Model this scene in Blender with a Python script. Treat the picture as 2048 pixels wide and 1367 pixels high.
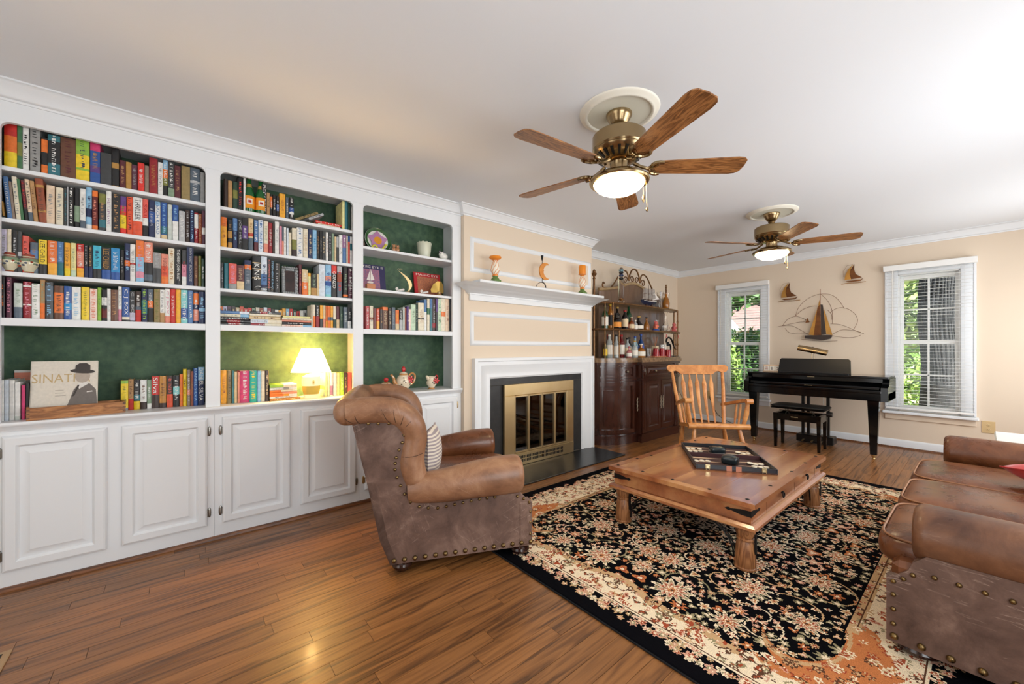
import bpy, bmesh, math, random
import numpy as np
from mathutils import Vector, Matrix
for o in list(bpy.data.objects): bpy.data.objects.remove(o)
scene = bpy.context.scene
C = scene.collection
PI = math.pi
R = math.radians
# ------------------------------------------------------------------ camera
cam_d = bpy.data.cameras.new('camera'); cam = bpy.data.objects.new('camera', cam_d); C.objects.link(cam)
cam.location = (0, 0, 1.165)
cam.rotation_euler = (R(90), 0, R(49.914 - 90))
cam_d.sensor_width = 36; cam_d.lens = 36 * 792 / 2048; cam_d.shift_y = 12.5 / 2048
cam_d.clip_start = 0.02; cam_d.clip_end = 200
scene.camera = cam
# ------------------------------------------------------------------ world, sun, fill lights, exposure
world = bpy.data.worlds.new('sky'); scene.world = world; world.use_nodes = True
wn = world.node_tree; wn.nodes.clear()
w_out = wn.nodes.new('ShaderNodeOutputWorld'); w_bg = wn.nodes.new('ShaderNodeBackground')
w_sky = wn.nodes.new('ShaderNodeTexSky'); w_sky.sky_type = 'HOSEK_WILKIE'; w_sky.turbidity = 3.0; w_sky.ground_albedo = 0.4
w_sky.sun_direction = (-0.35, -0.62, 0.70)
wn.links.new(w_sky.outputs[0], w_bg.inputs[0]); wn.links.new(w_bg.outputs[0], w_out.inputs[0]); w_bg.inputs[1].default_value = 6.0
sun_d = bpy.data.lights.new('sun', 'SUN'); sun = bpy.data.objects.new('sun', sun_d); C.objects.link(sun)
sun_d.energy = 22.0; sun_d.angle = R(1.0); sun_d.color = (1, .95, .86); sun.rotation_euler = Vector((-0.35, -0.62, 0.70)).to_track_quat('Z', 'Y').to_euler()
def area(name, loc, direction, sx, sy, power, col=(1, 1, 1)):
    d = bpy.data.lights.new(name, 'AREA'); d.shape = 'RECTANGLE'; d.size = sx; d.size_y = sy; d.energy = power; d.color = col
    o = bpy.data.objects.new(name, d); C.objects.link(o); o.location = loc
    o.rotation_euler = Vector(direction).to_track_quat('-Z', 'Z').to_euler(); return o
# added fill lights standing in for daylight, before the solid rear and right walls
area('fill_light_rear', (-1.52, 1.0, 1.45), (1, 0.1, 0), 2.4, 1.6, 16, (0.9, 0.96, 1))
area('fill_light_side', (0.9, -0.91, 1.3), (0.1, 1, 0), 1.6, 1.6, 36, (0.9, 0.96, 1))
area('fill_light_middle', (3.1, -0.91, 1.25), (0, 1, -0.05), 1.6, 1.4, 36, (0.9, 0.96, 1))
area('fill_light_right', (5.3, -0.91, 1.25), (-0.1, 1, -0.05), 1.5, 1.5, 30, (0.95, 0.98, 1))
scene.view_settings.view_transform = 'Standard'; scene.view_settings.look = 'None'
scene.view_settings.gamma = 1.0; scene.view_settings.use_curve_mapping = False; scene.view_settings.exposure = 0.5
# ------------------------------------------------------------------ colour and material helpers
def lin(c):
    c = c / 255.0
    return c / 12.92 if c <= 0.04045 else ((c + 0.055) / 1.055) ** 2.4
def rgb(*c): return tuple(lin(v) for v in c) + (1.0,)
MATS = {}
def node(nt, t, **kw):
    n = nt.nodes.new(t)
    for k, v in kw.items():
        if k.startswith('i_'):
            k = k[2:]; n.inputs[int(k) if k.isdigit() else k.replace('_', ' ')].default_value = v
        else: setattr(n, k, v)
    return n
def base_mat(name):
    m = bpy.data.materials.new(name); m.use_nodes = True; nt = m.node_tree
    MATS[name] = m
    return m, nt, nt.nodes['Principled BSDF']
def ramp(nt, stops):
    r = nt.nodes.new('ShaderNodeValToRGB'); e = r.color_ramp.elements
    while len(e) > 1: e.remove(e[-1])
    e[0].position = stops[0][0]; e[0].color = stops[0][1]
    for p, c in stops[1:]:
        x = e.new(p); x.color = c
    return r
def add_bump(nt, b, src, strength, dist=0.01):
    bp = node(nt, 'ShaderNodeBump'); bp.inputs['Strength'].default_value = strength; bp.inputs['Distance'].default_value = dist
    nt.links.new(src, bp.inputs['Height']); nt.links.new(bp.outputs[0], b.inputs['Normal'])
def plain(name, c, rough=.5, metal=0., c2=None, scale=6., bump=0., bscale=None, spec=.5, coat=0., trans=0., ior=1.45, emit=None, estr=0., sheen=0., alpha=1., stretch=(1, 1, 1)):
    m, nt, b = base_mat(name); L = nt.links
    b.inputs['Base Color'].default_value = rgb(*c); b.inputs['Roughness'].default_value = rough; b.inputs['Metallic'].default_value = metal
    b.inputs['Specular IOR Level'].default_value = spec; b.inputs['Coat Weight'].default_value = coat; b.inputs['Coat Roughness'].default_value = .08
    b.inputs['Transmission Weight'].default_value = trans; b.inputs['IOR'].default_value = ior; b.inputs['Sheen Weight'].default_value = sheen
    b.inputs['Alpha'].default_value = alpha
    if emit: b.inputs['Emission Color'].default_value = rgb(*emit); b.inputs['Emission Strength'].default_value = estr
    if c2 or bump:
        tc = node(nt, 'ShaderNodeTexCoord'); mp = node(nt, 'ShaderNodeMapping'); mp.inputs['Scale'].default_value = stretch
        L.new(tc.outputs['Object'], mp.inputs[0])
        nz = node(nt, 'ShaderNodeTexNoise'); nz.inputs['Scale'].default_value = scale; nz.inputs['Detail'].default_value = 6; nz.inputs['Roughness'].default_value = .6
        L.new(mp.outputs[0], nz.inputs[0])
        if c2:
            r = ramp(nt, [(.32, rgb(*c)), (.68, rgb(*c2))]); L.new(nz.outputs[0], r.inputs[0]); L.new(r.outputs[0], b.inputs['Base Color'])
        if bump:
            src = nz.outputs[0]
            if bscale:
                n2 = node(nt, 'ShaderNodeTexNoise'); n2.inputs['Scale'].default_value = bscale; n2.inputs['Detail'].default_value = 4; L.new(mp.outputs[0], n2.inputs[0]); src = n2.outputs[0]
            add_bump(nt, b, src, bump)
    return m
def wood(name, dark, mid, light, ax=(1, 14, 14), rough=.35, scale=3., coat=0., bump=.08, rnd=False, rings=8., spec=.5, hv=.12):
    """streaky grain running along the axis whose stretch is 1"""
    m, nt, b = base_mat(name); L = nt.links
    tc = node(nt, 'ShaderNodeTexCoord'); mp = node(nt, 'ShaderNodeMapping'); mp.inputs['Scale'].default_value = ax
    L.new(tc.outputs['Object'], mp.inputs[0]); vec = mp.outputs[0]
    if rnd:
        oi = node(nt, 'ShaderNodeObjectInfo'); ge = node(nt, 'ShaderNodeNewGeometry')
        ad = node(nt, 'ShaderNodeMath', operation='ADD'); L.new(oi.outputs['Random'], ad.inputs[0]); L.new(ge.outputs['Random Per Island'], ad.inputs[1])
        fr = node(nt, 'ShaderNodeMath', operation='FRACT'); L.new(ad.outputs[0], fr.inputs[0])
        ml = node(nt, 'ShaderNodeMath', operation='MULTIPLY'); ml.inputs[1].default_value = 61.7; L.new(fr.outputs[0], ml.inputs[0])
        va = node(nt, 'ShaderNodeVectorMath', operation='ADD'); L.new(vec, va.inputs[0]); L.new(ml.outputs[0], va.inputs[1]); vec = va.outputs[0]
    n1 = node(nt, 'ShaderNodeTexNoise'); n1.inputs['Scale'].default_value = scale; n1.inputs['Detail'].default_value = 3; n1.inputs['Distortion'].default_value = .6; L.new(vec, n1.inputs[0])
    mu = node(nt, 'ShaderNodeMath', operation='MULTIPLY'); mu.inputs[1].default_value = rings; L.new(n1.outputs[0], mu.inputs[0])
    sn = node(nt, 'ShaderNodeMath', operation='PINGPONG'); sn.inputs[1].default_value = 1.0; L.new(mu.outputs[0], sn.inputs[0])
    n2 = node(nt, 'ShaderNodeTexNoise'); n2.inputs['Scale'].default_value = scale * 5; n2.inputs['Detail'].default_value = 8; n2.inputs['Roughness'].default_value = .75; L.new(vec, n2.inputs[0])
    mx = node(nt, 'ShaderNodeMath', operation='MULTIPLY_ADD'); mx.inputs[1].default_value = .55; L.new(sn.outputs[0], mx.inputs[0])
    m2 = node(nt, 'ShaderNodeMath', operation='MULTIPLY'); m2.inputs[1].default_value = .5; L.new(n2.outputs[0], m2.inputs[0]); L.new(m2.outputs[0], mx.inputs[2])
    r = ramp(nt, [(.18, rgb(*dark)), (.45, rgb(*mid)), (.8, rgb(*light))]); L.new(mx.outputs[0], r.inputs[0]); col = r.outputs[0]
    if rnd:
        hs = node(nt, 'ShaderNodeHueSaturation'); L.new(col, hs.inputs['Color'])
        mr = node(nt, 'ShaderNodeMapRange'); mr.inputs[3].default_value = 1 - hv * 2; mr.inputs[4].default_value = 1 + hv * 2; L.new(fr.outputs[0], mr.inputs[0]); L.new(mr.outputs[0], hs.inputs['Value']); col = hs.outputs[0]
    L.new(col, b.inputs['Base Color']); b.inputs['Roughness'].default_value = rough; b.inputs['Coat Weight'].default_value = coat; b.inputs['Coat Roughness'].default_value = .12
    b.inputs['Specular IOR Level'].default_value = spec
    if bump: add_bump(nt, b, mx.outputs[0], bump, .004)
    return m
def attr_mat(name, rough=.45, noise=.12, nscale=60., coat=0., bump=0., metal=0.):
    """reads the printed colours stored on the faces"""
    m, nt, b = base_mat(name); L = nt.links
    a = node(nt, 'ShaderNodeAttribute', attribute_name='Col'); tc = node(nt, 'ShaderNodeTexCoord')
    nz = node(nt, 'ShaderNodeTexNoise'); nz.inputs['Scale'].default_value = nscale; nz.inputs['Detail'].default_value = 3; L.new(tc.outputs['Object'], nz.inputs[0])
    mr = node(nt, 'ShaderNodeMapRange'); mr.inputs[1].default_value = .3; mr.inputs[2].default_value = .7; mr.inputs[3].default_value = 1 - noise; mr.inputs[4].default_value = 1 + noise; L.new(nz.outputs[0], mr.inputs[0])
    hs = node(nt, 'ShaderNodeHueSaturation'); L.new(a.outputs['Color'], hs.inputs['Color']); L.new(mr.outputs[0], hs.inputs['Value']); L.new(hs.outputs[0], b.inputs['Base Color'])
    b.inputs['Roughness'].default_value = rough; b.inputs['Coat Weight'].default_value = coat; b.inputs['Metallic'].default_value = metal
    if bump: add_bump(nt, b, nz.outputs[0], bump, .003)
    return m
def glass(name, col=(255, 255, 255), rough=.0, ior=1.45):
    m, nt, b = base_mat(name)
    b.inputs['Base Color'].default_value = rgb(*col); b.inputs['Roughness'].default_value = rough; b.inputs['Transmission Weight'].default_value = 1; b.inputs['IOR'].default_value = ior
    return m
def pane_glass(name, tint=(235, 240, 240), refl=.12):
    """thin window pane: mostly see-through with a faint mirror"""
    m = bpy.data.materials.new(name); m.use_nodes = True; nt = m.node_tree; nt.nodes.clear(); MATS[name] = m
    o = node(nt, 'ShaderNodeOutputMaterial'); t = node(nt, 'ShaderNodeBsdfTransparent'); g = node(nt, 'ShaderNodeBsdfGlossy'); mx = node(nt, 'ShaderNodeMixShader'); fr = node(nt, 'ShaderNodeFresnel')
    t.inputs[0].default_value = rgb(*tint); g.inputs['Roughness'].default_value = .02; fr.inputs[0].default_value = 1.3 + refl
    nt.links.new(fr.outputs[0], mx.inputs[0]); nt.links.new(t.outputs[0], mx.inputs[1]); nt.links.new(g.outputs[0], mx.inputs[2]); nt.links.new(mx.outputs[0], o.inputs[0])
    return m
# ------------------------------------------------------------------ mesh helpers
class MB:
    def __init__(s): s.v = []; s.f = []; s.m = []; s.c = []
    def add(s, vs, fs, mi=0, col=None):
        k = len(s.v); s.v += [tuple(p) for p in vs]
        for f in fs: s.f.append(tuple(i + k for i in f)); s.m.append(mi); s.c.append(col)
        return s
    def box(s, x0, x1, y0, y1, z0, z1, mi=0, col=None):
        v = [(x, y, z) for z in (z0, z1) for y in (y0, y1) for x in (x0, x1)]
        return s.add(v, [(0, 2, 3, 1), (4, 5, 7, 6), (0, 1, 5, 4), (2, 6, 7, 3), (0, 4, 6, 2), (1, 3, 7, 5)], mi, col)
    def bev(s, x0, x1, y0, y1, z0, z1, b=.004, mi=0, col=None):
        c = ((x0 + x1) / 2, (y0 + y1) / 2, (z0 + z1) / 2); hf = (abs(x1 - x0) / 2, abs(y1 - y0) / 2, abs(z1 - z0) / 2); b = min(b, min(hf) * .95)
        v = []; ix = {}
        for sx in (-1, 1):
            for sy in (-1, 1):
                for sz in (-1, 1):
                    for a in range(3):
                        p = [c[i] + (sx, sy, sz)[i] * (hf[i] - (0 if i == a else b)) for i in range(3)]
                        ix[(sx, sy, sz, a)] = len(v); v.append(p)
        f = []
        for a in range(3):
            o1, o2 = [i for i in range(3) if i != a]
            for sg in (-1, 1):
                q = []
                for u, w in ((-1, -1), (1, -1), (1, 1), (-1, 1)):
                    k = [0, 0, 0]; k[a] = sg; k[o1] = u; k[o2] = w; q.append(ix[(k[0], k[1], k[2], a)])
                f.append(tuple(q))
            for u in (-1, 1):
                for w in (-1, 1):
                    def I(t, fa):
                        k = [0, 0, 0]; k[a] = t; k[o1] = u; k[o2] = w; return ix[(k[0], k[1], k[2], fa)]
                    f.append((I(-1, o1), I(1, o1), I(1, o2), I(-1, o2)))
        for sx in (-1, 1):
            for sy in (-1, 1):
                for sz in (-1, 1): f.append(tuple(ix[(sx, sy, sz, a)] for a in range(3)))
        return s.add(v, f, mi, col)
    def tube(s, pts, r, n=8, closed=False, mi=0, col=None, cap=True, flat=1.0):
        pts = [Vector(p) for p in pts]; N = len(pts); rr = r if isinstance(r, (list, tuple)) else [r] * N
        vs = []; up = None
        for i, p in enumerate(pts):
            a = pts[(i - 1) % N] if (closed or i) else pts[i]; b = pts[(i + 1) % N] if (closed or i < N - 1) else pts[i]
            t = (b - a).normalized() if (b - a).length > 1e-9 else Vector((0, 0, 1))
            if up is None:
                up = Vector((0, 0, 1)) if abs(t.z) < .9 else Vector((1, 0, 0))
            u = (up - t * up.dot(t))
            if u.length < 1e-6: u = t.orthogonal()
            u.normalize(); w = t.cross(u); up = u
            for k in range(n):
                an = 2 * PI * k / n; vs.append(p + (u * math.cos(an) * flat + w * math.sin(an)) * rr[i])
        fs = []
        for i in range(N if closed else N - 1):
            j = (i + 1) % N
            for k in range(n): fs.append((i * n + k, i * n + (k + 1) % n, j * n + (k + 1) % n, j * n + k))
        if cap and not closed: fs += [tuple(range(n))[::-1], tuple((N - 1) * n + k for k in range(n))]
        return s.add(vs, fs, mi, col)
    def cyl(s, p0, p1, r0, r1=None, n=12, mi=0, col=None, cap=True): return s.tube([p0, p1], [r0, r0 if r1 is None else r1], n, mi=mi, col=col, cap=cap)
    def lathe(s, prof, c=(0, 0, 0), n=20, mi=0, col=None, a0=0, a1=2 * PI, sx=1, sy=1, mis=None):
        full = abs(a1 - a0 - 2 * PI) < 1e-6; na = n if full else n + 1; vs = []
        for r, z in prof:
            for k in range(na):
                an = a0 + (a1 - a0) * k / n; vs.append((c[0] + r * math.cos(an) * sx, c[1] + r * math.sin(an) * sy, c[2] + z))
        for i in range(len(prof) - 1):
            fs = []
            for k in range(n):
                k2 = (k + 1) % na
                fs.append((i * na + k, i * na + k2, (i + 1) * na + k2, (i + 1) * na + k))
            if i == 0: s.add(vs, fs, mis[i] if mis else mi, col if not isinstance(col, list) else col[i]); base = len(s.v) - len(vs)
            else:
                for f in fs: s.f.append(tuple(q + base for q in f)); s.m.append(mis[i] if mis else mi); s.c.append(col if not isinstance(col, list) else col[i])
        return s
    def prism(s, poly, axis, a0, a1, mi=0, col=None):
        """poly: 2D outline; axis 'x': (y,z), 'y': (x,z), 'z': (x,y)"""
        def P(p, a): return {'x': (a, p[0], p[1]), 'y': (p[0], a, p[1]), 'z': (p[0], p[1], a)}[axis]
        n = len(poly); vs = [P(p, a0) for p in poly] + [P(p, a1) for p in poly]
        fs = [tuple(range(n))[::-1], tuple(range(n, 2 * n))] + [(k, (k + 1) % n, n + (k + 1) % n, n + k) for k in range(n)]
        return s.add(vs, fs, mi, col)
    def ell(s, c, r, nu=16, nv=10, p=1.0, mi=0, col=None, pz=None):
        def sp(x, e): return math.copysign(abs(x) ** e, x)
        pz = p if pz is None else pz; vs = []; fs = []
        for i in range(nv + 1):
            ph = -PI / 2 + PI * i / nv
            for k in range(nu):
                th = 2 * PI * k / nu; cc = sp(math.cos(ph), pz)
                vs.append((c[0] + r[0] * cc * sp(math.cos(th), p), c[1] + r[1] * cc * sp(math.sin(th), p), c[2] + r[2] * sp(math.sin(ph), pz)))
        for i in range(nv):
            for k in range(nu): fs.append((i * nu + k, i * nu + (k + 1) % nu, (i + 1) * nu + (k + 1) % nu, (i + 1) * nu + k))
        return s.add(vs, fs, mi, col)
    def sweep(s, path, prof, closed=False, mi=0, col=None):
        """prof (offset to the right of travel, z) swept along an XY path with mitred corners"""
        N = len(path); P = len(prof); vs = []
        for i in range(N):
            def nrm(a, b):
                d = Vector((b[0] - a[0], b[1] - a[1])).normalized(); return Vector((d.y, -d.x))
            ns = []
            if i > 0 or closed: ns.append(nrm(path[i - 1], path[i]))
            if i < N - 1 or closed: ns.append(nrm(path[i], path[(i + 1) % N]))
            n = ns[0] if len(ns) == 1 else (ns[0] + ns[1]) / (1 + ns[0].dot(ns[1]))
            for o, z in prof: vs.append((path[i][0] + n.x * o, path[i][1] + n.y * o, z))
        fs = []
        for i in range(N if closed else N - 1):
            j = (i + 1) % N
            for k in range(P): fs.append((i * P + k, i * P + (k + 1) % P, j * P + (k + 1) % P, j * P + k))
        if not closed: fs += [tuple(range(P)), tuple(range((N - 1) * P, N * P))[::-1]]
        return s.add(vs, fs, mi, col)
    def xf(s, m, start=0):
        for i in range(start, len(s.v)): s.v[i] = tuple(m @ Vector(s.v[i]))
        return s
    def off(s, d): s.v = [(p[0] + d[0], p[1] + d[1], p[2] + d[2]) for p in s.v]; return s
    def mesh(s, name, mats, smooth=35):
        me = bpy.data.meshes.new(name); me.from_pydata(s.v, [], s.f); me.update()
        if not isinstance(mats, (list, tuple)): mats = [mats]
        for m in mats: me.materials.append(MATS[m] if isinstance(m, str) else m)
        if len(mats) > 1: me.polygons.foreach_set('material_index', s.m)
        if any(c is not None for c in s.c):
            a = me.color_attributes.new('Col', 'FLOAT_COLOR', 'CORNER'); buf = []
            for f, c in zip(s.f, s.c):
                c = c or (.8, .8, .8, 1)
                if isinstance(c[0], (tuple, list)):
                    for q in c: buf += list(q)
                else: buf += list(c) * len(f)
            a.data.foreach_set('color', buf)
        bm = bmesh.new(); bm.from_mesh(me); bmesh.ops.recalc_face_normals(bm, faces=bm.faces); bm.to_mesh(me); bm.free()
        if smooth:
            me.polygons.foreach_set('use_smooth', [True] * len(me.polygons)); me.set_sharp_from_angle(angle=R(smooth))
        return me
    def build(s, name, mats, parent=None, smooth=35, loc=(0, 0, 0), rot=(0, 0, 0), label=None, kind=None):
        return link(name, s.mesh(name, mats, smooth), parent, loc, rot, label, kind)
def link(name, me, parent=None, loc=(0, 0, 0), rot=(0, 0, 0), label=None, kind=None):
    o = bpy.data.objects.new(name, me); C.objects.link(o); o.location = loc; o.rotation_euler = rot
    if parent is not None: o.parent = parent
    if label: o['label'] = label
    if kind: o['kind'] = kind
    return o
def tag(o, label, cat, group=None):
    o['label'] = label; o['category'] = cat
    if group: o['group'] = group
    return o
def thing(name, label, cat, loc=(0, 0, 0), rotz=0, group=None):
    o = bpy.data.objects.new(name, None); C.objects.link(o); o.location = loc; o.rotation_euler = (0, 0, rotz); o.empty_display_size = .05
    return tag(o, label, cat, group)
def struct(o): o['kind'] = 'structure'; return o
def copy_tree(o, parent=None):
    c = o.copy(); C.objects.link(c); c.parent = parent
    for ch in list(o.children): copy_tree(ch, c)
    return c
TXT = {}
def text_mesh(s, mat='ink', depth=.0):
    """lettering as flat geometry: height about 0.7 per unit size, centred on its own middle"""
    k = (s, depth)
    if k not in TXT:
        cu = bpy.data.curves.new('lettering', 'FONT'); cu.body = s; cu.size = 1; cu.align_x = 'CENTER'; cu.align_y = 'CENTER'; cu.extrude = depth; cu.resolution_u = 2
        ob = bpy.data.objects.new('lettering', cu); C.objects.link(ob); bpy.context.view_layer.update()
        me = bpy.data.meshes.new_from_object(ob.evaluated_get(bpy.context.evaluated_depsgraph_get())); C.objects.unlink(ob); bpy.data.objects.remove(ob); bpy.data.curves.remove(cu)
        n = len(me.vertices); co = np.empty(n * 3); me.vertices.foreach_get('co', co); co = co.reshape(-1, 3)
        if n: co -= (co.max(0) + co.min(0)) / 2
        me.vertices.foreach_set('co', co.ravel()); ext = (co.max(0) - co.min(0)) if n else (1, 1, 1)
        me.materials.clear(); me.materials.append(MATS[mat]); TXT[k] = (me, ext[0], ext[1])
    return TXT[k]
def lettering(name, s, parent, loc, mtx, width, height, color, depth=0.):
    """mtx: 3x3 columns = text right, text up, outward normal"""
    me, w, hgt = text_mesh(s, 'ink', depth)
    o = bpy.data.objects.new(name, me); C.objects.link(o)
    if parent is not None: o.parent = parent
    o.color = color; m = Matrix(mtx).transposed().to_4x4()
    o.matrix_local = Matrix.Translation(loc) @ m @ Matrix.Diagonal((width / w, height / hgt, 1, 1))
    return o
def arc(cx, cy, r, a0, a1, n): return [(cx + r * math.cos(R(a0 + (a1 - a0) * i / n)), cy + r * math.sin(R(a0 + (a1 - a0) * i / n))) for i in range(n + 1)]
def lerp(a, b, t): return a + (b - a) * t
def smoothpath(pts, n=6, closed=False):
    """Catmull-Rom through the points"""
    P = [Vector(p) for p in pts]; N = len(P); out = []
    rng = range(N if closed else N - 1)
    for i in rng:
        p0 = P[(i - 1) % N] if (closed or i) else P[i]; p1 = P[i]; p2 = P[(i + 1) % N]; p3 = P[(i + 2) % N] if (closed or i < N - 2) else p2
        for k in range(n):
            t = k / n; out.append(.5 * ((2 * p1) + (p2 - p0) * t + (2 * p0 - 5 * p1 + 4 * p2 - p3) * t * t + (3 * p1 - p0 - 3 * p2 + p3) * t ** 3))
    if not closed: out.append(P[-1])
    return out
rng = random.Random(7)
# ------------------------------------------------------------------ materials
plain('wall_paint', (228, 211, 190), .85, bump=.03, scale=180)
plain('ceiling_paint', (232, 235, 239), .9, bump=.04, scale=220)
plain('white_paint', (234, 237, 240), .38, bump=.03, scale=14, bscale=40)
plain('white_gloss', (240, 240, 238), .3)
plain('green_back', (48, 78, 60), .55, c2=(78, 106, 78), scale=22, bump=.05, bscale=90)
wood('floor_oak', (66, 40, 20), (116, 74, 38), (146, 97, 53), ax=(.7, 12, 12), rough=.36, scale=2.2, coat=.12, bump=.03, rnd=True, rings=6, hv=.08)
plain('floor_base', (40, 24, 14), .8)
wood('shoe_wood', (70, 40, 20), (104, 62, 32), (130, 80, 42), ax=(1, 12, 12), rough=.4)
plain('slate', (38, 39, 40), .32, c2=(52, 52, 52), scale=9, bump=.12, bscale=30)
plain('hearth_slate', (24, 26, 28), .3, c2=(34, 36, 38), scale=6, bump=.05, bscale=20)
plain('brass', (198, 172, 124), .36, 1., c2=(208, 186, 144), scale=3, bump=.02)
plain('antique_brass', (150, 128, 94), .24, 1., c2=(166, 144, 108), scale=4)
plain('dark_brass', (88, 68, 42), .3, 1.)
plain('iron', (28, 26, 26), .5, .6)
plain('black_plastic', (16, 16, 17), .35)
plain('dark_brick', (120, 92, 76), .85, c2=(70, 54, 46), scale=20, bump=.3)
plain('log_bark', (168, 128, 94), .9, c2=(60, 44, 34), scale=24, bump=.6, stretch=(.4, 1, 1))
plain('ember_wood', (214, 160, 110), .9)
plain('chrome', (200, 200, 200), .15, 1.)
plain('steel', (150, 148, 142), .3, 1.)
pane_glass('window_pane')
pane_glass('fire_pane', (240, 240, 240), .3)
glass('clear_glass')
m_ink, nt_, b_ = base_mat('ink'); oi_ = node(nt_, 'ShaderNodeObjectInfo'); nt_.links.new(oi_.outputs['Color'], b_.inputs['Base Color']); b_.inputs['Roughness'].default_value = .5
attr_mat('book_print', .42, .14, 45, coat=.1)
attr_mat('print', .5, .06, 80)
attr_mat('glazed', .12, .05, 40, coat=.6)
plain('paper', (232, 222, 200), .8, c2=(214, 200, 172), scale=3, stretch=(1, 1, 60))
plain('white_slat', (246, 246, 246), .45)
plain('cord_white', (225, 222, 215), .6)
plain('black_cable', (20, 20, 20), .5)
# ------------------------------------------------------------------ room shell
XR, XB, YL, YRW, YBK, YCH, H = -1.6, 6.45, 3.32, -0.95, 3.02, 2.975, 2.44
fl = struct(MB().box(XR - .1, XB + .14, YRW - .1, YL + .12, -.06, -.013).build('floor', 'floor_base'))
PLW = .076
plank_mesh = {}
def plank_me(l):
    if l not in plank_mesh: plank_mesh[l] = MB().box(-l / 2 + .0007, l / 2 - .0007, -PLW / 2 + .0007, PLW / 2 - .0007, -.013, 0).mesh('plank', 'floor_oak')
    return plank_mesh[l]
pr = random.Random(21); cand = []
y = YRW + PLW / 2
while y < YL:
    x = XR - pr.random() * .9
    while x < XB:
        l = pr.choice((.4, .55, .7, .85, 1.0, 1.2, 1.4)); cx_ = x + l / 2; x += l
        hid = (1.45 < cx_ - l / 2 and cx_ + l / 2 < 4.5 and .05 < y < 2.3) or (y > 3.05 and cx_ < 3.7) or y < -.2 and cx_ > 1.8 or (2.1 < cx_ < 3.6 and y > 2.5)
        d = cx_ * .644 + y * .765; lat = abs(cx_ * .765 - y * .644)
        seen = d > .35 and lat < d * 1.35 and not hid
        cand.append((0 if seen else 1, d, cx_, y, l))
    y += PLW
cand.sort(); rest = MB()
for k, (sn_, d, cx_, y, l) in enumerate(cand):
    if k < 300: link('plank', plank_me(l), fl, (cx_, y, 0))
    else: rest.box(cx_ - l / 2 + .0007, cx_ + l / 2 - .0007, y - PLW / 2 + .0007, y + PLW / 2 - .0007, -.013, 0)
rest.build('plank_field', 'floor_oak', fl, kind='stuff')
struct(MB().box(XR - .1, XB + .14, YRW - .1, YL + .12, H, H + .08).build('ceiling', 'ceiling_paint'))
struct(MB().box(XR - .1, XB + .14, YL, YL + .12, -.06, H).build('wall_left', 'wall_paint'))
struct(MB().box(XR - .1, XB + .14, YRW - .1, YRW, -.06, H).build('wall_right', 'wall_paint'))
struct(MB().box(XR - .1, XR, YRW, YL, -.06, H).build('wall_rear', 'wall_paint'))
# back wall with two window openings
W1 = (2.06, 2.555, .44, 2.03); W2 = (.145, .645, .44, 2.03)
wb = MB(); yy = [YRW, W2[0], W2[1], W1[0], W1[1], YL]
for k in range(5):
    if k in (1, 3): wb.box(XB, XB + .14, yy[k], yy[k + 1], -.06, .44).box(XB, XB + .14, yy[k], yy[k + 1], 2.03, H)
    else: wb.box(XB, XB + .14, yy[k], yy[k + 1], -.06, H)
struct(wb.build('wall_back', 'wall_paint'))
# chimney breast with its firebox opening
CX0, CX1 = 1.945, 3.735
FX0, FX1, FZ = 2.36, 3.37, .82
wc = MB().box(CX0, FX0, YCH, YL, 0, H).box(FX1, CX1, YCH, YL, 0, H).box(FX0, FX1, YCH, YL, FZ, H)
struct(wc.build('wall_chimney', 'wall_paint'))
# crown moulding round the whole room
crown = [(0, 2.352), (.008, 2.352), (.010, 2.362), (.016, 2.364), (.020, 2.374), (.034, 2.398), (.052, 2.416), (.056, 2.420), (.060, 2.430), (.066, 2.432), (.066, H), (0, H)]
path = [(XR, YBK), (CX0, YBK), (CX0, YCH), (CX1, YCH), (CX1, YL), (XB, YL), (XB, YRW), (XR, YRW)]
struct(MB().sweep(path, crown, closed=True).build('trim_1', 'white_paint', smooth=50))
# baseboards with a brown shoe moulding
bprof = [(0, .018), (.014, .018), (.014, .082), (.011, .09), (.006, .1), (0, .1)]
sprof = [(0, 0), (.024, 0), (.022, .010), (.016, .018), (0, .019)]
struct(MB().sweep([(CX1 + .06, YL), (XB, YL), (XB, YRW), (XR, YRW)], bprof).build('baseboard_back', 'white_paint'))
struct(MB().sweep([(CX1 + .06, YL), (XB, YL), (XB, YRW), (XR, YRW)], sprof).build('trim_2', 'shoe_wood'))
struct(MB().sweep([(XR, YBK + .004), (CX0, YBK + .004)], sprof).build('trim_3', 'shoe_wood'))
# small plinth return at the right end of the chimney breast
struct(MB().sweep([(CX1 - .02, YCH), (CX1, YCH), (CX1, YL)], bprof).build('baseboard_chimney', 'white_paint'))
struct(MB().sweep([(CX1 - .02, YCH), (CX1, YCH), (CX1, YL)], sprof).build('trim_4', 'shoe_wood'))
# panel mouldings on the chimney breast
mp_ = [(0, 0), (.006, .012), (.018, .018), (.03, .018), (.036, .008), (.042, 0)]   # width across, height out
def frame_mould(x0, x1, z0, z1, w=.045):
    mb = MB(); prof = [(0, 0), (.1, .5), (.35, 1), (.65, .9), (.85, .45), (1, 0)]; out = .018
    rect = lambda k: [(x0 + k * w, z0 + k * w), (x1 - k * w, z0 + k * w), (x1 - k * w, z1 - k * w), (x0 + k * w, z1 - k * w)]
    vs = []; n = len(prof)
    for k, hgt in prof:
        for (x, z) in rect(k): vs.append((x, YCH - out * hgt, z))
    fs = [(i * 4 + j, i * 4 + (j + 1) % 4, (i + 1) * 4 + (j + 1) % 4, (i + 1) * 4 + j) for i in range(n - 1) for j in range(4)]
    return mb.add(vs, fs)
struct(frame_mould(2.008, 3.712, 1.858, 2.172).build('trim_5', 'white_paint', smooth=60))
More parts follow.
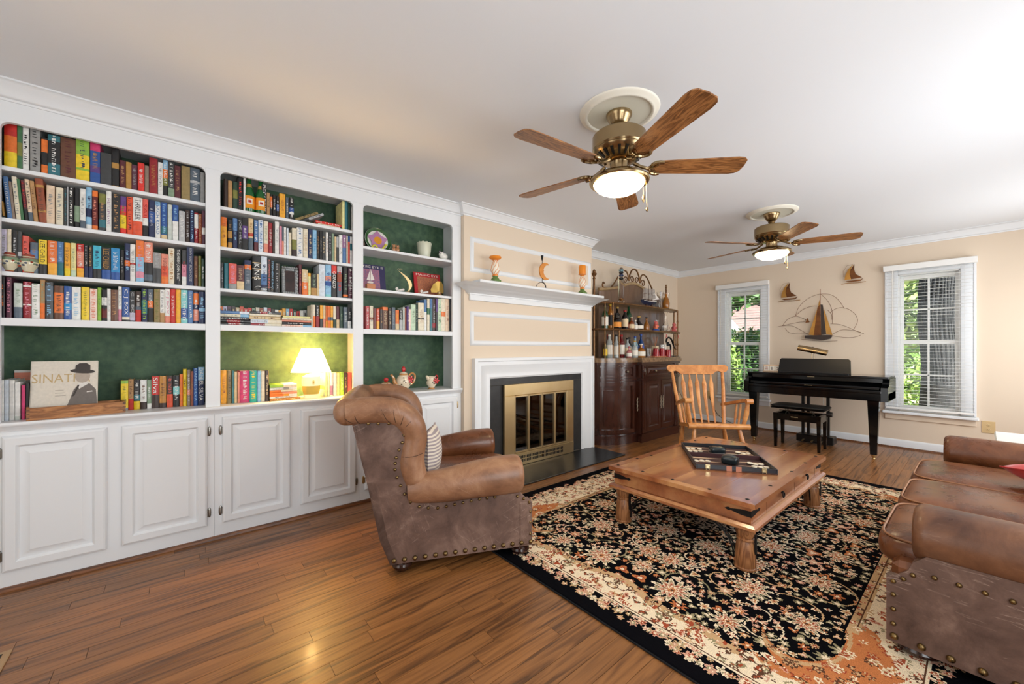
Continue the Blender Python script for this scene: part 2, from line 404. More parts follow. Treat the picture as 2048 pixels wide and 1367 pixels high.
struct(frame_mould(2.008, 3.702, 1.190, 1.500).build('trim_6', 'white_paint', smooth=60))
# ------------------------------------------------------------------ mantel shelf and fireplace surround
mt = thing('mantel_shelf', 'white moulded mantel shelf across the chimney breast', 'mantel', (2.86, YCH, 1.6))
o_ = (-2.86, -YCH, -1.6)
MB().bev(1.985, 3.722, 2.782, YCH, 1.735, 1.762, .006).off(o_).build('shelf_board', 'white_paint', mt)
prof_m = [(0, 1.648), (.012, 1.648), (.014, 1.66), (.03, 1.668), (.05, 1.69), (.075, 1.70), (.085, 1.71), (.1, 1.715), (.13, 1.725), (.15, 1.735), (0, 1.735)]
MB().sweep([(1.995, YCH), (1.995, YCH - .022), (3.702, YCH - .022), (3.702, YCH)], prof_m).off(o_).build('bed_moulding', 'white_paint', mt, smooth=40)
MB().bev(1.995, 3.702, YCH - .022, YCH, 1.598, 1.7, .003).off(o_).build('frieze_board', 'white_paint', mt)
su = thing('fireplace_surround', 'white moulded casing framing the black fireplace opening', 'fireplace', (2.86, YCH, 0))
def casing(x0, x1, zt, w, prof, zb=.012, yb=YCH):
    mb = MB(); vs = []
    for k, hgt in prof:
        for (x, z) in [(x0 + k * w, zb), (x0 + k * w, zt - k * w), (x1 - k * w, zt - k * w), (x1 - k * w, zb)]: vs.append((x, yb - hgt, z))
    n = len(prof); fs = [(i * 4 + j, i * 4 + j + 1, (i + 1) * 4 + j + 1, (i + 1) * 4 + j) for i in range(n - 1) for j in range(3)]
    return mb.add(vs, fs)
casing(2.03, 3.722, 1.074, .195, [(0, 0), (0, .05), (.1, .058), (.14, .058), (.17, .045), (.3, .045), (.34, .05), (.5, .034), (.72, .02), (.8, .022), (.86, .028), (.93, .028), (.96, .02), (1, .016), (1, 0)]).off((-2.86, -YCH, 0)).build('casing', 'white_paint', su, smooth=50)
sl = thing('slate_surround', 'black slate facing around the brass fireplace doors', 'fireplace', (2.86, YCH, 0))
mb = MB().bev(2.22, 2.40, YCH - .014, YCH - .001, .013, .81, .002); mb.build('slate_panel', 'slate', sl, loc=(-2.86, -YCH, 0))
MB().bev(3.33, 3.53, YCH - .014, YCH - .001, .013, .81, .002).build('slate_panel', 'slate', sl, loc=(-2.86, -YCH, 0))
MB().bev(2.22, 3.53, YCH - .014, YCH - .001, .812, .905, .002).build('slate_panel', 'slate', sl, loc=(-2.86, -YCH, 0))
he = tag(MB().bev(2.06, 3.72, 2.50, YCH - .016, .0, .013, .004).build('hearth_slab', 'hearth_slate'), 'polished black slate hearth slab on the floor before the fireplace', 'hearth')
# firebox: brick lining, logs, brass door set
fb = thing('firebox', 'dark brick firebox behind the glass fireplace doors', 'firebox', (2.86, 3.1, 0))
fbm = MB().box(FX0 + .001, FX1 - .001, YL - .03, YL - .006, .002, FZ - .001).box(FX0 + .001, FX0 + .012, YCH + .03, YL - .03, .002, FZ - .001).box(FX1 - .012, FX1 - .001, YCH + .03, YL - .03, .002, FZ - .001)
fbm.box(FX0 + .012, FX1 - .012, YCH + .03, YL - .03, .002, .014).build('mortar_shell', 'slate', fb, loc=(-2.86, -3.1, 0))
bme = MB().bev(-.098, .098, -.012, .012, -.03, .03, .004).mesh('brick', 'dark_brick')
for r_ in range(11):
    for k in range(5):
        x = FX0 + .115 + k * .205 + (.1 if r_ % 2 else 0)
        if x < FX1 - .11: link('brick', bme, fb, (x - 2.86, YL - .04 - 3.1, .05 + r_ * .068))
grate = thing('fire_grate', 'black iron grate holding the logs in the fireplace', 'grate', (2.8, 3.14, .014))
for k in range(6): MB().tube([(-.3 + .12 * k, -.08, .05), (-.3 + .12 * k, .08, .05)], .006, 6).build('bar', 'iron', grate)
MB().tube([(-.32, -.06, .042), (.32, -.06, .042)], .007, 6).build('rail', 'iron', grate); MB().tube([(-.32, .06, .042), (.32, .06, .042)], .007, 6).build('rail', 'iron', grate)
for sx in (-.28, .28):
    for sy in (-.06, .06): MB().cyl((sx, sy, 0), (sx, sy, .042), .008, n=6).build('foot', 'iron', grate)
lr = random.Random(3)
for k, (p0, p1, r0, lab) in enumerate([((2.46, 3.09, .115), (3.1, 3.08, .12), .055, 'front charred log on the fireplace grate'), ((2.55, 3.18, .12), (3.2, 3.19, .115), .05, 'back bark-covered log on the fireplace grate'),
                                       ((2.48, 3.17, .22), (2.98, 3.10, .22), .05, 'split log lying across the top of the fireplace stack')]):
    pts = [tuple(lerp(p0[i], p1[i], t / 8) + (lr.uniform(-.006, .006) if i else 0) for i in range(3)) for t in range(9)]
    lo = thing('fire_log', lab, 'log', p0, 0, 'logs in the fireplace')
    MB().tube([tuple(p[i] - p0[i] for i in range(3)) for p in pts], [r0 * lr.uniform(.85, 1.1) for _ in pts], 10).build('bark', 'log_bark', lo)
    MB().cyl((0.24, -.048, .01), (.27, -.06, .012), .03, .024, 10).build('branch_stub', 'ember_wood', lo)
fd = thing('fireplace_door_set', 'brass framed glass doors with vent slots over the firebox', 'fireplace doors', (2.865, YCH - .02, .013))
def fdm(x0, x1, z0, z1, y0=-.028, y1=.0, b=.003): return MB().bev(x0 - 2.865, x1 - 2.865, y0, y1, z0 - .013, z1 - .013, b)
fdm(2.372, 3.36, .705, .815).build('top_rail', 'brass', fd)
fdm(2.372, 2.50, .135, .705).build('side_rail', 'brass', fd); fdm(3.255, 3.36, .135, .705).build('side_rail', 'brass', fd)
br = fdm(2.372, 3.36, .014, .135, -.03).build('bottom_rail', 'brass', fd)
for r_ in range(2):
    for k in range(31): MB().box(-.006, .006, -.001, .002, -.013, .013).build('vent_slot', 'black_plastic', br, loc=(2.56 + k * .0205 - 2.865, -.031, .045 + r_ * .036))
px_ = [2.50, 2.689, 2.878, 3.067, 3.255]
for k in range(4):
    p = fdm(px_[k] + .004, px_[k + 1] - .004, .137, .703, -.020, -.014, .001).build('glass_pane', 'fire_pane', fd)
    fm = MB(); x0, x1 = px_[k] + .002 - 2.865, px_[k + 1] - .002 - 2.865
    fm.bev(x0, x0 + .012, -.026, -.008, .124, .69, .003).bev(x1 - .012, x1, -.026, -.008, .124, .69, .003).bev(x0 + .012, x1 - .012, -.026, -.008, .124, .14, .003).bev(x0 + .012, x1 - .012, -.026, -.008, .672, .69, .003)
    fm.build('door_frame', 'brass', fd)
fdm(2.862, 2.884, .052, .076, -.036, -.029).build('latch_knob', 'dark_brass', fd)
# ------------------------------------------------------------------ windows with blinds
slat_me = {}
def window(n, W, zr):
    y0, y1, z0, z1 = W; t = .045
    w = bpy.data.objects.new('window_%d' % n, None); C.objects.link(w); w.location = (XB, (y0 + y1) / 2, z0); w['kind'] = 'structure'
    w['label'] = ['narrow sash window beside the corner behind the piano', 'sash window with a tree trunk outside it'][n - 1]
    o = (-XB, -(y0 + y1) / 2, -z0); X = XB
    j = MB().box(X + .002, X + .14, y0, y0 + .02, z0, z1).box(X + .002, X + .14, y1 - .02, y1, z0, z1).box(X + .002, X + .14, y0, y1, z1 - .02, z1).box(X + .002, X + .14, y0, y1, z0, z0 + .02)
    j.off(o).build('jamb', 'white_gloss', w)
    c = MB(); cw = .105
    c.bev(X - .018, X, y0 - cw, y0 + .008, z0 - .0, z1 + .09, .004).bev(X - .018, X, y1 - .008, y1 + cw, z0, z1 + .09, .004).bev(X - .018, X, y0 + .008, y1 - .008, z1 - .008, z1 + .09, .004)
    c.bev(X - .026, X - .016, y0 - cw - .0, y0 - cw + .02, z0, z1 + .09, .003).bev(X - .026, X - .016, y1 + cw - .02, y1 + cw, z0, z1 + .09, .003)
    c.off(o).build('casing', 'white_paint', w)
    MB().bev(X - .065, X + .10, y0 - cw - .018, y1 + cw + .018, z0 - .038, z0 - .006, .006).off(o).build('stool', 'white_paint', w)
    MB().bev(X - .018, X, y0 - cw, y1 + cw, z0 - .105, z0 - .038, .004).off(o).build('apron', 'wall_paint' if n == 2 else 'white_paint', w)
    zm = 1.236
    for k, (a, b, xs) in enumerate(((zm - .02, z1 - .02, X + .085), (z0 + .02, zm + .022, X + .05))):
        s = MB(); st = .03
        s.bev(xs, xs + .03, y0 + .02, y0 + .02 + st, a, b, .003).bev(xs, xs + .03, y1 - .02 - st, y1 - .02, a, b, .003).bev(xs, xs + .03, y0 + .05, y1 - .05, b - .045, b, .003).bev(xs, xs + .03, y0 + .05, y1 - .05, a, a + .045, .003)
        so = s.off(o).build('sash', 'white_gloss', w)
        ym = (y0 + y1) / 2; zz = (a + b) / 2
        MB().bev(xs + .006, xs + .022, ym - .009, ym + .009, a + .04, b - .04, .002).off(o).build('muntin', 'white_gloss', so)
        MB().bev(xs + .006, xs + .022, y0 + .05, y1 - .05, zz - .009, zz + .009, .002).off(o).build('muntin', 'white_gloss', so)
        for (ya, yb) in ((y0 + .05, ym), (ym, y1 - .05)):
            for (za, zb) in ((a + .045, zz), (zz, b - .045)): MB().box(xs + .012, xs + .015, ya, yb, za, zb).off(o).build('pane', 'window_pane', so)
    # blind hung in front of the casing
    b0, b1 = y0 - cw + .012, y1 + cw - .012; zt, zb = 2.115, .47
    bl = thing('window_blind', ['white slatted blind hanging over the window behind the piano keys', 'white slatted blind hanging over the window with the tree trunk'][n - 1], 'blind', (X - .05, (b0 + b1) / 2, zb), 0, 'white window blinds')
    ob = (-(X - .05), -(b0 + b1) / 2, -zb)
    MB().bev(X - .085, X - .03, b0 - .02, b1 + .02, 2.065, 2.13, .004).off(ob).build('valance', 'white_gloss', bl)
    MB().bev(X - .072, X - .034, b0, b1, zb - .012, zb + .012, .004).off(ob).build('bottom_rail', 'white_gloss', bl)
    l = round(b1 - b0, 3)
    if l not in slat_me:
        m = MB(); m.tube([(0, -l / 2, 0), (0, l / 2, 0)], .001, 3); m = MB()
        pf = [(-.015, -.0008), (0, .0012), (.015, -.0008), (.015, -.0017), (0, .0003), (-.015, -.0017)]
        m.prism(pf, 'y', -l / 2, l / 2); slat_me[l] = m.mesh('slat', 'white_slat')
    ns = 43
    for k in range(ns):
        z = lerp(zb + .032, 2.05, k / (ns - 1)); link('slat', slat_me[l], bl, (0, 0, z - zb), (0, R(rng.uniform(-2, 2)), 0))
    for yy_ in (b0 + .07, b1 - .07):
        for xo in (-.02, .02): MB().cyl((xo, yy_ - (b0 + b1) / 2, .01), (xo, yy_ - (b0 + b1) / 2, 1.6), .0009, n=4).build('ladder_cord', 'cord_white', bl)
    MB().cyl((-.035, b1 - .06 - (b0 + b1) / 2, .75), (-.032, b1 - .06 - (b0 + b1) / 2, 1.6), .004, n=6).build('tilt_wand', 'cord_white', bl)
    return w
window(1, W1, 0); window(2, W2, 0)
# ------------------------------------------------------------------ built-in bookcase
BAYS = [(-.652, .124), (.196, .995), (1.070, 1.855)]
DIV = [(-.72, -.70), (.151, .169), (1.044, 1.062), (1.926, 1.943)]
bc = thing('bookcase', 'white built-in bookcase with three bays and green backs', 'bookcase', (.6, 3.15, .808))
o_ = (-.6, -3.15, -.808)
YI = 3.30; ZT = 2.30
for a, b in DIV: MB().box(a, b, 3.042, YI, .808, ZT).off(o_).build('divider', 'white_paint', bc)
MB().box(XR, DIV[0][0], 3.042, YI, .808, ZT).off(o_).build('end_fill', 'white_paint', bc)
# face frame: one board with three openings whose upper corners are rounded
def opening(x0, x1, z0, z1, r=.035):
    return [(x0, z0), (x1, z0)] + arc(x1 - r, z1 - r, r, 0, 90, 5) + arc(x0 + r, z1 - r, r, 90, 180, 5)
stl = [XR, BAYS[0][0], BAYS[0][1], BAYS[1][0], BAYS[1][1], BAYS[2][0], BAYS[2][1], CX0 - .001]
for k in range(0, 8, 2): MB().bev(stl[k], stl[k + 1], YBK, 3.042, .808, 2.255, .0015).off(o_).build('stile', 'white_paint', bc)
tr = MB().bev(XR, CX0 - .001, YBK, 3.042, 2.255, 2.36, .001)
for x0, x1 in BAYS:   # rounded corner fillets
    r = .035
    tr.prism([(x0, 2.2551)] + [(x0 + r - r * math.cos(R(t)), 2.2551 - r + r * math.sin(R(t))) for t in range(0, 91, 15)], 'y', YBK + .0005, 3.0415)
    tr.prism([(x1, 2.2551)] + [(x1 - r + r * math.cos(R(t)), 2.2551 - r + r * math.sin(R(t))) for t in range(90, -1, -15)], 'y', YBK + .0005, 3.0415)
tr.off(o_).build('top_rail', 'white_paint', bc)
for k in range(3):
    a, b = DIV[k][1], DIV[k + 1][0]
    MB().box(a, b, YI, YI + .012, .808, ZT).off(o_).build('back_panel', 'green_back', bc)
    MB().box(a, b, 3.042, YI, ZT, ZT + .02).off(o_).build('soffit', 'white_paint', bc)
    x0, x1 = BAYS[k]
    MB().bev(x0, x1, YBK + .001, 3.042, 1.274, 1.312, .002).off(o_).build('shelf_rail', 'white_paint', bc)
    MB().bev(a, b, 3.0425, YI, 1.290, 1.312, .001).off(o_).build('shelf', 'white_paint', bc)
    for z in ((2.048, 1.797, 1.538) if k < 2 else (1.948, 1.626)):
        MB().bev(a + .002, b - .002, 3.043, YI - .002, z - .021, z, .002).off(o_).build('shelf', 'white_paint', bc)
        for xx in (a + .006, b - .006): MB().cyl((xx, 3.07, z - .026), (xx, 3.085, z - .026), .005, n=6).off(o_).build('shelf_pin', 'steel', bc)
ct = tag(MB().sweep([(XR, 3.018), (CX0 + .012, 3.018)], [(0, .764), (.004, .764), (.006, .772), (.012, .776), (.014, .784), (.02, .788), (.026, .795), (.026, .803), (.022, .808), (-.282, .808), (-.282, .790), (-.028, .785), (-.028, .764)]).build('countertop', 'white_paint', smooth=50), 'long white moulded countertop running under the bookcase bays', 'countertop')
# base cabinets below, each with two raised-panel doors
def raised_door(x0, x1, z0, z1, yf, hinge_side, hinge_mat='steel'):
    """frame, sunk edge and raised field; returns nothing: parts are parented by caller"""
    mb = MB(); f = .052
    lv = [(0, 0, 0), (.006, -.016, 0), (.014, -.020, 0), (f - .006, -.020, 0), (f, -.012, 0), (f + .004, -.006, 0), (f + .012, -.006, 0), (f + .036, -.016, 0), (f + .039, -.018, 0)]
    vs = []; n = len(lv)
    for d, yy_, _ in lv:
        for (x, z) in ((x0 + d, z0 + d), (x1 - d, z0 + d), (x1 - d, z1 - d), (x0 + d, z1 - d)): vs.append((x, yf + yy_, z))
    fs = [(i * 4 + j, i * 4 + (j + 1) % 4, (i + 1) * 4 + (j + 1) % 4, (i + 1) * 4 + j) for i in range(n - 1) for j in range(4)] + [tuple(range((n - 1) * 4, n * 4))]
    return mb.add(vs, fs)
DOORS = [[(-.648, -.292), (-.240, .135)], [(.203, .580), (.640, 1.012)], [(1.075, 1.445), (1.505, 1.897)]]
cl = ['white base cabinet with two raised-panel doors at the far left', 'white base cabinet with two raised-panel doors, middle, partly behind the armchair', 'white base cabinet beside the fireplace, mostly behind the armchair']
edges = [XR, .1665, 1.0395, CX0 - .001]
for k in range(3):
    cb = thing('base_cabinet', cl[k], 'cabinet', ((edges[k] + edges[k + 1]) / 2, 3.15, 0), 0, 'base cabinets under the bookcase')
    ox = -(edges[k] + edges[k + 1]) / 2
    MB().box(edges[k] + .0005, edges[k + 1] - .0005, YBK, 3.29, .006, .763).off((ox, -3.15, 0)).build('carcass', 'white_paint', cb)
    for j, (x0, x1) in enumerate(DOORS[k]):
        d = raised_door(x0, x1, .09, .743, YBK - .0005, j).off((ox, -3.15, 0)).build('door', 'white_paint', cb, smooth=25)
        hx = (x0 - .007) if j == 0 else (x1 + .007)
        for hz in (.17, .662):
            hm = MB().ell((hx + ox, YBK - .004 - 3.15, hz), (.009, .005, .03), 10, 6, .8).cyl((hx + ox + (.009 if j == 0 else -.009), YBK - .012 - 3.15, hz - .02), (hx + ox + (.009 if j == 0 else -.009), YBK - .012 - 3.15, hz + .02), .004, n=6)
            hm.build('hinge', 'brass' if k == 2 else 'steel', d)
# ------------------------------------------------------------------ books: left edge, right edge, height, cover colour, bands, title
ROWS = {}
ROWS['B1R1'] = (2.048, 3.06, '''-0.651 -0.610 0.224 red 0-.35:yellow .35-.7:orange
-0.610 -0.593 0.220 green .3-.6:olive
-0.592 -0.572 0.216 white|OBSESSION|black
-0.569 -0.535 0.224 grey|OLD CITY HALL|black
-0.532 -0.510 0.183 black 0-.25:orange .6-.95:orange
-0.510 -0.468 0.207 teal .3-.85:black|The Dark Castle|white
-0.468 -0.414 0.209 brown|CHRONICLES|maroon
-0.414 -0.364 0.231 lime 0-.25:yellow .3-.6:yellow|Beautiful Ruins|navy
-0.362 -0.324 0.231 blue .75-1:magenta .25-.4:purple|STAR|gold
-0.323 -0.281 0.174 charcoal
-0.281 -0.252 0.216 black .48-.62:gold 0-.04:gold
-0.250 -0.225 0.156 maroon|The Book|tan
-0.225 -0.202 0.153 gold
-0.202 -0.179 0.145 plum|Novels|grey
-0.177 -0.149 0.164 scarlet|TIME|white
-0.148 -0.130 0.155 taupe
-0.129 -0.093 0.207 crimson|HISTORY|gold
-0.092 -0.070 0.192 white|ATLAS|grey
-0.070 -0.047 0.212 olive .5-.75:orange .75-1:skyblue 0-.3:black|YESTERDAY|white
-0.047 -0.019 0.213 charcoal 0-.25:sage|THE GATE|white
-0.019 0.009 0.194 maroon|ESSAYS|tan
0.012 0.052 0.202 khaki
0.052 0.099 0.204 slate .55-.62:silver|VOYAGES|white
0.101 0.123 0.188 grey 0-1:grey|Letters|black''')
ROWS['B1R2'] = (1.797, 3.06, '''-0.661 -0.654 0.201 black .05-.4:gold
-0.648 -0.631 0.204 steelblue|The Harbour|white
-0.631 -0.621 0.184 taupe
-0.620 -0.604 0.211 cream|A Little Book|grey
-0.604 -0.594 0.202 green
-0.593 -0.579 0.201 maroon 0-.3:black|DARK RIVER|red
-0.579 -0.564 0.208 peach 0-.22:slate|REAGAN|charcoal
-0.563 -0.548 0.204 tan|DUST|brown
-0.547 -0.519 0.223 rust .8-.86:gold .25-.3:gold|LEATHER|brown
-0.515 -0.487 0.199 peach|NEW INN|grey
-0.483 -0.457 0.195 cream|Dear Summer Rain|grey
-0.456 -0.444 0.199 charcoal|THE LAST|teal
-0.444 -0.439 0.207 silver
-0.438 -0.421 0.206 black|THE LOST MAN|white
-0.420 -0.399 0.210 sage .55-1:black 0-.15:black
-0.399 -0.378 0.210 white 0-.2:slate|QUIET|grey
-0.377 -0.355 0.224 skyblue .3-.5:navy 0-.12:white|WILD|navy
-0.354 -0.333 0.211 darkred .85-1:orange 0-.12:orange|WINTER|salmon
-0.330 -0.303 0.214 charcoal .7-.95:olive .1-.3:teal|NIGHT|tan
-0.302 -0.281 0.222 white|SNOWFALL|mauve
-0.279 -0.248 0.215 black .12-1:black|JAMES BALDACCI|tan
-0.247 -0.223 0.207 scarlet .75-1:purple .6-.75:magenta .15-.5:yellow|VALLEY|olive
-0.222 -0.196 0.212 vermilion|CROSSFIRE|darkred
-0.196 -0.157 0.215 white 0-.38:vermilion|THRILLER|black
-0.157 -0.133 0.214 coral .3-.5:white 0-.3:black|SAIL|red
-0.131 -0.105 0.215 navy .4-.7:blue|KISS|silver
-0.104 -0.081 0.212 white .9-1:skyblue|BEACH ROAD|steelblue
-0.078 -0.052 0.214 blue .15-.35:teal 0-.12:sand|LAKESIDE|skyblue
-0.050 -0.030 0.208 mist
-0.028 -0.001 0.212 blue 0-.55:white|TEXAS|skyblue
0.001 0.029 0.183 silver|THE HOURS|white
0.031 0.051 0.193 darkbrown|Moonrise|silver
0.052 0.071 0.198 navy|THE SALT PATH|skyblue
0.072 0.091 0.188 crimson .5-.95:white|Red Kiss|white
0.092 0.108 0.185 rust|Small Wars|tan
0.108 0.125 0.208 plum .3-.5:white''')
ROWS['B1R3'] = (1.538, 3.06, '''-0.661 -0.641 0.206 lavender|GALAXY|grey
-0.641 -0.627 0.209 cream .3-.45:black
-0.625 -0.608 0.206 black|THE GUEST|silver
-0.608 -0.595 0.204 charcoal .4-.5:silver
-0.593 -0.572 0.185 coral|CARRIE|darkred
-0.569 -0.542 0.158 slate .5-.75:steelblue|SHAW|gold
-0.541 -0.513 0.175 yellow 0-.3:black|LEE CHILD|black
-0.511 -0.478 0.176 orange 0-.35:amber|Lee Connor|white
-0.478 -0.456 0.176 steelblue 0-.4:teal|Law Crossing|skyblue
-0.454 -0.433 0.175 amber 0-.25:yellow|THE HIT|brown
-0.431 -0.412 0.177 paleyellow 0-.2:mint|Starlight|sage
-0.410 -0.384 0.177 red .32-.78:salmon 0-.28:amber|NO MIDDLE|white
-0.383 -0.369 0.174 black 0-.35:navy|Deadline|silver
-0.369 -0.352 0.174 black 0-.35:navy|Shadow|tan
-0.351 -0.320 0.177 cyan 0-.3:black|TRIPWIRE|navy
-0.320 -0.284 0.173 black .35-.8:black 0-.3:blue|LEE CHILD|gold
-0.283 -0.249 0.176 azure 0-.25:blue|Last Comes|white
-0.247 -0.232 0.171 black|OUTLAW|grey
-0.230 -0.208 0.210 navy .4-.55:orange|RIVER|skyblue
-0.208 -0.186 0.209 white .45-.5:red|WINGS|grey
-0.184 -0.151 0.237 skyblue .6-1:orange .1-.25:pink|SUMMER|pink
-0.150 -0.114 0.231 salmon 0-.5:black .05-.2:slate|BARE BONE|white
-0.113 -0.078 0.177 grey 0-.5:charcoal|DUSK|silver
-0.077 -0.047 0.174 vermilion .6-1:salmon 0-.25:orange|HOT SUN|darkred
-0.046 -0.019 0.213 cream|SOUTHERN|tan
-0.018 0.010 0.215 black|THE HUSH JOHN HART|white
0.013 0.036 0.211 white .6-1:charcoal .25-.6:pink|RED|crimson
0.037 0.069 0.239 navy|JOHN HART IRON HOUSE|silver
0.071 0.090 0.184 brown|Tales|tan
0.091 0.105 0.187 olive|Fern|sage
0.106 0.121 0.173 darkgreen|TREES|white''')
ROWS['B1R4'] = (1.312, 3.06, '''-0.661 -0.648 0.217 black|CITIN|orange
-0.645 -0.627 0.212 plum|THE GIRL|pink
-0.620 -0.593 0.174 mist 0-.32:slate|HAZEL|sage
-0.592 -0.566 0.184 crimson .86-.9:white .36-.4:white|Red Rising|pink
-0.564 -0.537 0.177 white|A GENTLEMAN|sage
-0.536 -0.520 0.202 tan 0-.4:orange|HERE|sage
-0.519 -0.492 0.189 charcoal .5-.9:slate|DEAD CITY|skyblue
-0.489 -0.456 0.174 orange .8-1:brown 0-.2:brown|WALK ON|brown
-0.455 -0.428 0.175 blue .3-.5:azure|ANCHOR LINE|white
-0.428 -0.396 0.174 white|The Keeper|skyblue
-0.394 -0.365 0.177 yellow|THE KING OF TORTS|olive
-0.363 -0.335 0.171 blush|ALMOST HOME|salmon
-0.334 -0.320 0.179 lime|BIRDS|green
-0.319 -0.298 0.170 black .5-.75:white .1-.4:darkred|FEAR|black
-0.298 -0.284 0.177 white|PAPER|grey
-0.284 -0.256 0.173 brown|ANGLERS|tan
-0.255 -0.241 0.193 white 0-.35:pink|LOVE|grey
-0.240 -0.210 0.191 blue 0-.14:cream 0-.06:black|C. J. BOX|white
-0.210 -0.187 0.172 charcoal .05-.3:lavender|C. J. BOX|silver
-0.186 -0.163 0.174 darkbrown 0-.45:red .4-.5:slate|HUNT|white
-0.162 -0.137 0.191 navy .25-.65:teal|BLUE HEAVEN|lime
-0.136 -0.111 0.191 slate .45-.65:orange 0-.42:black|COLD WIND|white
-0.109 -0.083 0.194 khaki|THREE WEEKS|olive
-0.083 -0.062 0.192 white 0-.3:tan|SAVAGE|grey
-0.062 -0.039 0.212 white 0-.2:salmon|C J BOX|pink
-0.038 -0.014 0.208 red|Poiriés|white
-0.013 0.010 0.208 amber|HONEY|yellow
0.010 0.041 0.216 aqua .15-.45:blue|LONG BEACH|white
0.041 0.067 0.216 steelblue|THE ECHO|white
0.068 0.092 0.194 navy .6-.95:orange .1-.45:salmon|ORANGE|white
0.093 0.125 0.197 navy .4-.5:skyblue|KING TIDE|skyblue''')
ROWS['B2R1'] = (2.048, 3.06, '''0.216 0.238 0.180 darkbrown
0.238 0.261 0.175 tan
0.263 0.289 0.176 darkgreen .4-.7:olive
0.289 0.315 0.223 black|HITCHCOCK|scarlet
0.319 0.331 0.221 white
0.419 0.448 0.202 black|PICCADILLY|white
0.448 0.466 0.152 tan|OAK|brown
0.468 0.481 0.146 black .4-.9:orange|WEST|white
0.483 0.501 0.147 black|GRIT|white
0.504 0.520 0.144 black .3-.6:blue|LAKE|white
0.522 0.557 0.166 amber|BREAD|rust
0.560 0.578 0.149 slate|TOM|white
0.581 0.609 0.152 black .35-.55:blue .25-.35:white|RED OCTOBER|white
0.929 0.948 0.210 paleyellow
0.948 0.972 0.223 teal
0.972 0.988 0.211 darkgreen
0.997 1.008 0.185 white''')
ROWS['B2R2'] = (1.797, 3.06, '''0.202 0.232 0.190 amber .7-1:orange|FIRE|rust
0.237 0.261 0.180 black .35-.6:gold 0-.2:gold|GOLD|gold
0.263 0.287 0.193 navy .6-1:steelblue|STORM|skyblue
0.289 0.312 0.203 black|JOE HILL|silver
0.313 0.342 0.209 black .35-.75:purple|NOS|white
0.346 0.373 0.211 sand .45-.55:red 0-.4:slate|UNDER|tan
0.377 0.400 0.204 steelblue 0-.3:maroon|IT HEAT|white
0.401 0.428 0.211 ice|KATHERINE|steelblue
0.431 0.457 0.211 cream 0-.3:salmon|ALICE|sage
0.458 0.481 0.206 crimson|CANYON|white
0.481 0.492 0.206 darkbrown
0.495 0.520 0.220 white|PALE|silver
0.522 0.536 0.194 pink
0.536 0.548 0.193 slate 0-.5:salmon
0.548 0.562 0.193 white|NILE|grey
0.565 0.577 0.189 ice
0.577 0.594 0.162 cream
0.598 0.627 0.197 cream .25-.6:olive 0-.25:darkbrown
0.628 0.666 0.207 white|NORTHERN WOOD|steelblue
0.668 0.697 0.207 cream|SIMPLE|tan
0.700 0.726 0.210 navy|Love Lost|sand
0.728 0.755 0.210 skyblue|SHORE|azure
0.756 0.774 0.209 black|STATION|tan
0.775 0.792 0.211 black|MERCY|grey
0.792 0.815 0.209 charcoal|MERCY|sand
0.816 0.833 0.209 white|SALT|rust
0.834 0.856 0.210 charcoal|WINTER|silver
0.857 0.874 0.208 sage
0.875 0.888 0.187 sand
0.889 0.907 0.188 silver 0-.6:charcoal
0.908 0.932 0.207 white|FAME|grey
0.933 0.959 0.210 mauve 0-.55:steelblue|BLUE|white
0.960 0.971 0.210 cream
0.972 0.985 0.208 coral .8-1:blue
0.985 1.008 0.208 white .5-.75:teal''')
ROWS['B2R3'] = (1.538, 3.06, '''0.202 0.215 0.162 charcoal|SKULL|silver
0.217 0.240 0.163 teal .0-1:teal|DEEP SEA|sand
0.242 0.283 0.164 coral 0-.22:grey|CARRIER|pink
0.284 0.323 0.159 maroon 0-.35:sand|PIRATES|sand
0.325 0.362 0.196 slate .7-.85:orange .85-1:navy|CANNON|silver
0.368 0.415 0.231 black .62-.65:sand .36-.39:sand .8-.82:sand|KING|white
0.416 0.450 0.237 ice .2-.5:steelblue .1-.2:navy|MIST|navy
0.451 0.472 0.220 charcoal|STEPHEN KING|coral
0.472 0.489 0.216 black|STEPHEN KING|skyblue
0.490 0.527 0.200 black|STEPHEN KING DREAM|silver
0.640 0.659 0.212 maroon|DEVIL|coral
0.660 0.697 0.179 orange .5-1:sand|DRAGON|white
0.699 0.716 0.157 paleyellow .85-1:amber
0.718 0.756 0.157 black 0-.35:gold|VALLEY|sage
0.756 0.770 0.158 sand
0.770 0.811 0.229 ice|Whale|silver
0.814 0.854 0.238 skyblue .5-.65:salmon .35-.48:blue 0-.08:aqua|WIND|blue
0.856 0.892 0.236 black .75-1:scarlet|GONZO|white
0.894 0.929 0.233 slate .8-1:silver .5-.75:rust|ROCKET|red
0.938 0.972 0.232 black .05-.12:orange|MARTIAN|sage
0.974 1.010 0.229 plum .4-.46:grey|THE COMPLETE|white''')
ROWS['B2R4'] = (1.312, 3.06, '''0.719 0.729 0.161 cream
0.731 0.746 0.161 cream 0-.5:orange
0.749 0.775 0.161 black 0-.5:crimson|ROAD|white
0.777 0.797 0.162 amber 0-.4:charcoal
0.797 0.814 0.162 sand 0-.4:salmon
0.816 0.829 0.161 orange 0-.3:amber
0.830 0.846 0.161 orange .35-.5:slate
0.849 0.866 0.161 amber .35-.5:slate
0.867 0.887 0.161 cream 0-.4:darkgreen
0.889 0.911 0.161 maroon 0-.4:sand
0.913 0.936 0.161 darkgreen|OAK|sage
0.938 0.969 0.159 slate|LAKE|mist
0.970 0.996 0.157 black 0-.35:white|ICE|white''')
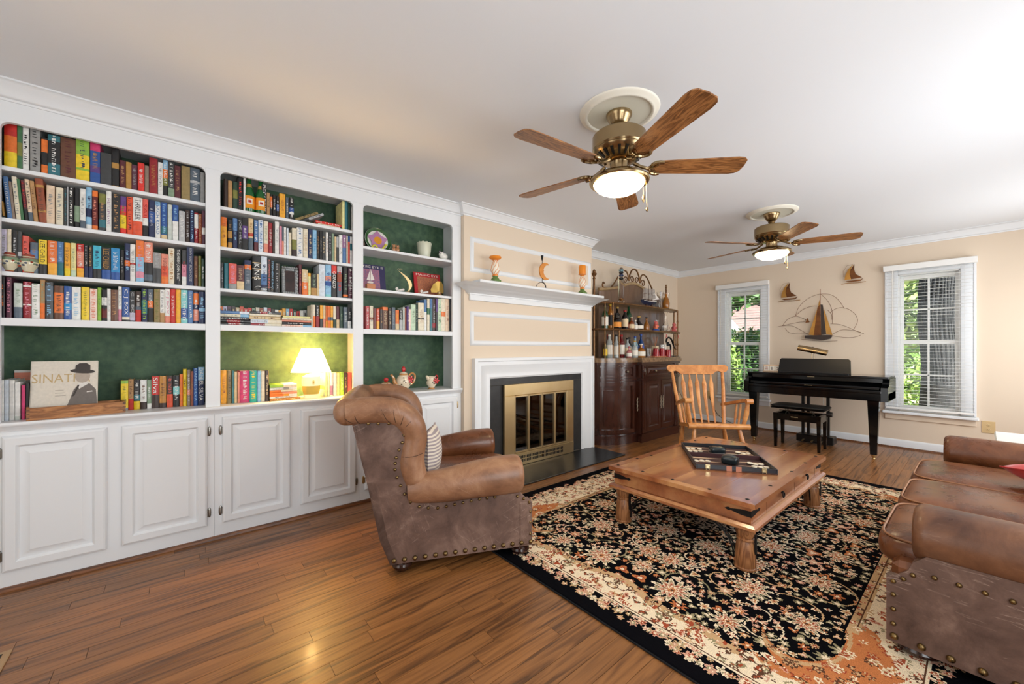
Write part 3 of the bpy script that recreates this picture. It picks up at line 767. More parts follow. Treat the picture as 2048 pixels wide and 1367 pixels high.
ROWS['B3R3'] = (1.315, 3.06, '''1.105 1.134 0.177 rose|CRIMSON|white
1.135 1.162 0.179 cream .4-.5:rust|LILY|grey
1.164 1.190 0.163 darkred
1.191 1.215 0.161 vermilion 0-.4:amber|BEER|white
1.215 1.239 0.158 darkbrown|GOLF|tan
1.240 1.282 0.178 brown .85-1:orange|COOKING|sand
1.284 1.312 0.171 darkbrown|SPICES|sand
1.314 1.344 0.179 slate|THE SEA|silver
1.346 1.377 0.160 orange 0-.3:sand|MENU|yellow
1.380 1.409 0.162 black 0-.5:silver|WINE|white
1.409 1.426 0.187 mist
1.427 1.441 0.180 rust
1.442 1.460 0.195 purple|TEA|white
1.460 1.481 0.174 blush
1.481 1.523 0.215 mint|GARDEN|sage
1.523 1.543 0.227 darkgreen|PINE|white
1.545 1.598 0.234 cream .4-.46:charcoal|COOKS|tan
1.601 1.627 0.265 steelblue .0-.6:white
1.630 1.654 0.276 cream .5-.7:green
1.656 1.681 0.278 teal .7-1:steelblue
1.681 1.712 0.276 darkbrown .1-.25:crimson|OLIVE|silver
1.712 1.734 0.281 purple .0-.6:charcoal
1.734 1.765 0.283 mint|SALADS|green
1.766 1.811 0.287 cream .0-1:cream .45-.6:orange|BREADS|orange
1.811 1.847 0.285 peach|PIES|rust
1.850 1.868 0.289 charcoal
1.870 1.893 0.263 blush''')
ROWS['B1C'] = (.8085, 3.16, '''-0.254 -0.223 0.170 yellow .9-1:lime 0-.08:grey|MIAMI|olive
-0.223 -0.200 0.176 tan 0-.36:red|SILVA|brown
-0.200 -0.172 0.171 black .3-.5:teal 0-.28:yellow|HOUSE|white
-0.172 -0.144 0.170 white 0-.24:darkbrown|LESSONS|brown
-0.143 -0.123 0.169 sage 0-.18:white|LOSS|white
-0.123 -0.089 0.189 red 0-.42:darkbrown|Silva|white
-0.088 -0.057 0.189 ochre 0-.15:darkbrown|DAY|brown
-0.055 -0.027 0.188 darkbrown 0-.42:vermilion|KILL|coral
-0.026 0.004 0.190 black .4-.65:aqua|Daniel|white
0.004 0.020 0.198 orange
0.020 0.038 0.228 yellow|RULES|brown
0.039 0.056 0.224 taupe .3-.45:salmon|BLACK WIDOW|white
0.057 0.070 0.214 rust|SPY|tan
0.070 0.092 0.233 blue|DANIEL SILVA|skyblue
0.093 0.124 0.238 navy .65-1:skyblue|DANIEL SILVA|white''')
ROWS['B2C1'] = (.8085, 3.105, '''0.206 0.236 0.214 amber|COOK|rust
0.238 0.263 0.211 khaki|CHOCOLATE|darkbrown
0.263 0.275 0.210 teal
0.275 0.292 0.202 sand
0.293 0.305 0.201 salmon
0.305 0.358 0.208 magenta|Julia Child|white
0.358 0.398 0.207 turquoise|Julia Child|yellow
0.400 0.421 0.205 skyblue
0.421 0.443 0.203 cream
0.444 0.467 0.205 darkbrown|FRENCH|sand''')
ROWS['B2C2'] = (.8085, 3.12, '''0.825 0.842 0.176 paleyellow
0.844 0.860 0.174 mint
0.861 0.882 0.173 white .05-.45:mauve
0.884 0.909 0.172 white
0.910 0.931 0.170 paleyellow
0.934 0.960 0.173 lime|GREENS|white
0.961 0.985 0.171 darkbrown|SOUP|sand
0.989 1.019 0.168 rose''')
PAL = dict(red=(196, 42, 34), scarlet=(222, 52, 42), crimson=(150, 34, 42), darkred=(104, 30, 30), maroon=(92, 38, 46), plum=(92, 50, 68), rose=(190, 84, 88), coral=(222, 96, 84), salmon=(226, 142, 118), pink=(214, 140, 160), blush=(240, 214, 200),
           magenta=(206, 60, 112), mauve=(152, 110, 150), purple=(92, 62, 128), lavender=(196, 190, 212), navy=(34, 46, 84), blue=(40, 84, 156), azure=(28, 136, 196), steelblue=(82, 122, 172), skyblue=(142, 190, 222), ice=(214, 224, 234), cyan=(62, 182, 208),
           aqua=(134, 206, 206), turquoise=(40, 172, 156), teal=(46, 112, 124), slate=(84, 98, 112), green=(64, 112, 74), darkgreen=(34, 64, 50), sage=(134, 156, 130), mint=(196, 218, 190), lime=(142, 186, 68), olive=(122, 124, 58), khaki=(150, 130, 84),
           yellow=(238, 206, 40), paleyellow=(232, 226, 158), amber=(240, 172, 52), gold=(182, 136, 66), orange=(232, 118, 44), vermilion=(222, 84, 48), rust=(148, 74, 44), ochre=(190, 132, 56), brown=(104, 66, 46), darkbrown=(58, 42, 36), tan=(182, 140, 92),
           sand=(218, 194, 150), taupe=(140, 122, 108), peach=(226, 200, 172), cream=(228, 218, 194), white=(232, 232, 228), mist=(200, 208, 200), silver=(180, 182, 184), grey=(150, 150, 148), charcoal=(62, 64, 66), black=(30, 30, 32))
WORD = dict(darkred='dark red', skyblue='sky-blue', steelblue='steel-blue', paleyellow='pale yellow', darkgreen='dark green', darkbrown='dark brown', mist='pale grey-green', ice='icy white', mint='mint-green', sand='sandy', lavender='pale lavender')
def pc(n): return rgb(*PAL[n])
ONES = ['first', 'second', 'third', 'fourth', 'fifth', 'sixth', 'seventh', 'eighth', 'ninth', 'tenth', 'eleventh', 'twelfth', 'thirteenth', 'fourteenth', 'fifteenth', 'sixteenth', 'seventeenth', 'eighteenth', 'nineteenth']
def ordinal(n):
    if n < 20: return ONES[n - 1]
    t = {2: 'twent', 3: 'thirt', 4: 'fort'}[n // 10]
    return t + 'ieth' if n % 10 == 0 else t + 'y-' + ONES[n % 10 - 1]
LEGIBLE = {'THRILLER', 'SAIL', 'GONZO', 'BEACH ROAD', 'THE HUSH JOHN HART', 'JOHN HART IRON HOUSE', 'JOE HILL', 'KING', 'C. J. BOX', 'C J BOX', 'Silva', 'DANIEL SILVA', 'YESTERDAY', 'PICCADILLY', 'STEPHEN KING', 'LEE CHILD'}
UNIT = MB().box(-.5, .5, 0, 1, 0, 1).mesh('pages', 'paper', 0)
def mark_mesh(k):
    """illegible print: a line of small strokes"""
    r = random.Random(k); mb = MB(); x = 0
    while x < 1:
        w = r.uniform(.025, .06); a = r.choice((0, 0, .0, .25)); b = r.choice((1, 1, .7, .8))
        if r.random() < .82:
            mb.box(x, x + w * .4, a, b, 0, .0004)
            if r.random() < .6: mb.box(x, x + w, r.choice((.0, .42, .85)), r.choice((.14, .56, 1)), 0, .0004)
        x += w + .02
    for i, p in enumerate(mb.v): mb.v[i] = (p[0] - .5, p[1] - .5, p[2])
    return mb.mesh('title_print', 'ink', 0)
MARKS = [mark_mesh(k) for k in range(6)]
def book_mesh(w, h, d, base, bands):
    lv = {0., 1.}
    for a, b, c in bands: lv |= {a, b}
    lv = sorted(lv); mb = MB(); t = min(.0022, w * .2); rv = min(.004, w * .18)
    out = [(-w / 2, d), (-w / 2, rv), (-w * .27, rv * .15), (w * .27, rv * .15), (w / 2, rv), (w / 2, d)]
    inn = [(-w / 2 + t, d), (-w / 2 + t, rv + t), (-w * .2, t), (w * .2, t), (w / 2 - t, rv + t), (w / 2 - t, d)]
    n = 6
    for i in range(len(lv) - 1):
        z0, z1 = lv[i] * h, lv[i + 1] * h; mid = (lv[i] + lv[i + 1]) / 2; c = base
        for a, b, cc in bands:
            if a <= mid <= b: c = cc
        vs = [(x, y, z0) for x, y in out] + [(x, y, z1) for x, y in out]
        mb.add(vs, [(k, k + 1, n + k + 1, n + k) for k in range(n - 1)], 0, pc(c))
    vs = [(x, y, z) for z in (0, h) for x, y in out] + [(x, y, z) for z in (0, h) for x, y in inn]; fs = []
    for k in range(n - 1):
        fs += [(k, k + 1, 2 * n + k + 1, 2 * n + k), (n + k, n + k + 1, 3 * n + k + 1, 3 * n + k), (2 * n + k, 2 * n + k + 1, 3 * n + k + 1, 3 * n + k)]
    fs += [(0, n, 3 * n, 2 * n), (n - 1, 2 * n - 1, 4 * n - 1, 3 * n - 1)]
    mb.add(vs, fs, 0, pc(base))
    return mb.mesh('book', 'book_print', 30)
def book(w, h, d, base, bands, title, tcol, label, loc, rot=(0, 0, 0), group=None):
    o = link('book', book_mesh(w, h, d, base, bands), None, loc, rot); tag(o, label, 'book', group)
    p = link('pages', UNIT, o, (0, .004, .003)); p.scale = (max(w - .0046, .002), d - .008, h - .006)
    if title:
        L = h * min(.86, .16 + .075 * len(title)); tw = min(w * .62, L * 1.5 / len(title), .03); zc = h * .55
        lo = [b for b in bands if b[0] < .02]
        if lo: zc = (lo[0][1] + 1) / 2 * h; L = min(L, (1 - lo[0][1]) * h * .86)
        if title in LEGIBLE:
            lettering('title', title, o, (0, -.0006, zc), ((0, 0, -1), (1, 0, 0), (0, -1, 0)), L, tw, pc(tcol))
        else:
            m = link('title_print', MARKS[(len(title) * 7 + int(w * 1e4)) % 6], o, kind='stuff'); m.color = pc(tcol)
            m.matrix_local = Matrix.Translation((0, -.0006, zc)) @ Matrix(((0, 1, 0), (0, 0, -1), (-1, 0, 0))).to_4x4() @ Matrix.Diagonal((L, tw * .8, 1, 1))
    return o
def parse(ln):
    t = tc = ''
    if '|' in ln: ln, t, tc = ln.split('|')
    p = ln.split(); bands = []
    for b in p[4:]:
        r, c = b.split(':'); a, e = r.split('-'); bands.append((float(a), float(e), c))
    return float(p[0]), float(p[1]), float(p[2]), p[3], bands, t, tc
SHELF = {'B1R1': 'top shelf of left bay', 'B1R2': 'second shelf of left bay', 'B1R3': 'third shelf of left bay', 'B1R4': 'fourth shelf of left bay', 'B2R1': 'top shelf of middle bay', 'B2R2': 'second shelf of middle bay',
         'B2R3': 'third shelf of middle bay', 'B2R4': 'upright beside flat stacks, middle bay', 'B3R3': 'lowest shelf of right bay', 'B1C': 'counter of left bay beside the wooden box', 'B2C1': 'counter of lamp-lit bay, left group', 'B2C2': 'counter right of the table lamp'}
LEAN = {'B1R2': 9}
br_ = random.Random(11)
for key, (zs, yf, txt) in ROWS.items():
    rows_ = [parse(l) for l in txt.split('\n')]
    for k, (x0, x1, hh, base, bands, t, tc) in enumerate(rows_):
        w = max(x1 - x0 - .0008, .0035); d = br_.choice((.11, .12, .13, .15)) if hh < .2 else br_.choice((.15, .16)); yo = br_.uniform(0, .006)
        d = min(d, 3.292 - yf - .032); hh = min(hh, {'B1R4': .2, 'B1R3': .234, 'B2R3': .234, 'B1R2': .225}.get(key, hh))
        extra = next((b[2] for b in bands if b[2] != base), None)
        wd = WORD.get(base, base) + ((' and ' + WORD.get(extra, extra)) if extra else '')
        lab = '%s book, %s from left, %s' % (wd, ordinal(k + 1), SHELF[key])
        rot = (0, 0, 0); xl = 0
        if key in LEAN and k < LEAN[key]: rot = (0, R(-4.2), 0); xl = hh * .036
        if key == 'B1C': yo += .012 - .03 * k / 15
        if key == 'B2C1': yo += .02 - .035 * k / 10
        o = book(w, hh, d, base, bands, t, tc, lab, ((x0 + x1) / 2 + xl, yf + yo, zs + (.0004 + (w / 2 * .073 if rot[1] else 0))), rot, 'books on the ' + ('counter' if 'C' in key else 'bookcase shelves'))
# ---- flat stacks of books
def flat(x0, x1, z0, th, yf, d, base, bands, t, tc, label, tilt=0.):
    return book(th, x1 - x0, d, base, bands, t, tc, label, (x1, yf, z0 + th / 2), (0, R(-90 + tilt), 0), 'books lying flat in stacks')
def stack(x0, x1, z, yf, d, items, where):
    n = len(items)
    for k, (th, base, bands, t, tc, dx0, dx1) in enumerate(items):
        ex = next((b[2] for b in bands if b[2] != base), None)
        pos = 'bottom' if k == 0 else 'topmost' if k == n - 1 else ordinal(k + 1) + ' from bottom'
        flat(x0 + dx0, x1 + dx1, z, th - .0006, yf + .003 * (k % 3), d, base, bands, t, tc, '%s book lying flat, %s of %s' % (WORD.get(base, base) + ((' and ' + WORD.get(ex, ex)) if ex else ''), pos, where)); z += th
stack(.199, .352, 1.3125, 3.062, .12, [(.0165, 'black', [(.35, .75, 'crimson')], 'TWELVE', 'white', 0, .006), (.0185, 'black', [(.35, .8, 'crimson')], 'TWELVE', 'white', .0, .006), (.0165, 'charcoal', [], 'DESTINY RISES AGAIN', 'white', 0, -.003),
      (.019, 'cream', [(0, .3, 'skyblue')], 'LONG', 'sage', 0, -.004), (.019, 'steelblue', [(.0, .35, 'ice')], '', '', 0, 0)], 'left flat stack')
stack(.362, .535, 1.3125, 3.062, .12, [(.0175, 'cream', [(.55, 1, 'crimson')], 'RED', 'white', -.004, 0), (.0265, 'ice', [(0, .45, 'cream')], 'PACIFIC', 'grey', -.004, .002), (.021, 'sand', [], 'MORNING', 'brown', -.01, -.006), (.0145, 'cream', [], '', '', -.01, -.006), (.0165, 'charcoal', [(.45, .7, 'crimson')], 'NINE', 'white', -.004, -.004)], 'middle flat stack')
stack(.537, .720, 1.3125, 3.062, .12, [(.015, 'blush', [(0, .3, 'skyblue')], 'PINK', 'salmon', 0, 0), (.0195, 'black', [], 'CHILD', 'white', .004, -.004), (.013, 'salmon', [], '', '', 0, 0), (.0155, 'cream', [], 'WHITE', 'grey', 0, 0), (.012, 'paleyellow', [], '', '', .006, -.006)], 'right flat stack')
stack(.472, .648, .8085, 3.085, .15, [(.0165, 'ochre', [(0, .1, 'tan')], 'LOW COUNTRY', 'sand', -.003, .006), (.0115, 'white', [], 'SOUTH', 'slate', -.003, -.014), (.014, 'orange', [(0, .3, 'white'), (.3, .5, 'amber')], '', '', -.003, -.014), (.0155, 'orange', [(0, .55, 'salmon')], '', '', -.003, -.014), (.014, 'orange', [(0, .6, 'cream')], '', '', -.003, -.014), (.0185, 'white', [(.3, .5, 'grey')], 'DINING', 'grey', -.003, -.014), (.020, 'lime', [(0, .5, 'cream')], '', '', -.003, -.016)], 'lamp-lit flat stack')
# ---- back row of paperbacks behind the flat stacks: only their tops show
brk = MB(); cols = ['orange', 'lavender', 'plum', 'darkbrown', 'sand', 'vermilion', 'coral', 'scarlet', 'sage', 'cream', 'rust', 'ice', 'crimson', 'darkbrown', 'white', 'amber', 'amber', 'skyblue', 'red', 'darkgreen', 'scarlet', 'white', 'silver']
x = .200
for k, cn in enumerate(cols):
    w = .0215; brk.box(x, x + w - .001, 3.20, 3.285, 1.3125, 1.3125 + .128 + br_.uniform(-.008, .008), col=pc(cn))
    brk.box(x + w * .3, x + w * .68, 3.1994, 3.2, 1.40, 1.425, col=pc(br_.choice(('white', 'black', 'sand')))); x += w + .0012
bo = tag(brk.build('paperback_row', 'book_print', smooth=0), 'back row of small paperbacks showing above the flat stacks in the middle bay', 'books'); bo['kind'] = 'stuff'
# ---- top shelf, middle bay: two slanted books on two lying flat, plus the tan cover behind
flat(.765, .938, 2.0485, .017, 3.075, .15, 'cream', [(0, .12, 'black')], 'WORLD', 'tan', 'cream book lying flat under the red one, top shelf of middle bay')
flat(.752, .932, 2.0665, .018, 3.078, .15, 'scarlet', [], 'BURNING WORLD', 'white', 'red book with white lettering lying flat, top shelf of middle bay')
book(.0165, .17, .12, 'silver', [(0, .35, 'charcoal')], 'GARDEN', 'black', 'grey and white book slanted against the flat red book, middle bay', (.655, 3.08, 2.056), (0, R(61), 0))
book(.0165, .165, .12, 'khaki', [], 'ANIMALS', 'darkbrown', 'khaki book slanted uppermost on the top shelf, middle bay', (.622, 3.08, 2.060), (0, R(61), 0))
# ---- left bay counter: white magazines, photo book and wooden box
mg = random.Random(5)
for k, (x0, x1, hh, base, bands, lab) in enumerate([(-.668, -.655, .20, 'white', [], 'white magazine at the far left end of the counter'), (-.6545, -.640, .20, 'ice', [], 'white magazine, second from the left end of the counter'), (-.6395, -.622, .198, 'white', [], 'white magazine, third from the left end of the counter'),
                                                    (-.6215, -.604, .188, 'white', [(0, .1, 'mist')], 'short white magazine next to the magenta book on the counter'), (-.600, -.588, .172, 'magenta', [], 'magenta book between white magazines and the hat-man photo book'), (-.587, -.578, .18, 'black', [], 'thin black book just left of the hat-man photo book')]):
    book(x1 - x0 - .0006, hh, .18, base, bands, '', '', lab, ((x0 + x1) / 2, 3.085, .8085), (0, 0, 0), 'magazines at the left end')
cv = book(.012, .24, .012, 'white', [(0.2, .95, 'salmon'), (.55, .7, 'scarlet')], '', '', 'tall booklet with a red and pink photo behind the white magazines', (-.63, 3.27, .8085), (0, 0, 0)); cv.scale = (5, 1, 1)
def cover_book(name, label, x0, x1, zb, h, yf, lean, mat, col, th=.014, rz=0):
    w = x1 - x0; o = thing(name, label, 'book', ((x0 + x1) / 2, yf, zb), rz); 
    q = MB().bev(-w / 2, w / 2, 0, .0025, 0, h, .0008, col=col).bev(-w / 2, w / 2, th - .0025, th, 0, h, .0008, col=col).bev(-w / 2 - .001, -w / 2 + .003, 0, th, 0, h, .0008, col=col)
    q.build('cover', mat, o, rot=(R(-lean), 0, 0)); MB().box(-w / 2 + .003, w / 2 - .003, .0026, th - .0026, .003, h - .003).build('pages', 'paper', o, rot=(R(-lean), 0, 0)); return o
sb = cover_book('photo_book', 'cream photo book with a man in a dark hat standing in the wooden box', -.575, -.338, .825, .275, 3.085, 8, 'print', rgb(222, 214, 200))
lettering('cover_title', 'SINATRA', sb.children[0], (-.012, -.0006, .185), ((1, 0, 0), (0, 0, 1), (0, -1, 0)), .205, .045, rgb(196, 168, 118))
for k in range(3): MB().box(-.035, -.005 + .004 * k, -.0012, -.0004, .120 - .014 * k, .1225 - .014 * k, col=rgb(170, 160, 145)).build('caption_line', 'print', sb.children[0])
fig = MB(); dk = rgb(60, 52, 48); gr = rgb(112, 104, 98); fa = rgb(178, 164, 150)
def flatpoly(mb, pts, y, col): mb.prism(pts, 'y', y, y - .0004, col=col)
flatpoly(fig, [(-.01, .003), (.117, .003), (.117, .06), (.112, .12), (.09, .15), (.07, .158), (.045, .145), (.03, .12), (.012, .05)], -.0008, gr)
flatpoly(fig, [(.05, .125), (.085, .152), (.07, .165), (.045, .15)], -.0012, rgb(225, 222, 216))
flatpoly(fig, [(.046, .148), (.052, .146), (.034, .09), (.024, .085)], -.0016, dk)
flatpoly(fig, [(.062 + .028 * math.cos(t * PI / 8), .193 + .036 * math.sin(t * PI / 8)) for t in range(16)], -.0016, fa)
flatpoly(fig, [(.062 + .046 * math.cos(t * PI / 8), .219 + .012 * math.sin(t * PI / 8) - .004 * math.cos(t * PI / 8)) for t in range(16)], -.002, dk)
flatpoly(fig, [(.034, .222), (.036, .25), (.05, .262), (.076, .262), (.09, .25), (.09, .218)], -.0024, dk)
flatpoly(fig, [(.078, .105), (.1, .107), (.099, .113), (.079, .11)], -.0012, rgb(225, 222, 216))
fig.build('cover_figure', 'print', sb.children[0], smooth=0)
wood('box_wood', (118, 72, 36), (160, 104, 56), (186, 128, 74), ax=(2, 14, 14), rough=.5)
bx_ = thing('wooden_box', 'low wooden finger-jointed box on the left counter holding a photo book', 'box', (-.405, 3.075, .8085), R(11))
MB().bev(-.175, .175, -.035, -.025, 0, .062, .001).build('front_board', 'box_wood', bx_); MB().bev(-.175, .175, .075, .085, 0, .062, .001).build('back_board', 'box_wood', bx_)
for sx in (-1, 1): MB().bev(sx * .175 - (.01 if sx > 0 else 0), sx * .175 + (.01 if sx < 0 else 0), -.0245, .0745, 0, .062, .001).build('end_board', 'box_wood', bx_)
MB().box(-.164, .164, -.0245, .0745, .001, .006).build('bottom_board', 'box_wood', bx_)
for sx in (-1, 1):
    for k in range(3): MB().box(sx * .170 - .006, sx * .170 + .006, -.0356, -.0352, .008 + k * .02, .016 + k * .02).build('finger_joint', 'shoe_wood', bx_)
# ---- right bay: the two large picture books
noise_cover = lambda name, a, b_: plain(name, a, .45, c2=b_, scale=90)
noise_cover('dot_print_orange', (206, 130, 88), (150, 92, 76)); noise_cover('dot_print_violet', (196, 120, 130), (116, 104, 150))
for (x0, x1, zb, hh, lean, col, band, t, lab, dm) in [(1.045, 1.335, 1.6265, .235, 10, (52, 48, 92), (34, 34, 70), 'MAGIC EYE II', 'navy picture book with violet dot panel on the right bay shelf', 'dot_print_violet'), (1.565, 1.865, 1.6265, .225, 10, (190, 36, 44), (150, 28, 34), 'MAGIC EYE', 'red picture book with orange dot panel on the right bay shelf', 'dot_print_orange')]:
    pb = cover_book('picture_book', lab, x0 + .035, x1, zb, hh, 3.225, lean, 'print', rgb(*col), .012)
    w = x1 - x0 - .035; MB().box(-w / 2 + .03, w / 2 - .05 if 'II' in t else w / 2 - .03, -.0012, -.0002, .012, hh - .04).build('cover_panel', dm, pb.children[0])
    lettering('cover_title', t, pb.children[0], (0, -.0008, hh - .02), ((1, 0, 0), (0, 0, 1), (0, -1, 0)), w * .84, .02, rgb(240, 236, 225))
# ------------------------------------------------------------------ ceiling fans
wood('fan_oak', (84, 50, 24), (138, 90, 50), (168, 116, 68), ax=(2.2, 16, 16), rough=.38, scale=2.4, rings=10)
plain('medallion', (224, 222, 206), .5); plain('medallion_rim', (238, 234, 220), .45)
plain('lit_bowl', (255, 244, 224), .5, emit=(255, 226, 178), estr=27.)
def ceiling_fan(label, x, y, base, drop=0.):
    f = thing('ceiling_fan', label, 'ceiling fan', (x, y, H), 0, 'ceiling fans'); z = lambda a: a - H
    md = MB().lathe([(0, z(2.427)), (.165, z(2.427)), (.168, z(2.430)), (.17, z(2.4395))], n=48).build('medallion', 'medallion', f, smooth=40)
    MB().lathe([(.166, z(2.4395)), (.166, z(2.424)), (.174, z(2.417)), (.184, z(2.420)), (.19, z(2.428)), (.205, z(2.430)), (.21, z(2.4395))], n=48).build('medallion_rim', 'medallion_rim', md, smooth=60)
    MB().lathe([(.0, z(2.4265)), (.068, z(2.4265)), (.068, z(2.415)), (.062, z(2.405)), (.05, z(2.382)), (.038, z(2.362)), (.03, z(2.358)), (0, z(2.358))], n=32).build('canopy', 'antique_brass', f)
    MB().lathe([(.026, z(2.36)), (.03, z(2.352)), (.016, z(2.345 - drop)), (.02, z(2.312 - drop))], n=16).build('down_rod', 'dark_brass', f)
    dz = -drop * .35
    MB().lathe([(0, z(2.318) + dz), (.10, z(2.318) + dz), (.13, z(2.314) + dz), (.141, z(2.304) + dz), (.141, z(2.238) + dz), (.136, z(2.230) + dz), (.14, z(2.224) + dz), (.134, z(2.212) + dz), (.085, z(2.172) + dz), (.05, z(2.165) + dz), (0, z(2.165) + dz)], n=40).build('motor_housing', 'antique_brass', f, smooth=30)
    for k in range(20):
        a = 2 * PI * k / 20; c_, s_ = math.cos(a), math.sin(a)
        MB().tube([(.092 * c_, .092 * s_, z(2.175) + dz), (.13 * c_, .13 * s_, z(2.202) + dz)], [.006, .009], 6, flat=.3).build('vent_slot', 'black_plastic', f)
    MB().lathe([(.05, z(2.168) + dz), (.046, z(2.160) + dz), (.046, z(2.12)), (.052, z(2.115))], n=24).build('switch_housing', 'antique_brass', f)
    for k in range(5):
        a = R(base + 72 * k); zb = z(2.138); rot = Matrix.Rotation(a, 4, 'Z') @ Matrix.Translation((0, 0, zb)) @ Matrix.Rotation(R(-11), 4, 'X')
        ol = [(.185, -.05), (.6, -.068), (.635, -.062), (.652, -.045), (.657, 0), (.652, .045), (.635, .062), (.6, .068), (.185, .05), (.172, .03), (.172, -.03)]
        b = MB().prism(ol, 'z', -.003, .003); bl = b.build('blade', 'fan_oak', f); bl.matrix_local = rot
        am = MB(); am.tube(smoothpath([(.08, 0, .025), (.12, 0, .004), (.15, 0, -.006), (.165, .012, -.007), (.172, .035, -.006), (.20, .05, -.006), (.225, .046, -.006)], 4), [.010] * 3 + [.009] * 22, 8)
        am.tube(smoothpath([(.15, 0, -.006), (.165, -.012, -.007), (.172, -.035, -.006), (.20, -.05, -.006), (.225, -.046, -.006)], 4), .009, 8)
        am.tube(smoothpath([(.155, 0, -.006), (.185, .012, -.007), (.2, .03, -.006)], 4), .006, 6).tube(smoothpath([(.155, 0, -.006), (.185, -.012, -.007), (.2, -.03, -.006)], 4), .006, 6)
        am.build('blade_arm', 'antique_brass', bl)
    MB().lathe([(.05, z(2.118)), (.075, z(2.112)), (.10, z(2.104)), (.135, z(2.088)), (.155, z(2.072)), (.159, z(2.062)), (.154, z(2.054)), (.135, z(2.052))], n=40).build('light_fitter', 'antique_brass', f, smooth=50)
    MB().lathe([(.136, z(2.056)), (.132, z(2.044)), (.115, z(2.025)), (.085, z(2.009)), (.045, z(1.999)), (0, z(1.996))], n=36).build('glass_bowl', 'lit_bowl', f)
    MB().tube([(.12, -.09, z(2.06)), (.125, -.092, z(1.93))], .0012, 5).build('pull_chain', 'brass', f)
    MB().lathe([(0, 0), (.006, .004), (.008, .012), (.004, .022), (0, .026)], (.125, -.092, z(1.906)), 10).build('chain_bob', 'antique_brass', f)
    MB().tube([(.115, -.075, z(2.06)), (.116, -.076, z(2.0))], .0012, 5).build('pull_chain', 'brass', f)
    MB().lathe([(0, 0), (.007, .012), (.008, .03), (.003, .045), (0, .047)], (.116, -.076, z(1.955)), 10).build('chain_bob', 'antique_brass', f)
    return f
ceiling_fan('brass and oak ceiling fan with lit bowl, nearer the camera', 1.82, 1.265, 29)
ceiling_fan('brass and oak ceiling fan with lit bowl, farther, before the windows', 4.26, 1.275, 4, .03)
# ------------------------------------------------------------------ leather seating
def leather(name, dark, mid, light, scr, rough=.36, wear=.5):
    m, nt, b = base_mat(name); L = nt.links
    tc = node(nt, 'ShaderNodeTexCoord'); n1 = node(nt, 'ShaderNodeTexNoise'); n1.inputs['Scale'].default_value = 5.; n1.inputs['Detail'].default_value = 9; n1.inputs['Roughness'].default_value = .68; n1.inputs['Distortion'].default_value = .4; L.new(tc.outputs['Object'], n1.inputs[0])
    r = ramp(nt, [(.3, rgb(*dark)), (.52, rgb(*mid)), (.74, rgb(*light))]); L.new(n1.outputs[0], r.inputs[0])
    col = r.outputs[0]
    # scratches: thin crossing lines of paler hide
    for k, (ang, st) in enumerate((((0, R(35), 0), (2.2, 2.2, 30)), ((0, R(-28), R(20)), (1.6, 1.6, 26)), ((0, R(72), 0), (2.5, 2.5, 34)))):
        mp = node(nt, 'ShaderNodeMapping', vector_type='TEXTURE'); mp.inputs['Rotation'].default_value = ang; mp.inputs['Scale'].default_value = tuple(1 / q for q in st); mp.inputs['Location'].default_value = (k * 3.1, k * 1.7, k); L.new(tc.outputs['Object'], mp.inputs[0])
        nz = node(nt, 'ShaderNodeTexNoise'); nz.inputs['Scale'].default_value = 3.2; nz.inputs['Detail'].default_value = 2.; nz.inputs['Distortion'].default_value = .5; L.new(mp.outputs[0], nz.inputs[0])
        rr = ramp(nt, [(.655, (0, 0, 0, 1)), (.675, (wear, wear, wear, 1)), (.70, (0, 0, 0, 1))]); L.new(nz.outputs[0], rr.inputs[0])
        if not k: n3 = node(nt, 'ShaderNodeTexNoise'); n3.inputs['Scale'].default_value = 2.6; n3.inputs['Detail'].default_value = 1; L.new(tc.outputs['Object'], n3.inputs[0]); r3 = ramp(nt, [(.46, (0, 0, 0, 1)), (.58, (1, 1, 1, 1))]); L.new(n3.outputs[0], r3.inputs[0])
        mk = node(nt, 'ShaderNodeMath', operation='MULTIPLY'); L.new(rr.outputs[0], mk.inputs[0]); L.new(r3.outputs[0], mk.inputs[1])
        mx = node(nt, 'ShaderNodeMix', data_type='RGBA'); L.new(mk.outputs[0], mx.inputs[0]); L.new(col, mx.inputs[6]); mx.inputs[7].default_value = rgb(*scr); col = mx.outputs[2]
    L.new(col, b.inputs['Base Color'])
    mr = node(nt, 'ShaderNodeMapRange'); mr.inputs[3].default_value = rough - .07; mr.inputs[4].default_value = rough + .16; L.new(n1.outputs[0], mr.inputs[0]); L.new(mr.outputs[0], b.inputs['Roughness'])
    v = node(nt, 'ShaderNodeTexVoronoi'); v.inputs['Scale'].default_value = 260; L.new(tc.outputs['Object'], v.inputs[0]); add_bump(nt, b, v.outputs[0], .05, .002)
    return m
leather('leather_side', (68, 49, 42), (106, 81, 70), (146, 118, 104), (178, 154, 140), .42, .5)  # side, roll and far arm tones: partly wear, partly light in the colour
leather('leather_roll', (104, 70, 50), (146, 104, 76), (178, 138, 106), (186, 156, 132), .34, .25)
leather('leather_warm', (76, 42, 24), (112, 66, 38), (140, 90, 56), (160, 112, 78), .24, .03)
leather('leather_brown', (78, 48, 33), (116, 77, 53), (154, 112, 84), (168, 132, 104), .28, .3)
plain('dark_wood_foot', (44, 22, 16), .2, coat=.4)
plain('nail_brass', (126, 104, 68), .35, 1.)
plain('crease_dark', (52, 34, 26), .7)
plain('pale_piping', (150, 104, 72), .45)
nail_me = MB().ell((0, 0, 0), (.0085, .0085, .0085), 8, 6).mesh('nail', 'nail_brass'); nail_big = MB().ell((0, 0, 0), (.0125, .0125, .0125), 10, 6).mesh('nail', 'nail_brass')
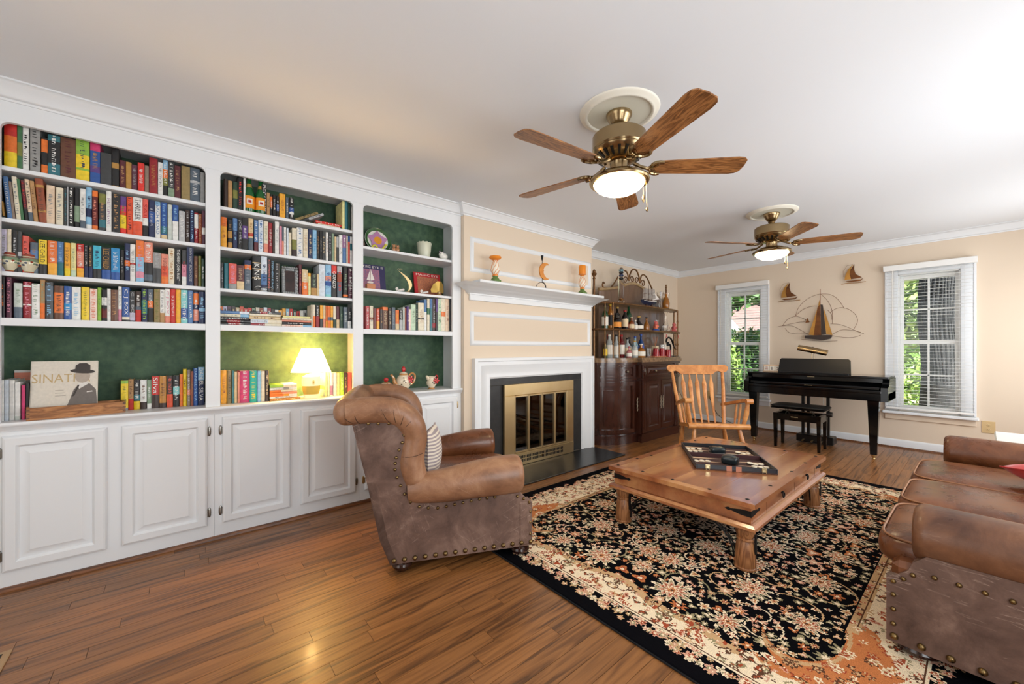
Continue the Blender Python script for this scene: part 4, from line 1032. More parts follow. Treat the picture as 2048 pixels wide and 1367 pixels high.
def rounded_end_tube(mb, pts, r, n=18):
    """tube whose far end closes in a soft dome"""
    P = [Vector(p) for p in pts]; d = (P[-1] - P[-2]).normalized(); rr = list(r) if isinstance(r, (list, tuple)) else [r] * len(P)
    for k in range(1, 6):
        a = k / 5 * PI / 2; P.append(Vector(pts[-1]) + d * math.sin(a) * .035); rr.append(rr[len(pts) - 1] * (.72 + .28 * math.cos(a)))
    return mb.tube(P, rr, n)
def soft_box(x0, x1, y0, y1, z0, z1, p=.32, pz=.5, nu=32, nv=14): return MB().ell(((x0 + x1) / 2, (y0 + y1) / 2, (z0 + z1) / 2), ((x1 - x0) / 2, (y1 - y0) / 2, (z1 - z0) / 2), nu, nv, p, pz=pz)
# ---- armchair: local x to its front, y to its left side (far from camera)
ac = thing('leather_armchair', 'worn brown leather club armchair with rolled back and brass nails', 'armchair', (.847, 1.937, 0), R(-25.5))
side = [(-.024, .05), (.741, .06), (.738, .295), (.705, .325), (.66, .37), (.48, .39), (.351, .385), (.217, .375), (.13, .385), (.10, .40), (.06, .48), (.04, .545), (.05, .605), (.08, .68), (.08, .742), (.02, .81), (-.08, .82), (-.20, .81), (-.187, .757), (-.137, .483), (-.075, .181)]
WD = .86
for v0, nm in ((.015, 'near'), (WD - .05, 'far')):
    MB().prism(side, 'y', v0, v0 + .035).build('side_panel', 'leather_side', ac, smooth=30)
roll = [(-.235, .838), (-.16, .845), (-.06, .845), (.02, .825), (.075, .775), (.098, .70), (.086, .62), (.082, .55), (.105, .47), (.15, .42)]
rrad = [.066, .070, .070, .069, .069, .066, .068, .070, .066, .05]
for v in (.045, WD - .06):
    sg = 1 if v < .4 else -1
    pts = smoothpath([(u, v + sg * (.012 if i > 4 else 0), z) for i, (u, z) in enumerate(roll)], 5)
    rr = [rrad[min(int(i / 5), 9)] * (1 - (i % 5) / 5) + rrad[min(int(i / 5) + 1, 9)] * (i % 5) / 5 for i in range(len(pts))]
    mb = MB().tube(pts, rr, 20); mb.ell((-.235, v, .838), (.066, .05, .066), 16, 10)
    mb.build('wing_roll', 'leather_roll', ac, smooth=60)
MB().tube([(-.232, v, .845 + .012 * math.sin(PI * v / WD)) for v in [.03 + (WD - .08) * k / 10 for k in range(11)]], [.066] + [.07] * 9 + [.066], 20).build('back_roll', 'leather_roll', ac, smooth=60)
# leaning rear panel and inner back
MB().add([(-.024, .015, .05), (-.024, WD - .015, .05), (-.075, WD - .015, .181), (-.075, .015, .181), (-.137, WD - .015, .483), (-.137, .015, .483), (-.21, WD - .02, .79), (-.21, .02, .79),
          (.016, .015, .05), (.016, WD - .015, .05), (-.035, WD - .015, .181), (-.035, .015, .181), (-.097, WD - .015, .483), (-.097, .015, .483), (-.17, WD - .02, .79), (-.17, .02, .79)],
         [(0, 1, 2, 3), (3, 2, 4, 5), (5, 4, 6, 7), (8, 9, 10, 11), (11, 10, 12, 13), (13, 12, 14, 15), (0, 1, 9, 8), (7, 6, 14, 15), (0, 3, 11, 8), (3, 5, 13, 11), (5, 7, 15, 13), (1, 2, 10, 9), (2, 4, 12, 10), (4, 6, 14, 12)]).build('rear_panel', 'leather_side', ac, smooth=30)
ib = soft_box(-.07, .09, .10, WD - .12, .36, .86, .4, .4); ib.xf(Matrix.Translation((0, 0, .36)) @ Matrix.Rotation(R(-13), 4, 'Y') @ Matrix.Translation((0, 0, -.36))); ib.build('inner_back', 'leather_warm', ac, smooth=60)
for v in (.040, WD - .055):
    mb = MB(); rounded_end_tube(mb, smoothpath([(.07, v + (.02 if v < .4 else -.02), .418), (.25, v, .430), (.42, v, .448), (.56, v, .459), (.645, v, .462)], 4), [.066 + .039 * min(1, (i / 11) ** .6) for i in range(17)], 20)
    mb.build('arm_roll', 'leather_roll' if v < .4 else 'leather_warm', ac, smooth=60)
    MB().bev(.66, .742, v - .03, v + .05, .06, .31, .012).build('arm_front', 'leather_side', ac)
MB().bev(.10, .735, .05, WD - .05, .065, .29, .01).build('seat_base', 'leather_side', ac)
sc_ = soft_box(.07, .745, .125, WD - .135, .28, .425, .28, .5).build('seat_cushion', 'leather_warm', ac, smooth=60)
for (u, v) in ((.035, .055), (.68, .055), (.035, WD - .07), (.68, WD - .07)):
    MB().lathe([(0, 0), (.028, .0), (.032, .004), (.036, .012), (.05, .022), (.054, .034), (.05, .046), (.036, .056), (.03, .066), (0, .066)], (u, v, 0), 20).build('bun_foot', 'dark_wood_foot', ac)
nl = [(-.19, .797), (-.13, .783), (-.082, .781), (-.03, .779), (.008, .776), (.052, .748), (.046, .715), (.036, .677), (.02, .64), (.006, .601), (.001, .572), (.0, .54), (.010, .50), (.027, .455), (.048, .41), (.078, .366), (.122, .337), (.168, .326), (.217, .321), (.262, .325), (.306, .331), (.351, .336), (.395, .341), (.44, .346), (.482, .349), (.525, .35), (.654, .342), (.69, .325), (.722, .302), (.728, .25), (.728, .19), (.728, .125)]
for (u, z) in nl: link('nail', nail_me, ac, (u, .013, z))
for k in range(15): link('nail', nail_big, ac, (-.005 + k * .0525, .012, .072 + .0007 * k))
for k in range(7): link('nail', nail_me, ac, (-.052, .10 + k * .11, .10))
# pleats gathered at the corner of the roll, creases drawn as dark lines
for (p0, p1, p2) in (((-.02, .78), (-.045, .80), (-.065, .86)), ((.005, .782), (-.005, .82), (-.01, .88)), ((.028, .772), (.04, .81), (.06, .865)), ((.045, .755), (.08, .79), (.112, .825)), ((.052, .735), (.10, .745), (.148, .765)), ((.004, .605), (.07, .60), (.14, .615)), ((-.17, .785), (-.185, .80), (-.19, .83)), ((-.2, .79), (-.225, .80), (-.235, .82))):
    pl = []
    for t in range(9):
        s_ = t / 8; u = (1 - s_) ** 2 * p0[0] + 2 * s_ * (1 - s_) * p1[0] + s_ * s_ * p2[0]; z = (1 - s_) ** 2 * p0[1] + 2 * s_ * (1 - s_) * p1[1] + s_ * s_ * p2[1]
        best = min(range(len(roll) * 6), key=lambda i: (lerp(roll[min(i // 6, 9)][0], roll[min(i // 6 + 1, 9)][0], i % 6 / 6) - u) ** 2 + (lerp(roll[min(i // 6, 9)][1], roll[min(i // 6 + 1, 9)][1], i % 6 / 6) - z) ** 2)
        cu = lerp(roll[min(best // 6, 9)][0], roll[min(best // 6 + 1, 9)][0], best % 6 / 6); cz = lerp(roll[min(best // 6, 9)][1], roll[min(best // 6 + 1, 9)][1], best % 6 / 6)
        dd = min(.0685, math.hypot(u - cu, z - cz)); pl.append((u, (.045 + (.012 if best > 24 else 0)) - math.sqrt(.0688 ** 2 - dd ** 2), z))
    MB().tube(pl, .0013, 5).build('pleat', 'crease_dark', ac)
# striped pillow on the armchair seat
pm, nt, b = base_mat('stripe_cloth'); tc = node(nt, 'ShaderNodeTexCoord'); wv = node(nt, 'ShaderNodeTexWave'); wv.bands_direction = 'Y'; wv.inputs['Scale'].default_value = 16; wv.inputs['Distortion'].default_value = .5
nt.links.new(tc.outputs['Object'], wv.inputs[0]); r_ = ramp(nt, [(.35, rgb(222, 212, 198)), (.5, rgb(200, 186, 172)), (.7, rgb(158, 146, 150))]); nt.links.new(wv.outputs[0], r_.inputs[0]); nt.links.new(r_.outputs[0], b.inputs['Base Color']); b.inputs['Roughness'].default_value = .9
def pillow(name, label, w, hgt, th, mat, loc, rot):
    mb = MB(); n = 16; vs = []; fs = []
    for s_ in (1, -1):
        for i in range(n + 1):
            for j in range(n + 1):
                x = -1 + 2 * i / n; y = -1 + 2 * j / n; k = (1 - x * x) * (1 - y * y); px = x * (1 - .06 * (1 - y * y)); py = y * (1 - .06 * (1 - x * x))
                vs.append((px * w / 2, py * hgt / 2, s_ * th / 2 * k ** .42))
    N = (n + 1) ** 2
    for s_ in range(2):
        for i in range(n):
            for j in range(n): a = s_ * N + i * (n + 1) + j; fs.append((a, a + 1, a + n + 2, a + n + 1))
    o = thing(name, label, 'pillow', loc); mb.add(vs, fs).build('cover', mat, o, smooth=70, rot=rot)
    pp = []
    for t in range(4 * n):
        sd, q = divmod(t, n); x, y = [(-1 + 2 * q / n, -1), (1, -1 + 2 * q / n), (1 - 2 * q / n, 1), (-1, 1 - 2 * q / n)][sd]
        pp.append((x * (1 - .06 * (1 - y * y)) * w / 2, y * (1 - .06 * (1 - x * x)) * hgt / 2, 0))
    MB().tube(pp, .004, 6, closed=True).build('seam', mat, o, rot=rot); return o
ca, sa = math.cos(R(-25.5)), math.sin(R(-25.5))
def acw(u, v, z): return (.847 + u * ca - v * sa, 1.937 + u * sa + v * ca, z)
pillow('striped_pillow', 'pale striped pillow on the seat of the leather armchair', .27, .30, .12, 'stripe_cloth', acw(.20, .30, .545), (R(90), R(0), R(-25.5 + 78)))
# ---- sofa along the right wall, seat towards the fireplace
so = thing('leather_sofa', 'brown leather three-seat sofa with rolled arms at the right edge', 'sofa', (3.08, -.25, 0)); so_ = (-3.08, .25, 0)
sp = [(.237, .055), (.237, .30), (.205, .315), (.178, .34), (.165, .375), (.13, .41), (-.3, .41), (-.72, .41), (-.72, .055)]
for x0 in (2.070, 4.085): MB().prism(sp, 'x', x0, x0 + .035).off(so_).build('side_panel', 'leather_side', so, smooth=30)
for x, far in ((2.165, 0), (4.02, 1)):
    mb = MB(); pts = smoothpath([(x, -.72, .455), (x, -.4, .460), (x, -.1, .464), (x, .07, .465), (x, .135, .465)], 4); rounded_end_tube(mb, pts, .108, 22)
    mb.off(so_).build('arm_roll', 'leather_warm' if far else 'leather_brown', so, smooth=60)
    MB().bev(x - .085, x + .085, -.70, .225, .06, .36, .02).off(so_).build('arm_body', 'leather_warm', so)
MB().bev(2.12, 4.07, -.70, .235, .065, .30, .015).off(so_).build('seat_base', 'leather_warm', so)
MB().bev(2.12, 4.07, -.80, -.60, .065, .72, .05).off(so_).build('back_frame', 'leather_side', so)
cush = [(2.145, 2.735), (2.735, 3.285), (3.285, 3.905)]
for k, (x0, x1) in enumerate(cush):
    cu = soft_box(x0 + .002, x1 - .002, -.58 if k else -.58, .285, .285, .440, .26, .55, 40, 16)
    c_ = cu.off(so_).build('seat_cushion', 'leather_warm', so, smooth=60)
    cx_, cy_, hx, hy_ = (x0 + x1) / 2, -.1475, (x1 - x0) / 2 - .004, .4315
    pth = []
    for t in range(48):
        th = 2 * PI * t / 48; s1 = math.copysign(abs(math.cos(th)) ** .26, math.cos(th)); s2 = math.copysign(abs(math.sin(th)) ** .26, math.sin(th)); pth.append((cx_ + hx * .955 * s1, cy_ + hy_ * .965 * s2, .4135))
    MB().tube(pth, .0045, 6, closed=True).off(so_).build('piping', 'pale_piping', c_)
    soft_box(x0 + .01, x1 - .01, -.66, -.44, .42, .80, .35, .45).off(so_).build('back_cushion', 'leather_warm', so, smooth=60)
for (x, y) in ((2.155, .16), (4.02, .16), (2.155, -.66), (4.02, -.66)):
    MB().lathe([(0, 0), (.035, 0), (.04, .005), (.046, .014), (.068, .024), (.072, .036), (.066, .048), (.045, .058), (.04, .068), (0, .068)], (x, y, 0), 20).off(so_).build('bun_foot', 'dark_wood_foot', so)
for k in range(13): link('nail', nail_big, so, (2.068 - 3.08, .215 - k * .072 + .25, .078))
for (y, z) in ((.217, .285), (.217, .235), (.217, .18), (.217, .125), (.19, .305), (.165, .33)): link('nail', nail_me, so, (2.067 - 3.08, y + .25, z))
for k in range(14): link('nail', nail_me, so, (2.066 - 3.08, .11 - k * .058 + .25, .345))
plain('red_cloth', (206, 40, 30), .85, c2=(186, 30, 26), scale=30, sheen=.3)
pillow('red_pillow', 'bright red pillow on the far sofa seat', .40, .40, .15, 'red_cloth', (3.40, -.34, .495), (R(16), R(9), R(38)))
# white side table beyond the far sofa arm
wt = thing('side_table', 'white side table top just beyond the far sofa arm', 'table', (4.62, -.36, 0))
MB().bev(-.3, .3, -.38, .30, .488, .512, .006).build('table_top', 'white_gloss', wt)
for sx in (-.26, .26):
    for sy in (-.33, .25): MB().bev(sx - .02, sx + .02, sy - .02, sy + .02, 0, .488, .003).build('leg', 'white_gloss', wt)
# ------------------------------------------------------------------ rug: woven pattern computed and stored on a fine grid
RX0, RX1, RY0, RY1 = 1.375, 4.535, -.025, 2.35
NX, NY = 640, 480
qx, qy = NX // 2, NY // 2                       # one quarter, mirrored
ha, hb = (RX1 - RX0) / 2, (RY1 - RY0) / 2
gx = (np.arange(qx) + .5) / qx * ha; gy = (np.arange(qy) + .5) / qy * hb      # distance from the outer edge
EX, EY = np.meshgrid(gx, gy, indexing='ij')
def cl(*c): return np.array(rgb(*c)[:3])
K_BLACK, K_CREAM, K_TAN, K_RUST, K_PINK, K_BROWN, K_SAGE, K_SHEEN, K_ORANGE = cl(9, 9, 13), cl(232, 214, 184), cl(196, 160, 118), cl(160, 76, 50), cl(206, 156, 132), cl(92, 62, 46), cl(150, 140, 108), cl(176, 172, 164), cl(190, 118, 72)
nr = np.random.RandomState(4)
IM = np.zeros((qx, qy, 3)); IM[:] = K_BLACK
E_ = np.minimum(EX, EY)
# field boundary: straight along the long sides, scalloped towards the short ends, lobed at the corner
sc = .27 + .03 * np.abs(np.sin(EY * 9.5)) + .05 * np.clip((EY - .9) / .3, 0, 1)
lobe = ((EX - .60) / .22) ** 2 + ((EY - .50) / .13) ** 2 < 1
field = (EX > sc) & (EY > .393)
corner = (EX < .72) & (EY < .62) & (EX > .25)
spand = ((EX - .54) / .25) ** 2 + ((EY - .42) / .20) ** 2 < 1
IM[(E_ > .145)] = K_CREAM
sp2 = spand & (E_ > .16); IM[sp2] = K_ORANGE
for (cx_, cy_, rx, ry) in ((.38, .36, .11, .09), (.58, .28, .10, .085), (.46, .26, .07, .07), (.33, .50, .08, .09), (.72, .34, .08, .06)):
    IM[(((EX - cx_) / rx) ** 2 + ((EY - cy_) / ry) ** 2 < 1) & (E_ > .16)] = K_ORANGE
band = (np.abs(np.where(EY < EX, EY - .393, EX - sc)) < .045) & ~corner; IM[band & (E_ > .2)] = K_TAN
inner = field & ~(corner & ~lobe & spand) & ~(spand & (EX < .72) & ~lobe)
IM[inner | (lobe & (E_ > .3))] = K_BLACK
ring = (np.abs(np.sqrt(((EX - .60) / .22) ** 2 + ((EY - .50) / .13) ** 2) - 1.10) < .05); IM[ring & spand] = K_TAN
FIELD = inner | lobe
def blot(cx_, cy_, r, n, cols, ph=0., sx=1., where=None):
    i0, i1 = max(0, int((cx_ - r * 1.3) / ha * qx)), min(qx, int((cx_ + r * 1.3) / ha * qx) + 1); j0, j1 = max(0, int((cy_ - r * 1.3) / hb * qy)), min(qy, int((cy_ + r * 1.3) / hb * qy) + 1)
    if i1 <= i0 or j1 <= j0: return
    X = (EX[i0:i1, j0:j1] - cx_) * sx; Y = EY[i0:i1, j0:j1] - cy_; d = np.hypot(X, Y); t = np.arctan2(Y, X)
    rad = r * (.74 + .26 * np.cos(n * t + ph)); V = IM[i0:i1, j0:j1]; mask = np.ones(d.shape, bool) if where is None else where[i0:i1, j0:j1]
    for f, c in cols: V[(d < rad * f) & mask] = c
def vine(pts, wd, col, where=None):
    for k in range(len(pts) - 1):
        (x0, y0), (x1, y1) = pts[k], pts[k + 1]; i0, i1 = max(0, int((min(x0, x1) - wd) / ha * qx) - 1), min(qx, int((max(x0, x1) + wd) / ha * qx) + 2); j0, j1 = max(0, int((min(y0, y1) - wd) / hb * qy) - 1), min(qy, int((max(y0, y1) + wd) / hb * qy) + 2)
        if i1 <= i0 or j1 <= j0: continue
        X = EX[i0:i1, j0:j1]; Y = EY[i0:i1, j0:j1]; dx, dy = x1 - x0, y1 - y0; L2 = dx * dx + dy * dy + 1e-12; t = np.clip(((X - x0) * dx + (Y - y0) * dy) / L2, 0, 1)
        d = np.hypot(X - x0 - t * dx, Y - y0 - t * dy); m = d < wd
        if where is not None: m &= where[i0:i1, j0:j1]
        IM[i0:i1, j0:j1][m] = col
def spiral(cx_, cy_, r, a, turns, sg): return [(cx_ + r * (1 - k / 40 * .8) * math.cos(a + sg * k / 40 * turns * 2 * PI), cy_ + r * (1 - k / 40 * .8) * math.sin(a + sg * k / 40 * turns * 2 * PI)) for k in range(41)]
# small flowers on the black guard band
gb = (E_ > .062) & (E_ < .15)
for k in range(260):
    if k < 150: p = (nr.uniform(.06, ha), nr.uniform(.075, .145))
    else: p = (nr.uniform(.075, .145), nr.uniform(.06, hb))
    blot(p[0], p[1], nr.uniform(.013, .026), nr.choice([5, 6]), [(1, [K_CREAM, K_PINK, K_TAN][nr.randint(3)]), (.6, [K_RUST, K_PINK, K_SAGE][nr.randint(3)]), (.3, K_CREAM)], nr.uniform(0, 6), where=gb)
# main cream border: scattered blossoms, leaves and long paisleys
mb_ = (E_ > .155) & ~FIELD
CREAMZ = mb_ & ~sp2
for k in range(620):
    if k < 380: p = (nr.uniform(.16, ha), nr.uniform(.16, .40))
    else: p = (nr.uniform(.16, .34), nr.uniform(.16, hb))
    c1 = [K_BROWN, K_RUST, K_TAN, K_SAGE, K_BROWN, K_PINK][nr.randint(6)]
    blot(p[0], p[1], nr.uniform(.008, .021), nr.choice([2, 3, 5]), [(1, c1), (.5, K_CREAM if nr.rand() < .5 else K_RUST)], nr.uniform(0, 6), where=CREAMZ)
for k in range(26):
    p = (nr.uniform(.2, ha), nr.uniform(.2, .36)) if k < 16 else (nr.uniform(.2, .28), nr.uniform(.3, hb))
    vine(spiral(p[0], p[1], nr.uniform(.03, .06), nr.uniform(0, 6), .9, nr.choice([-1, 1])), .0028, K_BROWN, CREAMZ)
for (cx_, cy_, a) in ((.95, .27, .3), (1.4, .25, -.4), (.22, .72, 1.2), (.2, 1.05, 1.8), (.62, .2, .2)):
    for t in range(24):
        s_ = t / 23; blot(cx_ + (s_ - .5) * .12 * math.cos(a) - .03 * math.sin(s_ * PI) * math.sin(a), cy_ + (s_ - .5) * .12 * math.sin(a) + .03 * math.sin(s_ * PI) * math.cos(a), .008 + .022 * math.sin(s_ * PI), 1, [(1.25, K_CREAM), (1, K_RUST)], where=CREAMZ)
    for t in range(5): blot(cx_ + (t / 4 - .5) * .09 * math.cos(a), cy_ + (t / 4 - .5) * .09 * math.sin(a) + .02, .006, 5, [(1, K_CREAM)], where=CREAMZ)
for k in range(240):
    p = (nr.uniform(.2, .85), nr.uniform(.18, .66)); blot(p[0], p[1], nr.uniform(.010, .022), 5, [(1, [K_BROWN, K_RUST, K_CREAM][nr.randint(3)]), (.55, K_TAN), (.25, K_RUST)], nr.uniform(0, 6), where=sp2 & ~FIELD)
# pinstripes either side of the main border
for d_ in (.155, .36):
    st = np.abs(np.where(EY < EX, EY, EX) - d_) < .0035; IM[st & ~FIELD & ~sp2] = K_BROWN
IM[(np.abs(EY - .389) < .0045) & (EX > .7)] = K_BLACK
# black field: vines, leaves, many blossoms and a few large palmettes
for k in range(34):
    p = (nr.uniform(.4, ha), nr.uniform(.45, hb)); vine(spiral(p[0], p[1], nr.uniform(.06, .15), nr.uniform(0, 6), nr.uniform(.6, 1.2), nr.choice([-1, 1])), .0034, [K_TAN, K_CREAM, K_SAGE][nr.randint(3)], FIELD)
pts_ = []
for k in range(4000):
    p = (nr.uniform(.28, ha + .02), nr.uniform(.36, hb + .02)); r = nr.choice([.015, .021, .03, .042], p=[.25, .33, .27, .15])
    if all((p[0] - q[0]) ** 2 + (p[1] - q[1]) ** 2 > (r + q[2]) ** 2 * .78 for q in pts_): pts_.append((p[0], p[1], r))
for (x, y, r) in pts_:
    kind = nr.rand()
    if kind < .62: cols = [(1, [K_PINK, K_CREAM, K_TAN, K_ORANGE][nr.randint(4)]), (.62, [K_RUST, K_PINK, K_ORANGE][nr.randint(3)]), (.34, K_CREAM)]
    elif kind < .85: cols = [(1, K_SAGE), (.5, K_CREAM)]
    else: cols = [(1, K_CREAM), (.7, K_TAN), (.3, K_RUST)]
    blot(x, y, r, nr.choice([3, 5, 6, 8]), cols, nr.uniform(0, 6), nr.uniform(.75, 1.3), FIELD)
for (x, y, r) in ((.43, .98, .105), (.40, .72, .075), (.74, .74, .09), (1.05, .54, .085), (.64, .5, .075), (1.28, .82, .095), (1.0, 1.05, .09), (1.42, .54, .07), (1.0, .80, .06), (.68, 1.12, .08), (1.55, .72, .06), (.52, 1.17, .05)):
    blot(x, y, r * 1.16, 11, [(1, K_BLACK)], .3, where=FIELD); blot(x, y, r, 11, [(1, K_CREAM), (.8, K_SAGE), (.66, K_PINK), (.5, K_RUST), (.38, K_CREAM), (.24, K_ORANGE), (.12, K_BROWN)], .3, where=FIELD)
# medallion in the middle, window sheen put into its colour as grey
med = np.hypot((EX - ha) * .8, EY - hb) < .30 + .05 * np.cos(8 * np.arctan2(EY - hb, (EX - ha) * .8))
gm = med & (IM.sum(2) > .12); IM[gm] = IM[gm] * .45 + K_SHEEN * .4
IM[E_ < .062] = K_BLACK
FULL = np.concatenate([IM, IM[::-1]], 0); FULL = np.concatenate([FULL, FULL[:, ::-1]], 1)
nv = (NX + 1) * (NY + 1)
vx, vy = np.meshgrid(np.linspace(RX0, RX1, NX + 1), np.linspace(RY0, RY1, NY + 1), indexing='ij')
vz = .0095 + .0012 * np.random.RandomState(9).rand(NX + 1, NY + 1); vz[0] = vz[-1] = .001; vz[:, 0] = vz[:, -1] = .001
co = np.stack([vx - 2.955, vy - 1.1625, vz], -1).reshape(-1, 3)
ii, jj = np.meshgrid(np.arange(NX), np.arange(NY), indexing='ij'); v0 = (ii * (NY + 1) + jj).ravel(); quads = np.stack([v0, v0 + NY + 1, v0 + NY + 2, v0 + 1], 1)
me = bpy.data.meshes.new('rug_pile'); me.vertices.add(nv); me.vertices.foreach_set('co', co.ravel().astype(np.float32))
nq = len(quads); me.loops.add(nq * 4); me.loops.foreach_set('vertex_index', quads.ravel().astype(np.int32)); me.polygons.add(nq); me.polygons.foreach_set('loop_start', np.arange(0, nq * 4, 4, dtype=np.int32)); me.update(calc_edges=True)
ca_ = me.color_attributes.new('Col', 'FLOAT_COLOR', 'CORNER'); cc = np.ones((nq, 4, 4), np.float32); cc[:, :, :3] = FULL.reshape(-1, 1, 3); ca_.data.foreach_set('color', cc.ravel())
me.polygons.foreach_set('use_smooth', np.ones(nq, bool))
m_ = attr_mat('rug_wool', .95, .3, 420, bump=.25); m_.node_tree.nodes['Principled BSDF'].inputs['Sheen Weight'].default_value = .0; m_.node_tree.nodes['Principled BSDF'].inputs['Specular IOR Level'].default_value = .04
me.materials.append(m_)
rg = thing('oriental_rug', 'black and cream floral oriental rug under the coffee table', 'rug', (2.955, 1.1625, 0))
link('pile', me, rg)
plain('rug_edge', (16, 16, 20), .9)
MB().tube([(-1.582, -1.189, .005), (1.582, -1.189, .005), (1.582, 1.189, .005), (-1.582, 1.189, .005)], .005, 6, closed=True).build('bound_edge', 'rug_edge', rg)
# ------------------------------------------------------------------ coffee table
wood('sheesham', (112, 60, 36), (164, 98, 58), (204, 148, 96), ax=(.5, 2.6, 2.6), rough=.28, scale=1.5, coat=1., rings=3, bump=.03, rnd=True, hv=.1)
wood('leg_wood', (98, 56, 30), (142, 92, 54), (168, 116, 74), ax=(16, 16, 1.5), rough=.45, scale=2.5)
plain('black_iron', (22, 20, 20), .55, .4, bump=.1, scale=60)
TX0, TX1, TY0, TY1, TZ = 2.216, 3.618, .736, 1.622, .376
tb = thing('coffee_table', 'low rustic wooden coffee table with iron straps on the rug', 'table', ((TX0 + TX1) / 2, (TY0 + TY1) / 2, .010)); tc_ = ((TX0 + TX1) / 2, (TY0 + TY1) / 2)
to = (-tc_[0], -tc_[1], -.010)
def tpart(nm, mb, mat='sheesham', **k): return mb.off(to).build(nm, mat, tb, **k)
ys = [TY0 + .052, .955, 1.205, 1.41, TY1 - .052]
for k in range(4): tpart('top_plank', MB().bev(TX0 + .052, TX1 - .052, ys[k] + .0005, ys[k + 1] - .0005, TZ - .024, TZ, .001))
fr_ = .052
for nm, poly in (('top_border', [(TX0, TY0), (TX1, TY0), (TX1 - fr_, TY0 + fr_), (TX0 + fr_, TY0 + fr_)]), ('top_border', [(TX0, TY1), (TX1, TY1), (TX1 - fr_, TY1 - fr_), (TX0 + fr_, TY1 - fr_)]), ('top_border', [(TX0, TY0), (TX0, TY1), (TX0 + fr_, TY1 - fr_), (TX0 + fr_, TY0 + fr_)]), ('top_border', [(TX1, TY0), (TX1, TY1), (TX1 - fr_, TY1 - fr_), (TX1 - fr_, TY0 + fr_)])):
    tpart(nm, MB().prism(poly, 'z', TZ - .0245, TZ + .0005))
A = .028
tpart('end_apron', MB().bev(TX0 + A, TX0 + A + .02, TY0 + A, TY1 - A, .262, TZ - .0246, .002)); tpart('end_apron', MB().bev(TX1 - A - .02, TX1 - A, TY0 + A, TY1 - A, .262, TZ - .0246, .002))
sa_ = tpart('side_apron', MB().bev(TX0 + A + .0205, TX1 - A - .0205, TY0 + A, TY0 + A + .02, .262, TZ - .0246, .002)); tpart('side_apron', MB().bev(TX0 + A + .0205, TX1 - A - .0205, TY1 - A - .02, TY1 - A, .262, TZ - .0246, .002))
mprof = [(0, .226), (.02, .226), (.034, .236), (.034, .25), (.02, .2615), (0, .2615)]
q = [(TX0 + .034, TY0 + .034), (TX0 + .034, TY1 - .034), (TX1 - .034, TY1 - .034), (TX1 - .034, TY0 + .034)]
tpart('lower_moulding', MB().sweep(q[::-1], mprof, closed=True))
for (x, y) in ((2.285, .805), (3.55, .805), (2.285, 1.553), (3.55, 1.553)):
    tpart('leg', MB().lathe([(0, .0105), (.050, .0105), (.053, .014), (.053, .022), (.049, .026), (.049, .03), (.05, .034), (.048, .1), (.043, .145), (.036, .158), (.043, .163), (.043, .169), (.037, .174), (.044, .19), (.047, .205), (.045, .2255), (0, .2255)], (x, y, 0), 28), 'leg_wood')
def strap(face, c, z, l):
    ol = [(0, -.016), (l * .4, -.014), (l * .78, -.004), (l * .82, -.009), (l * .9, -.007), (l, 0), (l * .9, .007), (l * .82, .009), (l * .78, .004), (l * .4, .014), (0, .016)]; return ol
for (sx, x) in ((1, TX0 + A), (-1, TX1 - A)):
    for (sy, y) in ((1, TY0 + A), (-1, TY1 - A)):
        ol = strap(0, 0, 0, .13); m = MB()
        yo = y - sy * .0022; xo = x - sx * .0022
        m.prism([(x + sx * (p[0] - .002), .312 + p[1]) for p in ol], 'y', yo, yo + sy * .002); tpart('corner_strap', m, 'black_iron')
        m = MB().prism([(y + sy * (p[0] - .002), .312 + p[1]) for p in ol], 'x', xo, xo + sx * .002); tpart('corner_strap', m, 'black_iron')
stud = MB().lathe([(.0, .004), (.006, .0035), (.010, .0015), (.012, 0)], n=10).mesh('iron_stud', 'black_iron')
for (x, y) in ((2.272, 1.585), (2.272, 1.40), (2.272, 1.20), (2.272, .985), (2.272, .79), (2.51, 1.59), (2.66, 1.57), (3.1, 1.575), (3.37, 1.58), (3.565, 1.57), (3.57, 1.36), (3.57, .98), (3.56, .785), (2.6, .785), (3.0, .785), (3.3, .785)): link('iron_stud', stud, tb, (x + to[0], y + to[1], TZ + to[2]))
for x in (2.722, 3.22):   # ring pulls on the drawer side
    m = MB().cyl((x, TY0 + A, .318), (x, TY0 + A - .012, .318), .009, .007, 10); rp = tpart('ring_pull', m, 'black_iron')
    MB().tube([(x + .015 * math.cos(t * PI / 8), TY0 + A - .012, .303 + .015 * math.sin(t * PI / 8)) for t in range(16)], .0032, 6, closed=True).off(to).build('ring', 'black_iron', rp)
for x in (2.47, 2.97, 3.44): MB().box(x, x + .0015, TY0 + A - .0006, TY0 + A + .001, .264, .35).off(to).build('drawer_seam', 'black_iron', sa_)
for (x, sx) in ((2.285, 1), (3.55, -1)):
    for (y, sy) in ((.805, 1), (1.553, -1)):
        for dd in (0, .012):   # arched rods from leg to apron, along both sides
            tpart('arch_rod', MB().tube([(x, y + sy * (.045 + dd + (.18 - dd) * (1 - math.cos(R(a)))), .05 + (.175 - dd) * math.sin(R(a))) for a in range(0, 91, 9)], .0045, 6), 'black_iron')
        tpart('arch_rod', MB().tube([(x + sx * (.045 + .18 * (1 - math.cos(R(a)))), y, .05 + .175 * math.sin(R(a))) for a in range(0, 91, 9)], .0045, 6), 'black_iron')
        tpart('leg_plate', MB().prism([(x - .009, .10), (x + .009, .10), (x + .007, .2), (x - .007, .2)], 'y', y - .053, y - .046), 'black_iron')
